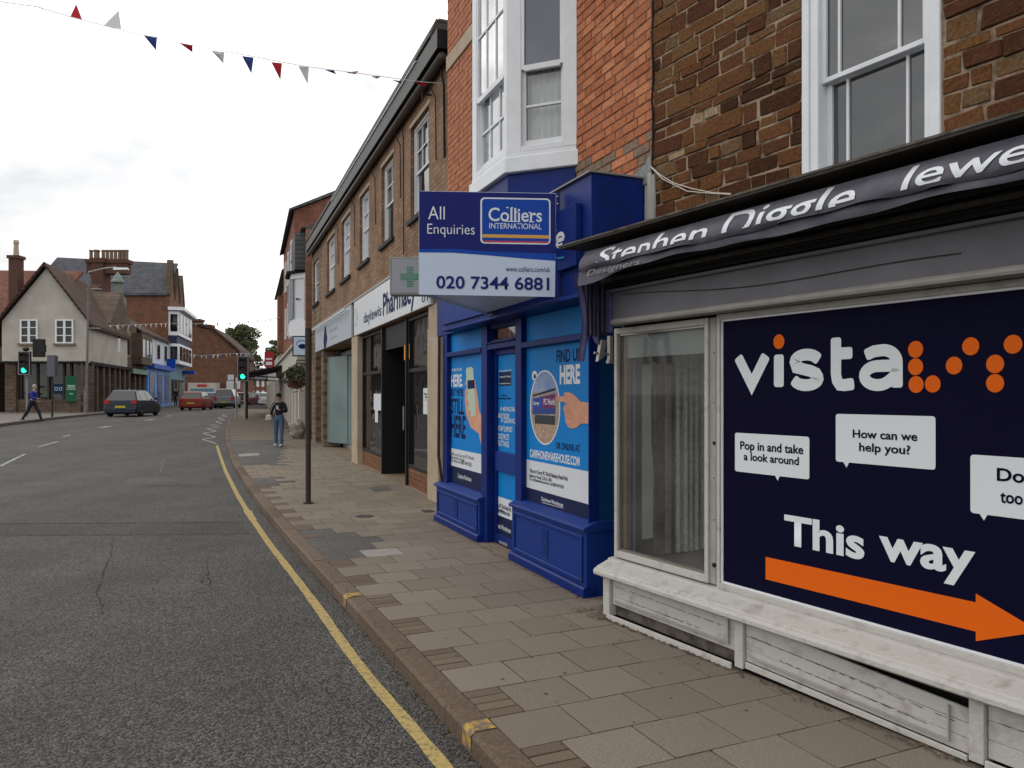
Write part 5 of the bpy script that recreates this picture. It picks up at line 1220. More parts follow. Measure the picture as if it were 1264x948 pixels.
# fascia signs
ps = thing('pharmacy_sign', 'long white fascia board with blue lettering over the pharmacy', 'sign', F, 3, .05, 2.96)
p0_ = F.sd(437, .05)[0]
mb = MB(ps); mb.box(.05, p0_, -.0+.002, .05, 2.965, 3.725); mb.build('board', M['signw'], bevel=.004)
text('daylewis', F, (448.7, 403.5), (470.6, 375), .053, M['letnavy'], ps, off=.012); text('Pharmacy', F, (472.6, 399), (512.9, 339), .053, M['letnavy'], ps, off=.025)
text('01', F, (520.5, 374), (528, 362), .053, M['letnavy'], ps)
for x, y, r1 in ((439.5, 400, 1.2), (440.5, 392, 1.5), (439.2, 384, 1.2)): flat(F, [(x+math.cos(a_)*r1, y+math.sin(a_)*r1*3) for a_ in [2*PI*i/12 for i in range(12)]], .0535, mat('faint leaf print', (.42, .50, .46), .5), ps, name='leaf_emblem')
q0, q1 = F.sd(389.2, .05)[0], F.sd(433.6, .05)[0]
os_ = thing('optician_sign', 'pale grey-white fascia board with a dark blue swoosh, left of the pharmacy board', 'sign', F, 10, .05, 2.96)
mb = MB(os_); mb.box(q1, q0, .002, .05, 2.965, 3.725); mb.build('board', M['signg'], bevel=.004)
flat(F, [(400, 432), (402.5, 428), (404, 418), (402, 402), (400.5, 405), (399.3, 420)], .0525, M['letnavy'], os_, name='swoosh')
text('Eye care', F, (407, 412), (416, 402), .0525, mat('grey print', (.18, .20, .22), .5), os_); text('opticians', F, (407, 420), (416, 413), .0525, mat('grey print', (.18, .20, .22), .5), os_)
mb = MB(os_); mb.box(q1+.3, q0-.1, .12, .16, 3.62, 3.66); mb.build('trough_light', M['signw'])
# optician recessed window
mb = MB(bC); mb.box(pq[0], 12.3, -1.3, -1.27, .112, 2.9); mb.build('back_glazing', M['glassgreen'])
M['palegreen'] = mat('pale green lit glazing', (.15, .21, .205), .25, var=.12, vs=1)
mb = MB(bC); mb.add([(12.29, -.12, .25), (11.2, -.55, .25), (11.2, -.55, 2.75), (12.29, -.12, 2.75)], [(3, 2, 1, 0)]); mb.add([(11.2, -.55, .25), (7.4, -.6, .25), (7.4, -.6, 2.75), (11.2, -.55, 2.75)], [(3, 2, 1, 0)]); og = mb.build('shop_glass', M['palegreen'])
mb = MB(bC); mb.box(11.17, 11.22, -.58, -.52, .2, 2.8); mb.box(7.4, 12.2, -.62, -.56, .112, .24); mb.box(7.4, 12.2, -.62, -.5, 2.76, 2.88); mb.build('glazing_frame', M['steel'], og)
for (x0, x1, y0, y1, m) in ((421, 427, 474, 500, M['glassgreen']), (413.5, 419, 478, 504, M['glassgreen']), (418.5, 424.5, 500, 520, M['paper']), (417, 425, 472, 482, M['paper'])):
    a, b = F.uv(x0, y1, -.55), F.uv(x1, y0, -.55); mb = MB(bC); mb.box(b[0], a[0], -.548, -.54, a[1], b[1]); mb.build('window_print', m, og)
# --- projecting lightbox with green cross
Yl = 10.95
lb = thing('pharmacy_lightbox', 'grey projecting lightbox with a dotted green cross, half hidden behind the estate board', 'sign', loc=tuple(at(481, 366, Yl)))
OFF[lb.name] = Vector(lb.location)
X0, X1 = at(481, 0, Yl).x, -1.17; z0_, z1_ = at(0, 364.5, Yl).z, at(0, 317, Yl).z
mb = MB(lb); mb.box(X0, X1, Yl, Yl+.16, z0_, z1_); mb.build('housing', M['steel'], bevel=.01)
mb = MB(lb); mb.box(X0+.035, X1-.03, Yl-.004, Yl-.0005, z0_+.035, z1_-.03); mb.build('face', M['lightbox'])
mb = MB(lb); k_ = 0
cc = at(506, 341.5, Yl)
for i in range(-4, 5):
    for j in range(-4, 5):
        if abs(i) <= 1 or abs(j) <= 1: mb.cyl((cc.x+i*.031, Yl-.012, cc.z+j*.033), (cc.x+i*.031, Yl-.004, cc.z+j*.033), .0125, n=6)
mb.build('green_cross', M['green'])

# ================================================================== D-F: the buildings past the brown terrace
FE = Fac(-7.12, 26.6, .34)
M['creamp'] = mat('cream painted render', (.47, .45, .40), .6, c2=(.38, .36, .32), vs=1.5)
M['brickE'] = brickmat('orange brown brick', (.20, .09, .05), (.28, .13, .07), (.16, .12, .09), FE.a)
M['brickG'] = brickmat('dark red brick gable', (.16, .05, .03), (.22, .075, .045), (.15, .10, .08), FE.a-PI/2)
M['slate1'] = slate('grey slate', (.075, .078, .085), (.105, .108, .115), FE.a)
se = lambda px, d=0: FE.sd(px, d)[0]
bE = thing('bay_fronted_building', 'tall brick building with a white upper bay and cream shopfront, past the brown terrace', 'building', FE, 0, 0, 0)
OFFE = 1
sG = se(363)           # where the taller gabled part starts
sEnd = se(350)
mb = MB(bE); mb.box(0, sG, -5, 0, 3.4, 7.4); mb.box(0, sG, -5, -.02, .1, 3.4); mb.build('wall', M['brickE'])
mb = MB(bE); mb.prism([(.15, 7.42), (-5, 9.2), (-5, 7.42)], 'x', 0.0, sG); mb.build('roof', M['slate1'], fixn=True)
mb = MB(bE); mb.prism([(0, .1), (0, 9.75), (-4.2, 11.7), (-8.4, 9.75), (-8.4, .1)], 'x', sG, sEnd); mb.build('gable_block', M['brickG'], fixn=True)
mb = MB(bE); mb.prism([(.22, 9.78), (.22, 9.68), (-4.2, 11.75), (-8.6, 9.68), (-8.6, 9.8), (-4.2, 11.95)], 'x', sG-.15, sEnd+.1); mb.build('roof', M['slate1'], fixn=True)
cE = [(.5, 0), (1.02, .45), (2.3, .45), (2.8, 0)]
mb = MB(bE); mb.prism([(p[0], p[1]*1.05) for p in cE], 'z', 3.72, 4.16); bwE = mb.build('bay_window', M['white'])
mb = MB(bE)
for z0, z1 in ((4.161, 4.32), (5.76, 5.95)): mb.prism(cE, 'z', z0, z1)
for p, q in zip(cE, cE[1:]):
    for u in (0, 1):
        c_ = Vector(p).lerp(Vector(q), u); mb.prism([(c_.x-.07, c_.y-.07), (c_.x+.07, c_.y-.07), (c_.x+.07, c_.y+.05), (c_.x-.07, c_.y+.05)], 'z', 4.321, 5.759)
mb.build('bay_frame', M['white'], bwE)
mb = MB(bE); mb.prism([(.56, .0), (1.04, .40), (2.28, .40), (2.74, 0)], 'z', 4.321, 5.759); mb.build('pane', M['skyglass'], bwE)
mb = MB(bE); mb.prism([(.72, .2), (.80, .27), (.80, .30), (.70, .21)], 'z', 5.0, 5.06); mb.prism([(.38, -.05), (.95, .6), (2.4, .6), (2.95, -.05)], 'z', 5.951, 6.03); mb.build('bay_roof', M['dark'], bwE, fixn=True)
mb = MB(bE); mb.box(.4, sG-.4, .002, .05, 7.15, 7.42); mb.build('gutter', M['dark'])
mb = MB(bE); mb.box(.35, 2.6, .0, .35, 6.031, 7.3); mb.build('slate_hung_dormer', M['slate1'], fixn=True)
# cream ground floor with pilasters running far down the street
mb = MB(bE); mb.box(0, sEnd+6, .02, .30, 2.75, 3.38); mb.box(.1, sEnd+6, .02, .40, 3.38, 3.46); mb.build('cream_fascia', M['creamp'])
for k in range(9):
    s_ = .3+k*2.3; mb = MB(bE); mb.box(s_, s_+.42, .0, .22, .1, 2.75); mb.box(s_-.04, s_+.46, .0, .25, .1, .4); mb.build('pilaster', M['creamp'], bevel=.01)
mb = MB(bE); mb.box(.72, 5.0, .0, .06, .1, 2.7); mb.build('shutter', mat('pale grey shutter', (.36, .355, .34), .6, c2=(.30, .29, .28), vs=3))
mb = MB(bE); mb.box(5.1, sEnd+6, -.02, .02, .3, 2.7); mb.build('shop_glazing', M['glassdk'])
mb = MB(bE); mb.box(sG, sEnd, .0, .04, 3.5, 4.0)
for k in range(3):
    s_ = sG+1.2+k*3
    for z0 in (4.6, 7.1): w = MB(bE); framebox(w, s_, s_+1.1, z0, z0+1.6, .0, .06, .1); q = w.build('window', M['white']); w = MB(bE); w.box(s_+.1, s_+1.0, .002, .02, z0+.1, z0+1.5); w.build('pane', M['skyglass'], q)
bF = thing('far_corner_building', 'narrow brick building with slate roof at the far end of the right hand row', 'building', FE, sEnd, 0, 0)
mb = MB(bF); mb.box(sEnd+.2, sEnd+15, -6, -.3, .1, 8.9); mb.build('wall', M['brickE'])
mb = MB(bF); mb.prism([(.1, 8.9), (-3.2, 10.8), (-6.3, 8.9)], 'x', sEnd+.1, sEnd+15.2); mb.build('roof', M['slate1'], fixn=True)
mb = MB(bF); mb.box(sEnd+6.2, sEnd+38, -5, .1, 2.6, 4.2); mb.build('cream_shop_fascia', M['creamp'])
for k in range(9):
    s_ = sEnd+7+k*3.2; mb = MB(bF); mb.box(s_, s_+.6, -.2, .3, .1, 2.6); mb.build('pilaster', M['creamp'])
mb = MB(bF); mb.box(sEnd+7, sEnd+37, -1.5, -1.4, .1, 2.6); mb.build('shop_glazing', M['glassdk'])
mb = MB(bF); mb.box(sEnd+2, sEnd+3.4, -.3, .25, 4.2, 7.6); mb.build('bay_window', M['brickE'])
# canopy, red sign, oval sign, satellite dish
cn = thing('shop_canopy', 'dark awning sloping out over the pavement from the cream shopfront', 'awning', FE, 18, .3, 2.5)
mb = MB(cn)
mb.hexa([(13, .3, 3.02), (23, .3, 3.02), (23, 2.25, 2.60), (13, 2.25, 2.60)], [(13, .3, 3.14), (23, .3, 3.14), (23, 2.25, 2.70), (13, 2.25, 2.70)]); mb.build('canvas', mat('black canvas', (.014, .010, .011), .9), fixn=True)
mb = MB(cn); mb.box(13, 23, 2.24, 2.27, 2.36, 2.69); mb.build('valance', mat('black canvas edge', (.016, .010, .011), .9))
mb = MB(cn)
for s_ in (13.05, 22.9): mb.tube([(s_, .3, 2.5), (s_, 2.2, 2.6)], .03, 6)
mb.build('arm', M['dark'])
rs = thing('red_sign', 'red hanging sign with white lettering above the dark canopy', 'sign', loc=tuple(at(331.5, 466, 48)))
OFF[rs.name] = Vector(rs.location); a, b = at(326.5, 453, 48), at(338, 434, 48)
mb = MB(rs); mb.box(a.x, b.x, 48, 48.15, a.z, b.z); mb.build('board', M['redsign'])
mb = MB(rs); mb.box(a.x+.1, b.x-.1, 47.97, 47.99, a.z+.12, a.z+.32); mb.build('printed_line', M['letw']); mb = MB(rs); mb.box(a.x+.1, b.x-.1, 47.97, 47.99, a.z+.45, a.z+.55); mb.build('printed_line', M['letw'])
ov = thing('oval_logo_sign', 'square white hanging sign with a dark blue oval beside the cream shopfront', 'sign', loc=tuple(at(371, 440, 25.2)))
OFF[ov.name] = Vector(ov.location); a, b = at(361, 439.8, 25.2), at(380.5, 414.5, 25.2)
mb = MB(ov); mb.box(a.x, b.x, 25.2, 25.3, a.z, b.z); mb.build('frame', M['black'])
mb = MB(ov); mb.box(a.x+.04, b.x-.04, 25.19, 25.199, a.z+.04, b.z-.04); mb.build('face', M['boardwhite'])
def ell2(root, px, py, rx, ry, Y, m, nm):
    c = at(px, py, Y); k = Y/950; mb = MB(root); n = 20; mb.add([(c.x+rx*k*math.cos(2*PI*i/n), Y, c.z+ry*k*math.sin(2*PI*i/n)) for i in range(n)], [tuple(range(n))]); return mb.build(nm, m)
ell2(ov, 373.5, 427.5, 5.2, 3.0, 25.18, M['letnavy'], 'oval'); ell2(ov, 372, 424, 6.5, 4.5, 25.185, mat('pale blue ring', (.16, .24, .42), .5), 'ring'); ell2(ov, 372.5, 424.6, 5.6, 3.4, 25.183, M['boardwhite'], 'ring_inner')
mb = MB(ov); p = FE.w(se(380), 0, a.z+.3); mb.tube([(b.x, 25.25, b.z+.05), (b.x+.6, 25.25, b.z+.05)], .03, 6); mb.tube([(b.x+.02, 25.25, b.z+.05), (b.x+.02, 25.25, b.z-.02)], .02, 6); mb.build('bracket', M['dark'])

# ================================================================== pole, posts, traffic lights
def pole_thing(name, label, cat, px, py, top_y, r, m, group=None):
    c = gp(px, py, .1); t = thing(name, label, cat, loc=tuple(c), group=group); h = H+(CY-top_y)*c.y/FPX-c.z; mb = MB(); mb.cyl((0, 0, -.02), (0, 0, h), r, n=12); mb.build('post', m, t, smooth=False); return t, c, h
t, c, h = pole_thing('street_pole', 'dark brown weathered steel pole standing in the pavement before the blue shop', 'pole', 380.5, 621.5, 406, .037, M['rust'])
mb = MB(); mb.lathe([(.075, 0), (.07, .012), (.037, .02)], n=14); mb.build('base_collar', M['seal'], t)
mb = MB(); mb.cyl((0, 0, 1.95), (0, 0, h+.01), .045, n=12); mb.build('upper_sleeve', M['rust'], t)
for x, yb_, yt, r, lb_ in ((291.5, 519.5, 473, .035, 'thin grey post nearest the kerb bend, left of the traffic light'),):
    pole_thing('signal_post', lb_, 'post', x, yb_, yt, r, M['steel'])
M['lampgreen'] = mat('lit green lamp', (.02, .9, .45), .4, emit=3.0); M['lensoff'] = mat('dark lens', (.03, .008, .006), .4)
def traffic_light(px, py, ty, by, w_px, label, lamp=True, side=True):
    """px: post, py: foot; ty/by: top and bottom of the head"""
    c = gp(px, py, .1); k = c.y/950; t = thing('traffic_light', label, 'traffic light', loc=tuple(c), rz=math.atan2(c.x, -c.y)*0)
    zt_, zb_ = H+(CY-ty)*k-c.z, H+(CY-by)*k-c.z; w = w_px*k/2
    mb = MB(); mb.cyl((0, .12, 0), (0, .12, zt_-.1), .055, n=10); mb.build('post', M['steel'], t)
    mb = MB(); mb.box(-w, w, -.12, .02, zb_, zt_); mb.build('backing_board', M['black'], t, bevel=.01)
    mb = MB(); framebox(mb, -w, w, zb_, zt_, -.135, -.121, .03); mb.build('white_edge', M['steel'], t) if side else None
    hh = zt_-zb_
    for i, f in enumerate((.80, .50, .19)):
        z = zb_+hh*f; r = w*.42; mb = MB(); n = 14
        mb.cyl((0, -.13, z), (0, -.145, z), r, n=n); mb.build('lens', M['lampgreen'] if (i == 2 and lamp) else M['lensoff'], t)
        mb = MB(); vs = []; fs = []
        for j in range(9):
            a_ = PI*(j/8); vs += [(r*1.12*math.cos(a_), -.13, z+r*1.12*math.sin(a_)), (r*1.12*math.cos(a_), -.28, z+r*1.05*math.sin(a_))]
        mb.add(vs, [(2*j, 2*j+1, 2*j+3, 2*j+2) for j in range(8)]); mb.build('visor', M['black'], t)
    return t, c, k
traffic_light(301, 518.5, 440, 470.5, 13.5, 'traffic light showing green on the pavement edge, right of the road')
t, c, k = traffic_light(31.5, 515, 434, 462.5, 14.5, 'traffic light showing green in front of the cream gabled house', True)
mb = MB(); mb.box(.35, .85, .0, .25, 3.0, 3.9); mb.box(.78, .98, -.1, .1, 3.25, 3.6); mb.build('side_signal', M['black'], t)
mb = MB(); mb.ell((.05, -.05, (H+(CY-431)*k)-c.z), (.16, .12, .12)); mb.build('top_sensor', M['black'], t)
c = gp(64.5, 515, .1); k = c.y/950; t = thing('traffic_signal', 'grey rear side of a traffic signal on a post, right of the green light', 'traffic light', loc=tuple(c))
mb = MB(); mb.cyl((0, 0, 0), (0, 0, 2.3), .05, n=10); mb.build('post', M['rust'], t)
mb = MB(); z0, z1 = H+(CY-465)*k-c.z, H+(CY-438.5)*k-c.z; mb.box(-.19, .19, -.14, .08, z0, z1); mb.box(-.24, .24, .08, .1, z0+.05, z1-.02); mb.build('housing', mat('grey signal housing', (.10, .10, .12), .5), t, bevel=.02)
t, c, h = pole_thing('signal_post', 'dark post right behind the traffic light at the kerb bend', 'post', 304.8, 517, 470, .05, M['dark'])
# hanging basket
c = at(366, 465, 23.4); hb = thing('hanging_basket', 'round hanging basket of dark green trailing plants beside the oval logo sign', 'basket', loc=tuple(c))
mb = MB(); mb.tube([(.0, 0, .5), (.35, 0, .5)], .015, 5); mb.tube([(0, 0, .5), (0, 0, .3)], .01, 4)
for a_ in range(3): mb.tube([(0, 0, .32), (.28*math.cos(a_*2.1), .28*math.sin(a_*2.1), .05)], .006, 4)
mb.build('bracket', M['dark'], hb)
def leaves(n, rad, size, seed, squash=(1, 1, 1), fill=.45, cen=(0, 0, 0), droop=0):
    r = random.Random(seed); mb = MB()
    for i in range(n):
        v = Vector((r.gauss(0, 1), r.gauss(0, 1), r.gauss(0, 1))).normalized()*(r.uniform(fill, 1)**.6)*rad
        v = Vector((v.x*squash[0], v.y*squash[1], v.z*squash[2])); v *= 1+.22*noise.noise(v*1.7/rad+Vector((seed, 0, 0)))
        v += Vector(cen)
        if droop and v.z < 0: v.z *= 1+droop*r.random()
        a = Vector((r.gauss(0, 1), r.gauss(0, 1), r.gauss(0, 1))).normalized(); b = a.orthogonal().normalized(); s_ = size*r.uniform(.6, 1.4)
        mb.add([v-a*s_, v+b*s_*.6, v+a*s_, v-b*s_*.6], [(0, 1, 2, 3)])
    return mb
leaves(900, .42, .045, 5, (.85, .85, .75), .3, (0, 0, 0), .5).build('foliage', M['foliage2'], hb)
rr_ = random.Random(3); mb = MB()
for i in range(60):
    v = Vector((rr_.uniform(-.3, .3), rr_.uniform(-.35, -.1), rr_.uniform(-.5, -.1))); mb.add([v, v+Vector((.03, 0, .01)), v+Vector((.03, 0, .04)), v+Vector((0, 0, .03))], [(0, 1, 2, 3)])
mb.build('flower', mat('dark red petals', (.16, .02, .04), .8), hb)['kind'] = 'stuff'

# ================================================================== left side of the street (world coordinates, roots at their own bases)
def wthing(name, label, cat, p, group=None):
    t = thing(name, label, cat, loc=tuple(p), group=group); OFF[t.name] = Vector(p); return t
GZ = .52
U = Vector((-.2656, .9641, 0))        # direction of the left-hand street line, away from us
YD = 48.0
def A_(px, py, Y=YD): return at(px, py, Y)
CR = Vector(((109.5-632)/950*48, 48, 0))    # corner of the cream house
def sp(px):            # distance along the street line for a pixel column
    r = (px-CX)/FPX; return (r*CR.y-CR.x)/(U.x-r*U.y)
def street(px, py, off=0):
    t = sp(px); w = CR+U*t; return Vector((w.x, w.y, H+(CY-py)*w.y/FPX))
FG = Fac(CR.x, CR.y, ang=math.radians(180)+math.atan2(.2656, .9641))   # s towards us, d out into the street
g_s = lambda px, d=0: FG.sd(px, d)[0]
M['render'] = mat('stained cream render', (.43, .41, .36), .85, c2=(.33, .31, .27), vs=.8, thr=(.35, .7), bump=.2, bs=8)
M['rooftile'] = brickmat('dark brown clay tiles', (.060, .036, .028), (.09, .052, .038), (.03, .02, .018), 0, bw=.25, bh=.14, ms=.012)
M['redroof'] = brickmat('weathered red tiles', (.12, .045, .030), (.17, .07, .045), (.07, .03, .025), PI/2, bw=.3, bh=.17, ms=.012)
M['brickL'] = brickmat('orange brick flank', (.145, .060, .035), (.20, .085, .05), (.13, .08, .06), PI/2)
M['brickL2'] = brickmat('brown red brick', (.125, .052, .033), (.18, .078, .048), (.12, .08, .06), PI/2)
M['chimneyb'] = mat('chimney brick', (.10, .045, .032), .9, c2=(.08, .045, .035), vs=3, bump=.3, bs=12)
M['stoneL'] = brickmat('brown street stone', (.085, .062, .046), (.125, .092, .068), (.065, .05, .038), FG.a, bw=.5, bh=.22, ms=.016)
M['slateL'] = brickmat('blue grey slate', (.055, .058, .070), (.075, .078, .090), (.035, .036, .042), PI/2, bw=.35, bh=.28, ms=.014)
def poly_ext(mb, pts, vec):
    n = len(pts); return mb.add(list(pts)+[p+vec for p in pts], [tuple(range(n))[::-1], tuple(range(n, 2*n))]+[(i, (i+1) % n, n+(i+1) % n, n+i) for i in range(n)])
# --- cream gabled house
ch = wthing('gabled_house', 'cream rendered house with steep dark roof and jettied gable on the left corner', 'house', Vector((A_(60, 507).x, 48, GZ)))
pts = [A_(5, 446), A_(112, 448), A_(112, 398), A_(60, 331), A_(5, 397)]
pts = [Vector((p.x, 47.8, p.z)) for p in pts]
mb = MB(ch); poly_ext(mb, [pts[0], pts[1], pts[2], pts[3], pts[4]], U*11); mb.build('wall', M['render'], fixn=True)
# ground floor
gx0, gx1 = A_(8, 0).x, CR.x-.02
def wbox(mb, x0, x1, y0, y1, z0, z1): return mb.box(x0, x1, y0, y1, z0, z1)
mb = MB(ch); wbox(mb, gx0, gx1-.7, 48.15, 48.5, GZ-.3, 1.35); mb.build('stone_plinth', M['stoneL'])
mb = MB(ch); wbox(mb, gx0+.4, gx1-.7, 48.3, 48.4, 1.35, pts[0].z); mb.build('shop_glazing', M['glassdk'])
for px in (22, 42, 56, 75, 84): mb = MB(ch); x = A_(px, 0).x; wbox(mb, x, x+.12, 48.2, 48.3, 1.35, pts[0].z); mb.build('mullion', mat('dark brown timber', (.035, .028, .024), .7) if px == 22 else bpy.data.materials['dark brown timber'])
mb = MB(ch); wbox(mb, gx1-.70, gx1, 47.95, 48.7, GZ-.3, pts[0].z); mb.build('stone_pier', M['stoneL']); mb = MB(ch); wbox(mb, gx0-.1, gx0+.6, 48.0, 48.6, GZ-.3, pts[0].z); mb.build('stone_pier', M['stoneL'])
mb = MB(ch); wbox(mb, gx0, gx1, 47.7, 48.1, pts[0].z-.12, pts[0].z-.002); mb.build('jetty_beam', M['dark'])
# roof with verges
th = Vector((0, 0, .22)); ap, el, er = pts[3]+Vector((0, -.3, .1)), pts[4]+Vector((-.35, -.3, -.35)), pts[2]+Vector((.35, -.3, -.35))
mb = MB(ch)
for e_ in (el, er):
    q = [e_, ap, ap+U*11.5, e_+U*11.5]; mb.add(q+[v+th for v in q], [(0, 1, 2, 3), (7, 6, 5, 4), (0, 4, 5, 1), (1, 5, 6, 2), (2, 6, 7, 3), (3, 7, 4, 0)])
mb.build('roof', M['rooftile'], fixn=True)
for (a, b) in ((25.5, 47.5), (69, 91.5)):
    p0, p1 = A_(a, 424, 47.8), A_(b, 394.5, 47.8); mb = MB(ch); framebox(mb, p0.x, p1.x, p0.z, p1.z, 47.70, 47.79, .10, .08, .08); mb.box((p0.x+p1.x)/2-.07, (p0.x+p1.x)/2+.07, 47.71, 47.79, p0.z+.08, p1.z-.08)
    for k in (1, 2): z = p0.z+(p1.z-p0.z)*k/3; mb.box(p0.x+.1, p1.x-.1, 47.72, 47.785, z-.025, z+.025)
    w = mb.build('window', M['white']); mb = MB(ch); mb.box(p0.x+.06, p1.x-.06, 47.765, 47.775, p0.z+.05, p1.z-.05); mb.build('pane', M['glassdk'], w)
    mb = MB(ch); mb.box(p0.x-.1, p1.x+.1, 47.62, 47.79, p0.z-.12, p0.z-.002); mb.build('window_sill', M['cement'], w)
gs = wthing('green_hoarding', 'green poster board with white writing under the cream gable', 'sign', Vector((A_(88, 495).x, 48, A_(88, 495).z))); p0, p1 = A_(81.5, 495.5, 48.1), A_(96.5, 464, 48.1)
mb = MB(gs); mb.box(p0.x, p1.x, 48.02, 48.12, p0.z, p1.z); mb.build('board', mat('green board', (.005, .085, .035), .6))
for z, w_ in ((.48, .75), (.56, .6), (.62, .7), (.30, .3)): mb = MB(gs); cx = (p0.x+p1.x)/2; hh = (p1.x-p0.x)*w_/2; zz_ = p0.z+(p1.z-p0.z)*z; mb.box(cx-hh, cx+hh, 47.995, 48.015, zz_-.035, zz_+.035); mb.build('printed_line', mat('faded print', (.30, .42, .36), .6) if z == .48 else bpy.data.materials['faded print'])
bs = wthing('blue_window_sign', 'small dark blue sign in the dark window left of the green board', 'sign', A_(66, 486, 48.25)); p0, p1 = A_(65, 486, 48.25), A_(77, 474, 48.25)
mb = MB(bs); mb.box(p0.x, p1.x, 48.22, 48.28, p0.z, p1.z); mb.build('board', M['navy']); pbp = mat('pale blue print', (.25, .40, .58), .6)
for k in (0, 1): mb = MB(bs); x = p0.x+.15+k*.28; framebox(mb, x, x+.2, p0.z+.2, p0.z+.42, 48.19, 48.215, .04); mb.build('figure', pbp)
# --- neighbour at the far left with its red roof and chimney
lh = wthing('red_roofed_house', 'old stone house with weathered red tile roof and tall chimney at the left edge', 'house', Vector((A_(-40, 507).x, 51, GZ)))
x0, x1 = A_(-160, 0, 50).x, A_(7, 0, 50).x
mb = MB(lh); mb.box(x0, x1, 48.6, 60, GZ-.3, 6.3); mb.build('wall', M['stoneL'])
r0 = [Vector((x0, 48.3, 6.1)), Vector((A_(60, 0, 50).x, 48.3, 6.1)), Vector((A_(60, 0, 50).x, 54, 10.05)), Vector((x0, 54, 10.2))]
mb = MB(lh); mb.add(r0+[v+Vector((0, .05, .25)) for v in r0], [(0, 1, 2, 3), (7, 6, 5, 4), (0, 4, 5, 1), (1, 5, 6, 2), (2, 6, 7, 3), (3, 7, 4, 0)]); mb.build('roof', M['redroof'], fixn=True)
cxx = A_(20, 0, 49.3).x; zc = A_(20, 318, 49.3).z
mb = MB(lh); mb.box(cxx-.30, cxx+.30, 49.0, 49.6, 6.3, zc-.1); mb.box(cxx-.38, cxx+.38, 48.92, 49.68, zc-.1, zc+.1); chm = mb.build('chimney', M['chimneyb'])
mb = MB(lh); mb.lathe([(.19, 0), (.16, .1), (.13, .75), (.17, .8), (.14, 1.0)], (cxx, 49.3, zc+.1), 10); mb.build('chimney_pot', mat('pale clay pot', (.35, .29, .22), .8), chm)
mb = MB(lh); mb.box(A_(-10, 0).x, A_(4, 0).x, 48.5, 48.62, 3.7, 4.6); mb.build('window', M['glassdk'])
# --- stone building along the street
sb = wthing('stone_street_building', 'brown stone building with pointed gable, slit windows and dark shopfronts along the left street', 'building', Vector((CR.x+U.x*8, CR.y+U.y*8, GZ)))
def sbox(mb, a, b, d0, d1, z0, z1):
    """box on the street line; a,b distances away from the corner; d out into the street"""
    def W(t, d): v = FG.w(-t, d); return v
    q = [W(a, d0), W(b, d0), W(b, d1), W(a, d1)]
    return mb.hexa([Vector((v.x, v.y, z0)) for v in q], [Vector((v.x, v.y, z1)) for v in q])
def spoly(mb, tz, d0, d1):
    f = [FG.w(-t, d0, z) for t, z in tz]; b = [FG.w(-t, d1, z) for t, z in tz]; n = len(f)
    return mb.add(f+b, [tuple(range(n)), tuple(range(n, 2*n))[::-1]]+[(i, n+i, n+(i+1) % n, (i+1) % n) for i in range(n)])
def zt(px, py, d=0): return FG.uv(px, py, d)[1]
def tt(px, d=0): return -FG.sd(px, d)[0]
t0, t1, t2, t3 = tt(112), tt(136), tt(161), tt(179)
zj = zt(136, 450)
mb = MB(ch); sbox(mb, .1, t1, -.5, .02, zj, zt(136, 406)+.1); mb.build('side_wall', M['render'], fixn=True)
mb = MB(sb); spoly(mb, [(t1, zj), (t1, zt(136, 398)), (tt(150), zt(150, 361)), (t2, zt(161, 400)), (t3, zt(179, 412)), (t3, zj)], 0, -6); mb.build('wall', M['stoneL'], fixn=True)
mb = MB(sb); sbox(mb, .05, t3, -.45, -.35, .2, zj); mb.build('shop_glazing', M['glassdk'], fixn=True)
mb = MB(sb); sbox(mb, .05, t3, -.35, .12, zj-.22, zj-.002); sbox(mb, .05, t3, -.4, -.02, .2, 1.0); mb.build('shop_beam', M['dark'], fixn=True)
for px in (113, 119, 127, 134, 141, 147, 153, 159, 166, 172, 178):
    a = tt(px); mb = MB(sb); sbox(mb, a, a+.45, -.38, .03, .2, zj-.22); mb.build('pier', M['stoneL'], fixn=True)
for px, y0, y1 in ((144, 437, 407), (156, 440, 411)):
    a = tt(px); b = a+.9; mb = MB(sb); sbox(mb, a-.15, b+.15, -.02, .05, zt(px, y0), zt(px, y1)); spoly(mb, [(a-.15, zt(px, y1)), (b+.15, zt(px, y1)), ((a+b)/2, zt(px, y1)+.5)], .05, -.02); w = mb.build('window', M['limestone'], fixn=True)
    mb = MB(sb); sbox(mb, a+.05, b-.05, .051, .07, zt(px, y0)+.15, zt(px, y1)-.1); mb.build('pane', M['glassdk'], w, fixn=True)
a, b = tt(163), tt(177); mb = MB(sb); sbox(mb, a, b, 0, .7, zt(163, 449), zt(163, 411)); w = mb.build('oriel', M['stoneL'], fixn=True)
for k in range(3): mb = MB(sb); c_ = a+(b-a)*(k+.15)/3; sbox(mb, c_, c_+(b-a)*.22, .701, .74, zt(163, 440), zt(163, 418)); mb.build('pane', M['glassdk'], w, fixn=True)
mb = MB(sb); sbox(mb, tt(161), t3, .0, .25, zt(163, 461), zt(163, 455)); mb.build('green_fascia', mat('pale green board', (.16, .24, .18), .6), fixn=True)
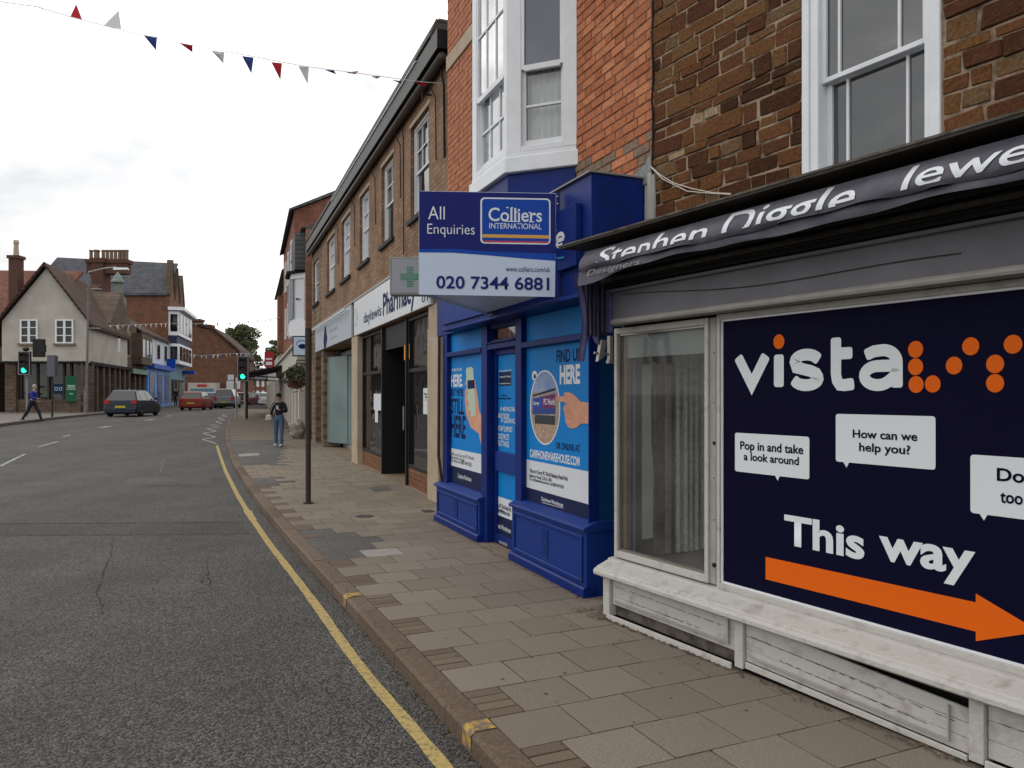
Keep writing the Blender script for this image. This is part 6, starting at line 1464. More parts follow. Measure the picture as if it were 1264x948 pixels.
# roofs behind (dark brown) and the little turret
mb = MB(sb); spoly(mb, [(t1+1, zt(136, 398)), (t2, zt(161, 398)+.1), (t2+3, zt(161, 398)), (t2, zt(150, 362)+1.0), (t1+2, zt(136, 365))], -2.0, -5); mb.build('rear_roof', M['rooftile'], fixn=True)
tu = A_(145.5, 372, 58); mb = MB(sb); k = 58/950
mb.box(tu.x-.42, tu.x+.42, 57.6, 58.4, tu.z-2, tu.z+.3); mb.lathe([(.45, .3), (.45, .45), (.30, .5), (.30, 1.35), (.52, 1.4), (.50, 1.5), (.25, 1.9), (.05, 2.2)], (tu.x, 58, tu.z), 8); mb.build('turret', mat('lead turret', (.20, .23, .21), .7, c2=(.12, .14, .12), vs=4))
# drainpipe and brick chimneys
big = wthing('chimney_stack', 'broad brick chimney stack with a long row of clay pots behind the cream house', 'chimney', A_(120, 396, 60))
p0, p1 = A_(112.5, 398, 60), A_(127, 324, 60); mb = MB(big); mb.box(p0.x, p1.x, 60, 61.2, p0.z-3, p1.z); mb.box(p0.x-.1, p1.x+.15, 59.9, 61.3, p1.z, p1.z+.35); mb.build('stack', M['chimneyb'])
p2, p3 = A_(126, 334, 60.6), A_(158.5, 321, 60.6); mb = MB(big); mb.box(A_(110, 0, 60.6).x, p3.x, 60.2, 61.0, p2.z-.3, p3.z-.3); mb.box(A_(109, 0, 60.6).x, p3.x+.15, 60.1, 61.1, p3.z-.3, p3.z); mb.build('stack_head', M['chimneyb'])
p4, p5 = A_(124, 398, 59.5), A_(128, 340, 59.5)
for px in (112.5, 119.5, 127.5, 132.5, 137.5, 142.5, 147.5, 152, 156.5):
    c = A_(px, 320, 60.6); r = .16 if px != 119.5 else .26; mb = MB(big); mb.lathe([(r*1.1, 0), (r*.85, .1), (r*.8, .62), (r, .68), (r*.9, .8)], (c.x, 60.6, p3.z), 9); mb.build('chimney_pot', mat('clay pot', (.17, .115, .085), .85) if px == 112.5 else bpy.data.materials['clay pot'])
# --- tall slate roofed brick building with three gables to the street
tb_ = wthing('tall_brick_building', 'tall orange brick building with big slate roof, three gables and white oriel windows', 'building', Vector((street(207, 500).x, street(207, 500).y, GZ)))
tq = sp(207.5); Pq = CR+U*tq; Yq = Pq.y; te = sp(225.5)
ze = H+(CY-363)*Yq/FPX
xw = at(100, 0, Yq).x; perp = Vector((-.9641, -.2656, 0))
mb = MB(tb_); body = [Vector((xw, Yq, .2)), Vector((Pq.x, Pq.y, .2)), Vector((Pq.x, Pq.y, ze)), Vector((xw, Yq, ze))]; poly_ext(mb, body, U*(te-tq)); mb.build('wall', M['brickL'], fixn=True)
zr = H+(CY-329)*(Yq+5)/FPX
xl_ = at(70, 0, Yq+5).x
rq = [Vector((xl_, Yq-.3, ze-.15)), Vector((Pq.x+.0, Yq-.3, ze-.15)), Vector((Pq.x-1.2, Yq+5, zr+.1)), Vector((xl_, Yq+5, zr+.75))]
mb = MB(tb_); mb.add(rq+[v+Vector((0, .1, .25)) for v in rq], [(0, 1, 2, 3), (7, 6, 5, 4), (0, 4, 5, 1), (1, 5, 6, 2), (2, 6, 7, 3), (3, 7, 4, 0)]); mb.build('roof', M['slateL'], fixn=True)
for k in range(3):
    a = tq+(te-tq)*k/3; b = tq+(te-tq)*(k+1)/3; zz2 = ze+.2; pk = H+(CY-[325, 335, 344][k])*(CR.y+U.y*(a+b)/2)/FPX
    mb = MB(tb_); spoly(mb, [(a, ze-1.6), (b, ze-1.6), (b, ze-.2), ((a+b)/2+.15, pk), ((a+b)/2-.15, pk), (a, ze-.2)], .12, -.3); mb.build('gable', M['brickL2'], fixn=True)
    mb = MB(tb_); spoly(mb, [(a, ze-.25), ((a+b)/2, pk), (b, ze-.25), (b, ze-.0), ((a+b)/2, pk+.35), (a, ze-.0)], .25, -.35); mb.build('coping', M['stoneL'], fixn=True)
for (ya, yb2, dd) in ((412, 384, 1.0), (447, 424, 1.0)):
    z0, z1 = zt(208, ya), zt(208, yb2)
    mb = MB(tb_); sbox(mb, tq+.1, te-.2, 0, dd, z0-.15, z1); o = mb.build('oriel', M['white'], fixn=True)
    for k in range(4): mb = MB(tb_); a = tq+.5+(te-tq-1)*k/4; sbox(mb, a, a+(te-tq)*.17, dd+.001, dd+.05, z0+.2, z1-.25); mb.build('pane', M['glassdk'], o, fixn=True)
    pa, pb = FG.w(-(tq+.1), dd, z0), FG.w(-(tq+.1), 0, z0); v = (pa-pb)
    q = [pb+v*.2+Vector((0, 0, .25)), pb+v*.85+Vector((0, 0, .25)), pb+v*.85+Vector((0, 0, z1-z0-.3)), pb+v*.2+Vector((0, 0, z1-z0-.3))]; n_ = -U*.04
    mb = MB(tb_); mb.add([p+n_ for p in q], [(0, 1, 2, 3)]); mb.build('side_pane', M['glassdk'], o)
mb = MB(tb_); sbox(mb, tq-.2, te, 0, 1.5, zt(208, 383), zt(208, 379)); mb.build('eaves_cornice', M['white'], fixn=True)
mb = MB(tb_); sbox(mb, tq+.1, te-.2, 0, .8, zt(208, 423), zt(208, 412)-.15); mb.build('dark_panel', mat('slate blue panel', (.02, .025, .06), .6), fixn=True)
mb = MB(tb_); sbox(mb, tq, te, 0, .2, .2, zt(208, 447)-.15); mb.build('teal_shopfront', mat('teal grey paint', (.10, .20, .24), .6, var=.2, vs=1), fixn=True)
for k in range(4): a = tq+.6+(te-tq-1)*k/4; mb = MB(tb_); sbox(mb, a, a+(te-tq)*.16, .201, .24, .9, 3.2); mb.build('shop_window', M['glassdk'], fixn=True)
mb = MB(tb_); sbox(mb, te-1.5, te-.1, .2, 1.4, zt(220, 461), zt(220, 457)); mb.build('blue_projecting_sign', M['boardblue'], fixn=True)
# --- blue shop
bl = wthing('blue_fronted_shop', 'two storey shop painted bright blue below with a white upper window row', 'shop', Vector((street(190, 500).x, street(190, 500).y, GZ)))
ta, tb2 = tt(179), tt(207); zb0 = zt(190, 449); zb1 = zt(190, 417)
mb = MB(bl); sbox(mb, ta+.05, tb2-.05, -5, .1, zb0, zb1); mb.build('upper_wall', mat('pale blue white render', (.46, .50, .56), .7), fixn=True)
mb = MB(bl); sbox(mb, ta+.05, tb2-.05, -5, .2, .2, zb0-.002); mb.build('shopfront', mat('bright blue paint', (.07, .20, .56), .5, var=.15, vs=2), fixn=True)
for k in range(3): a = ta+.6+(tb2-ta)*k/3; mb = MB(bl); sbox(mb, a, a+(tb2-ta)*.17, .101, .16, zt(190, 442), zt(190, 423)); w = mb.build('window', M['glassdk'], fixn=True); mb = MB(bl); sbox(mb, a-.15, a, .1, .2, zt(190, 443), zt(190, 422)); mb.build('shutter', M['white'], w, fixn=True)
for k in range(3): a = ta+.8+(tb2-ta)*k/3; mb = MB(bl); sbox(mb, a, a+(tb2-ta)*.2, .201, .25, .8, zb0-.9); mb.build('shop_window', mat('dark blue glass', (.02, .045, .11), .2) if k == 0 else bpy.data.materials['dark blue glass'], fixn=True)
mb = MB(bl); sbox(mb, ta+.2, tb2-.2, .2, .7, zb0-.5, zb0-.1); mb.build('shop_fascia', M['boardblue'], fixn=True)
mb = MB(bl); sbox(mb, tb2-2, tb2-1.85, .2, 1.0, zb0-.2, zb0+.7); mb.build('projecting_sign', M['boardblue'], fixn=True)
v = [FG.w(-ta+3.5, .35, zb1-.1), FG.w(-tb2, .35, zb1-.1), FG.w(-tb2, -4, zb1+2.6), FG.w(-ta+3.5, -4, zb1+2.6)]
mb = MB(bl); mb.add(v+[p+Vector((0, 0, .2)) for p in v], [(0, 1, 2, 3), (7, 6, 5, 4), (0, 4, 5, 1), (1, 5, 6, 2), (2, 6, 7, 3), (3, 7, 4, 0)]); mb.build('roof', M['rooftile'], fixn=True)
# --- brown brick gable at the end of the street, with a small shop
Ye = 100.0
eb = wthing('end_gable_building', 'broad blank brown brick gable end closing the street, with two chimneys', 'building', at(255, 499, Ye))
o_ = [(224, 492), (224, 411), (241, 402), (262, 407.5), (292, 433), (297, 440), (297, 492)]
mb = MB(eb); poly_ext(mb, [at(x, y, Ye) for x, y in o_], Vector((-3, 14, 0))); mb.build('wall', M['brickL2'], fixn=True)
pr_ = [(240, 401), (262, 406.5), (293, 432.5), (299, 441)]
for a, b in zip(pr_, pr_[1:]):
    q = [at(*a, Ye-.3), at(*b, Ye-.3)]; q = q+[q[1]+Vector((-3, 14, 0)), q[0]+Vector((-3, 14, 0))]; mb = MB(eb); mb.add(q+[v+Vector((0, 0, .35)) for v in q], [(0, 1, 2, 3), (7, 6, 5, 4), (0, 4, 5, 1), (1, 5, 6, 2), (2, 6, 7, 3), (3, 7, 4, 0)]); mb.build('roof', M['rooftile'], fixn=True)
for x0, x1, y0, y1 in ((236, 246, 408, 394), (250, 259, 412, 401)):
    a, b = at(x0, y0, Ye+.5), at(x1, y1, Ye+.5); mb = MB(eb); mb.box(a.x, b.x, Ye+.5, Ye+2, a.z-.5, b.z); mb.box(a.x-.1, b.x+.1, Ye+.4, Ye+2.1, b.z-.25, b.z-.0+.05); mb.build('chimney', M['chimneyb'])
a, b = at(232, 496, Ye-1.5), at(266.5, 472.5, Ye-1.5); k = Ye/950
es = wthing('corner_shop', 'small white fronted shop at the foot of the brown brick gable', 'shop', Vector((a.x, Ye-1.5, a.z)))
mb = MB(es); mb.box(a.x, b.x, Ye-1.5, Ye-.1, a.z, b.z); mb.build('shopfront', M['creamp']); mb = MB(es); mb.box(a.x+.3, b.x-.3, Ye-1.56, Ye-1.51, a.z+.9, b.z-.75); mb.build('shop_window', mat('pale teal glass', (.10, .20, .26), .3))
mb = MB(es); mb.box(a.x+1.2, b.x-1.2, Ye-1.56, Ye-1.51, b.z-.5, b.z-.2); mb.build('lettering', M['crimson'])
# far terrace beyond the bend, white boards, hedge
ft = wthing('far_terrace', 'distant red brick terrace with white windows seen under the canopy', 'terrace', at(320, 491, 140))
a, b = at(300, 491, 140), at(352, 468.5, 140); mb = MB(ft); mb.box(a.x, b.x, 140, 148, a.z-.5, b.z); mb.build('wall', mat('far red brick', (.17, .075, .055), .9, var=.2, vs=1)); mb = MB(ft); mb.prism([(139.6, b.z), (144, b.z+2.2), (148.4, b.z)], 'x', a.x, b.x); mb.build('roof', M['slateL'], fixn=True)
for i in range(8):
    x = a.x+.6+i*.93; 
    for z0 in (a.z+2.0-.0, a.z+.2): mb = MB(ft); mb.box(x, x+.5, 139.93, 139.99, z0, z0+1.1); mb.build('window', M['white'] if True else M['white'])
wsn = 0
for x0, x1, y0, y1, lb_ in ((279.5, 288, 484, 470, 'larger white roadside board beyond the parked cars'), (281, 288, 469, 462.5, 'small white board above the larger roadside board'), (291, 296, 480, 466, 'narrow white board right of the other roadside boards')):
    a, b = at(x0, y0, 92), at(x1, y1, 92); t = wthing('roadside_board', lb_, 'sign', Vector((a.x, 92, a.z))); mb = MB(t); mb.box(a.x, b.x, 92, 92.1, a.z, b.z); mb.build('board', M['signw']); mb = MB(t); mb.box(a.x+.1, a.x+.2, 92.1, 92.2, .4, b.z); mb.build('post', M['steel'])
# trees beyond the bend
def tree(name, label, px0, px1, py0, base, Y, n, seed, mat_, cat='tree', size=.35):
    c = at((px0+px1)/2, base, Y); k = Y/950; w = (px1-px0)*k/2; ztop = at(0, py0, Y).z; z0 = .4
    t = thing(name, label, cat, loc=(c.x, Y, z0)); hgt = ztop-z0; mb = MB(); r = random.Random(seed)
    mb.cyl((0, 0, 0), (0, 0, hgt*.55), w*.09, w*.05, 9)
    for i in range(9): a = i*2.4; e_ = Vector((math.cos(a)*w*.6, math.sin(a)*w*.6, hgt*(.5+.04*i))); mb.cyl((0, 0, hgt*(.3+.025*i)), e_, w*.035, w*.012, 6)
    mb.build('trunk', mat('bark', (.05, .04, .032), .9) if 'bark' not in bpy.data.materials else bpy.data.materials['bark'], t)
    mbx = MB()
    for i in range(70):
        a = r.uniform(0, 2*PI); u = r.uniform(.1, 1)**.6; v = r.uniform(-1, 1); cc = Vector((math.cos(a)*w*.80*u*math.sqrt(max(.1, 1-v*v*.8)), math.sin(a)*w*.80*u, hgt*.62+v*hgt*.33)); rad = w*r.uniform(.18, .34)
        q = leaves(n//70, rad, size, seed*31+i, (1, 1, .75), .3, cc); mbx.add(q.v, q.f)
    mbx.build('crown', mat_, t); return t
tree('broad_tree', 'large round crowned tree rising behind the brown brick gable', 265, 325, 399, 480, 128, 15000, 3, M['foliage2'], size=.2)
tree('distant_tree', 'smaller tree beyond the right hand buildings, above the red sign', 326, 352, 418, 480, 120, 2600, 5, M['green2'], size=.22)
tree('low_tree', 'low dark tree between the gable end and the traffic light', 292, 316, 448, 485, 118, 2600, 8, M['foliage2'], size=.2)
# left pavement and kerb
lp = [gp(-80, 545), gp(0, 526.5), (gp(44, 521)), gp(95, 515), gp(133, 511), gp(178, 506.2), gp(222, 501)]
mb = MB(); n = len(lp)
for p in lp: mb.v += [(p.x, p.y, G(p.x, p.y)+.11), (p.x-30, p.y+14, G(p.x, p.y)+.115)]
mb.f = [(2*i, 2*i+2, 2*i+3, 2*i+1) for i in range(n-1)]
o = mb.build('left_pavement', mat('left pavement', (.15, .135, .12), .85, c2=(.11, .10, .09), vs=1.5)); o['kind'] = 'structure'
mb = MB()
for a, b in zip(lp, lp[1:]):
    for i in range(4):
        p, q = a.lerp(b, i/4+.005), a.lerp(b, (i+1)/4-.005); t = (q-p).normalized(); nn = Vector((t.y, -t.x, 0))*.07
        mb.hexa([Vector((v.x, v.y, G(v.x, v.y)-.05)) for v in (p-nn, q-nn, q+nn, p+nn)][::-1], [Vector((v.x, v.y, G(v.x, v.y)+.125)) for v in (p-nn, q-nn, q+nn, p+nn)][::-1])
o = mb.build('left_kerb', mat('left kerb', (.10, .09, .08), .85), fixn=True); o['kind'] = 'structure'
# street lamp
c = gp(106.5, 506, .1); c = Vector(((106.5-CX)/FPX*46.5, 46.5, GZ)); k = 46.5/950
sl = thing('street_lamp', 'grey street lamp with curved arm in front of the cream house corner', 'street lamp', loc=tuple(c)); OFF[sl.name] = c
mb = MB(sl); zt_ = at(109, 335, 46.5).z; tp = at(109.5, 336, 46.5)
mb.cyl(c, tp, .085, .055, 10); mb.cyl(c, c+Vector((0, 0, 1.4)), .12, .11, 10); mb.build('column', mat('weathered lamp column', (.15, .145, .135), .7, var=.2))
mb = MB(sl); arm = [at(x, y, 46.5) for x, y in ((109.5, 336), (120, 333.5), (131, 331), (143, 330))]; mb.tube(arm, .05, 7)
for y in (356.5, 405): mb.tube([at(107, y, 46.5), at(126 if y < 400 else 124, y+.5, 46.5)], .035, 6)
mb.build('arm', M['steel'])
a = at(141, 331, 46.5); mb = MB(sl); mb.hexa([(a.x, 46.35, a.z-.12), (a.x+.85, 46.35, a.z-.10), (a.x+.85, 46.65, a.z-.10), (a.x, 46.65, a.z-.12)], [(a.x, 46.4, a.z+.03), (a.x+.8, 46.4, a.z+.02), (a.x+.8, 46.6, a.z+.02), (a.x, 46.6, a.z+.03)]); mb.build('lantern', M['signw'])

# ================================================================== bunting
def bunting(name, label, string, flags, m_list, sr=.004):
    o0 = string[0]; t = thing(name, label, 'bunting', loc=tuple(o0), group=None); OFF[t.name] = Vector(o0)
    mb = MB(t); mb.tube(string, sr, 4); mb.build('string', M['bunwhite'])
    for (p0, p1, p2), m in zip(flags, m_list):
        mb = MB(t); p0, p1, p2 = Vector(p0), Vector(p1), Vector(p2); n = Vector((0, .006, 0)); mid = (p0+p1+p2)/3+Vector((0, R.uniform(-.02, .02), 0))
        ps_ = [p0, (p0+p1)/2, p1, (p1+p2)/2, p2, (p2+p0)/2]; ps_ = ps_+[mid]; mb.add(ps_+[p+n for p in ps_], [(6, i, (i+1) % 6) for i in range(6)]+[(13, 7+(i+1) % 6, 7+i) for i in range(6)]); mb.build('pennant', m)
    return t
k = 2.257; yd = lambda px: 8.0+(px/550)*2.5
sp_ = [(0, 2), (45, 8), (84, 20), (150, 37), (210, 51), (260, 60), (312, 69.5), (350, 77), (381, 82.5), (440, 90), (490, 97), (520, 101), (545, 103)]
st = [at(x, y, yd(x)) for x, y in sp_]
st = [at(-250, -60, 6.5)]+st
raw = [((100, 8), (112, 22), (122, 28)), ((196, 46), (228, 54), (212, 12)), ((289, 71), (337, 80), (330, 30)), ((399, 97), (437, 103), (434, 140)), ((500, 120), (536, 126), (536, 146)), ((588, 140), (624, 145), (622, 177)), ((674, 156), (706, 160), (700, 204)),
       ((756, 173), (785, 176), (781, 223)), ((831, 184), (860, 187), (857, 234)), ((904, 194), (930, 196), (937, 207)), ((964, 202), (998, 198), (990, 206)), ((1034, 212), (1062, 212), (1050, 219)), ((1092, 222), (1118, 226), (1116, 232)), ((1148, 228), (1190, 232), (1185, 241))]
fl = [[at(x/k, y/k, yd(x/k)+(.03 if i == 2 else 0)) for i, (x, y) in enumerate(t)] for t in raw]
bunting('bunting', 'string of red white and blue pennants across the upper left sky', st, fl, [M['bunwhite'], M['bunred'], M['bunwhite'], M['bunblue'], M['bunred'], M['bunwhite'], M['bunblue'], M['bunred'], M['bunwhite'], M['bunblue'], M['bunred'], M['bunwhite'], M['bunblue'], M['bunred']])
def smallbunt(label, pts, Y0, Y1, n, h, cols_):
    P_ = [at(x, y, Y0+(Y1-Y0)*i/(len(pts)-1)) for i, (x, y) in enumerate(pts)]
    Ls = [(b-a).length for a, b in zip(P_, P_[1:])]; tot = sum(Ls); fl = []; ms = []
    for i in range(n):
        d = tot*(i+.5)/n; j = 0
        while d > Ls[j] and j < len(Ls)-1: d -= Ls[j]; j += 1
        c = P_[j].lerp(P_[j+1], d/Ls[j]); t = (P_[j+1]-P_[j]).normalized(); w = h*.42; fl.append((c-t*w, c+t*w, c+Vector((R.uniform(-.3, .3)*h, R.uniform(-.2, .2)*h, -h*R.uniform(.5, 1))))); ms.append(cols_[i % len(cols_)])
    bunting('bunting', label, P_, fl, ms, .012)
smallbunt('far string of small white pennants in front of the brick flank below the chimney pots', [(106, 398), (130, 402), (160, 401), (185, 400), (207, 399)], 46, 70, 15, .42, [M['bunwhite']])
smallbunt('string of dark and pale pennants across the gap above the brown gable', [(205, 399), (240, 399.5), (290, 398), (325, 395), (345, 392)], 70, 44, 13, .38, [M['bunwhite'], M['bunblue'], M['bunred']])
smallbunt('lowest string of white pennants crossing the brown brick gable', [(222, 434), (245, 439), (275, 437), (300, 436), (315, 436)], 80, 62, 22, .45, [M['bunwhite'], M['bunwhite'], M['bunblue']])

# ================================================================== cars
def car_paint(name, c): return mat(name, c, .4, coat=.12, spec=.2)
M['tyre'] = mat('tyre rubber', (.012, .012, .012), .8); M['rim'] = mat('alloy rim', (.30, .31, .32), .35, metal=.8); M['taill'] = mat('red tail lamp', (.30, .008, .01), .3); M['headl'] = mat('clear lamp', (.45, .47, .5), .2)
M['plate_y'] = mat('yellow number plate', (.50, .38, .03), .5); M['carglass'] = glassmat('car glass', (.012, .014, .016), .03); M['underb'] = mat('black plastic', (.015, .015, .016), .6)
def car(label, px, py, Y, rz, paint, L=4.1, Wd=1.74, Ht=1.47, kind='hatch', group='cars queueing and parked along the street', front=False):
    """car pointing along +y before rotation; rear faces -y (towards us)"""
    X = (px-CX)/FPX*Y; z0 = G(X, Y); t = thing('car', label, 'car', loc=(X, Y, z0+.006), rz=rz, group=group)
    h2 = L/2; b = Ht
    suv = kind == 'suv'; bel = .92 if not suv else 1.05; gc = .20 if not suv else .26
    prof = [(-h2, .42), (-h2+.02, .62), (-h2+.05, bel-.05), (-h2+.12, bel+.03), (h2-1.15, bel), (h2-.55, bel-.12), (h2-.12, bel-.30), (h2, .55), (h2-.02, .38), (h2-.1, gc), (-h2+.1, gc)]
    wt = lambda z: Wd/2*(1-.06*max(0, (z-.55)))*(1-.05*max(0, (.4-z)))
    mb = MB(); n = len(prof); secs = [(-1, 1.0), (-.93, .0), (.93, .0), (1, 1.0)]
    vs = []
    for sx, inset in secs:
        for y, z in prof:
            yy_ = y; zz_ = z
            if inset: yy_ = y*(.965); zz_ = .55+(z-.55)*.93
            vs.append((sx*wt(z), yy_, zz_))
    fs = []
    for s_ in range(3):
        for i in range(n): fs.append((s_*n+i, s_*n+(i+1) % n, (s_+1)*n+(i+1) % n, (s_+1)*n+i))
    fs += [tuple(range(n)), tuple(range(3*n, 4*n))[::-1]]
    mb.add(vs, fs); body = mb.build('body', paint, t, fixn=True, smooth=False)
    mod = body.modifiers.new('bevel', 'BEVEL'); mod.width = .035; mod.segments = 2; mod.limit_method = 'ANGLE'
    # greenhouse
    if suv: gh = [(-h2+.10, bel+.0), (-h2+.28, b-.06), (-h2+.5, b), (.35, b), (.55, b-.03), (h2-1.15, bel)]
    else: gh = [(-h2+.12, bel+.0), (-h2+.50, b-.10), (-h2+.78, b-.015), (-.1, b), (.45, b-.07), (h2-1.1, bel)]
    def ghw(z): return wt(bel)-.03-(z-bel)*.44
    mb = MB(); n = len(gh); vs = [(-ghw(z), y, z) for y, z in gh]+[(ghw(z), y, z) for y, z in gh]
    mb.add(vs, [tuple(range(n)), tuple(range(n, 2*n))[::-1]]+[(i, n+i, n+(i+1) % n, (i+1) % n) for i in range(n)]); g_ = mb.build('cabin_glass', M['carglass'], t, fixn=True)
    # roof and pillars in paint
    mb = MB(); e_ = .012
    top = [p for p in gh if p[1] > b-.12]
    for (ya, za), (yb_, zb_) in zip(top, top[1:]): mb.hexa([(-ghw(za)-e_, ya, za-.02), (ghw(za)+e_, ya, za-.02), (ghw(zb_)+e_, yb_, zb_-.02), (-ghw(zb_)-e_, yb_, zb_-.02)], [(-ghw(za), ya, za+.02), (ghw(za), ya, za+.02), (ghw(zb_), yb_, zb_+.02), (-ghw(zb_), yb_, zb_+.02)])
    def pillar(p, q, w):
        for sx in (-1, 1):
            a = Vector((sx*(ghw(p[1])+.004), p[0], p[1])); c_ = Vector((sx*(ghw(q[1])+.004), q[0], q[1])); iv = Vector((-sx*.07, 0, 0)); wv = Vector((0, w, 0))
            mb.hexa([a, a+wv, a+wv+iv, a+iv], [c_, c_+wv, c_+wv+iv, c_+iv])
    pillar(gh[0], gh[1], .10 if not suv else .2); pillar((gh[-1][0]-.05, gh[-1][1]), (gh[-2][0]-.05, gh[-2][1]), .06); pillar((-.25, bel), (-.30, b-.01), .07); pillar((-h2+.75, bel), (-h2+.85, b-.03), .08)
    rf = mb.build('roof', paint, t, fixn=True)
    mb = MB(); mb.box(-Wd/2*.9, Wd/2*.9, -h2-.02, -h2+.2, .22, .48); mb.build('rear_bumper', M['underb'] if suv or kind == 'dark' else paint, t, bevel=.03)
    mb = MB(); mb.box(-Wd/2*.95, Wd/2*.95, -h2+.3, h2-.3, .15, .24); mb.build('underside', M['underb'], t)
    for sx in (-1, 1):
        mb = MB(); mb.hexa([(sx*(Wd/2*.62), -h2-.005, .72), (sx*(Wd/2*.95), -h2+.0, .72), (sx*(Wd/2*.99), -h2+.25, .74), (sx*(Wd/2*.62), -h2+.2, .74)][::sx], [(sx*(Wd/2*.66), -h2+.03, bel-.0), (sx*(Wd/2*.93), -h2+.04, bel-.0), (sx*(Wd/2*.96), -h2+.30, bel-.02), (sx*(Wd/2*.66), -h2+.2, bel-.02)][::sx]); mb.build('tail_lamp', M['taill'], t, fixn=True)
        mb = MB(); mb.box(sx*(Wd/2*.6), sx*(Wd/2*.92), h2-.10, h2-.0, .58, .70); mb.build('headlamp', M['headl'], t)
        mb = MB(); mb.box(sx*(Wd/2-.02), sx*(Wd/2+.16), h2-1.35, h2-1.22, bel, bel+.14); mb.build('wing_mirror', paint, t, bevel=.02)
        for yw in (-h2+.78, h2-.82):
            r = .31 if not suv else .35; mb = MB(); prof_ = [(r*.62, 0), (r*.95, .01), (r, .04), (r, .17), (r*.95, .2), (r*.62, .2)]
            x0 = sx*(Wd/2-.19) if sx > 0 else -(Wd/2-.19)-.2
            n2 = 18; vs = [(x0+px_, yw+rr2*math.cos(2*PI*i/n2), r+rr2*math.sin(2*PI*i/n2)) for rr2, px_ in prof_ for i in range(n2)]
            mb.add(vs, [(j*n2+i, j*n2+(i+1) % n2, (j+1)*n2+(i+1) % n2, (j+1)*n2+i) for j in range(5) for i in range(n2)]); wh = mb.build('wheel', M['tyre'], t, smooth=True)
            mb = MB(); xo = sx*(Wd/2-.005); mb.cyl((xo-sx*.02, yw, r), (xo, yw, r), r*.16, n=8)
            for q in range(5): a = 2*PI*q/5; mb.hexa([(xo-sx*.02, yw+math.cos(a+.3)*.03, r+math.sin(a+.3)*.03), (xo-sx*.02, yw+math.cos(a-.3)*.03, r+math.sin(a-.3)*.03), (xo, yw+math.cos(a-.3)*.03, r+math.sin(a-.3)*.03), (xo, yw+math.cos(a+.3)*.03, r+math.sin(a+.3)*.03)],
                                                [(xo-sx*.02, yw+math.cos(a+.12)*r*.64, r+math.sin(a+.12)*r*.64), (xo-sx*.02, yw+math.cos(a-.12)*r*.64, r+math.sin(a-.12)*r*.64), (xo, yw+math.cos(a-.12)*r*.64, r+math.sin(a-.12)*r*.64), (xo, yw+math.cos(a+.12)*r*.64, r+math.sin(a+.12)*r*.64)])
            mb.build('rim', M['rim'], wh, fixn=True)
    mb = MB(); mb.box(-.26, .26, -h2-.028, -h2-.021, .50, .61); mb.build('number_plate', M['plate_y'], t)
    return t
car('dark grey-blue hatchback driving away, nearest car on the left', 165, 515, 44, math.radians(8), car_paint('dark blue grey paint', (.018, .026, .042)), 4.2, 1.76, 1.47)
car('dark red hatchback driving away beside the blue shop', 243, 505, 62, math.radians(10), car_paint('dark red paint', (.20, .022, .012)), 4.2, 1.8, 1.46)
pk = 'cars parked along the far bend'
car('pale blue-grey small car parked just beyond the dark red car', 265, 500, 72, math.radians(14), car_paint('pale blue grey paint', (.15, .17, .22)), 3.8, 1.65, 1.45, group=pk)
car('black car parked between the pale blue-grey car and the silver van-like car', 274, 500, 78, math.radians(14), car_paint('black paint', (.012, .012, .014)), 3.9, 1.7, 1.5, group=pk)
car('tall silver people carrier parked behind the traffic light posts', 281, 500.5, 70, math.radians(12), car_paint('silver paint', (.14, .15, .18)), 4.5, 1.82, 1.72, 'suv', group=pk)
car('small orange car parked beyond the silver people carrier', 296, 498, 84, math.radians(10), car_paint('orange paint', (.45, .10, .02)), 3.8, 1.65, 1.46, group=pk)
car('maroon car parked right behind the green traffic light', 309, 498, 84, math.radians(-8), car_paint('maroon paint', (.06, .012, .02)), 4.1, 1.7, 1.45, group=pk)
car('white car parked between the maroon car and the far red car', 319, 497, 92, math.radians(-8), car_paint('white paint', (.55, .57, .58)), 4.1, 1.7, 1.46, group=pk)
car('far red car beneath the dark canopy', 327, 495.5, 104, math.radians(0), car_paint('bright red paint', (.22, .012, .012)), 4.1, 1.7, 1.46, group=pk)
car('white car farthest right beside the cream pilasters', 334.5, 496.5, 86, math.radians(-2), car_paint('pale grey paint', (.48, .50, .52)), 4.1, 1.7, 1.46, group=pk)

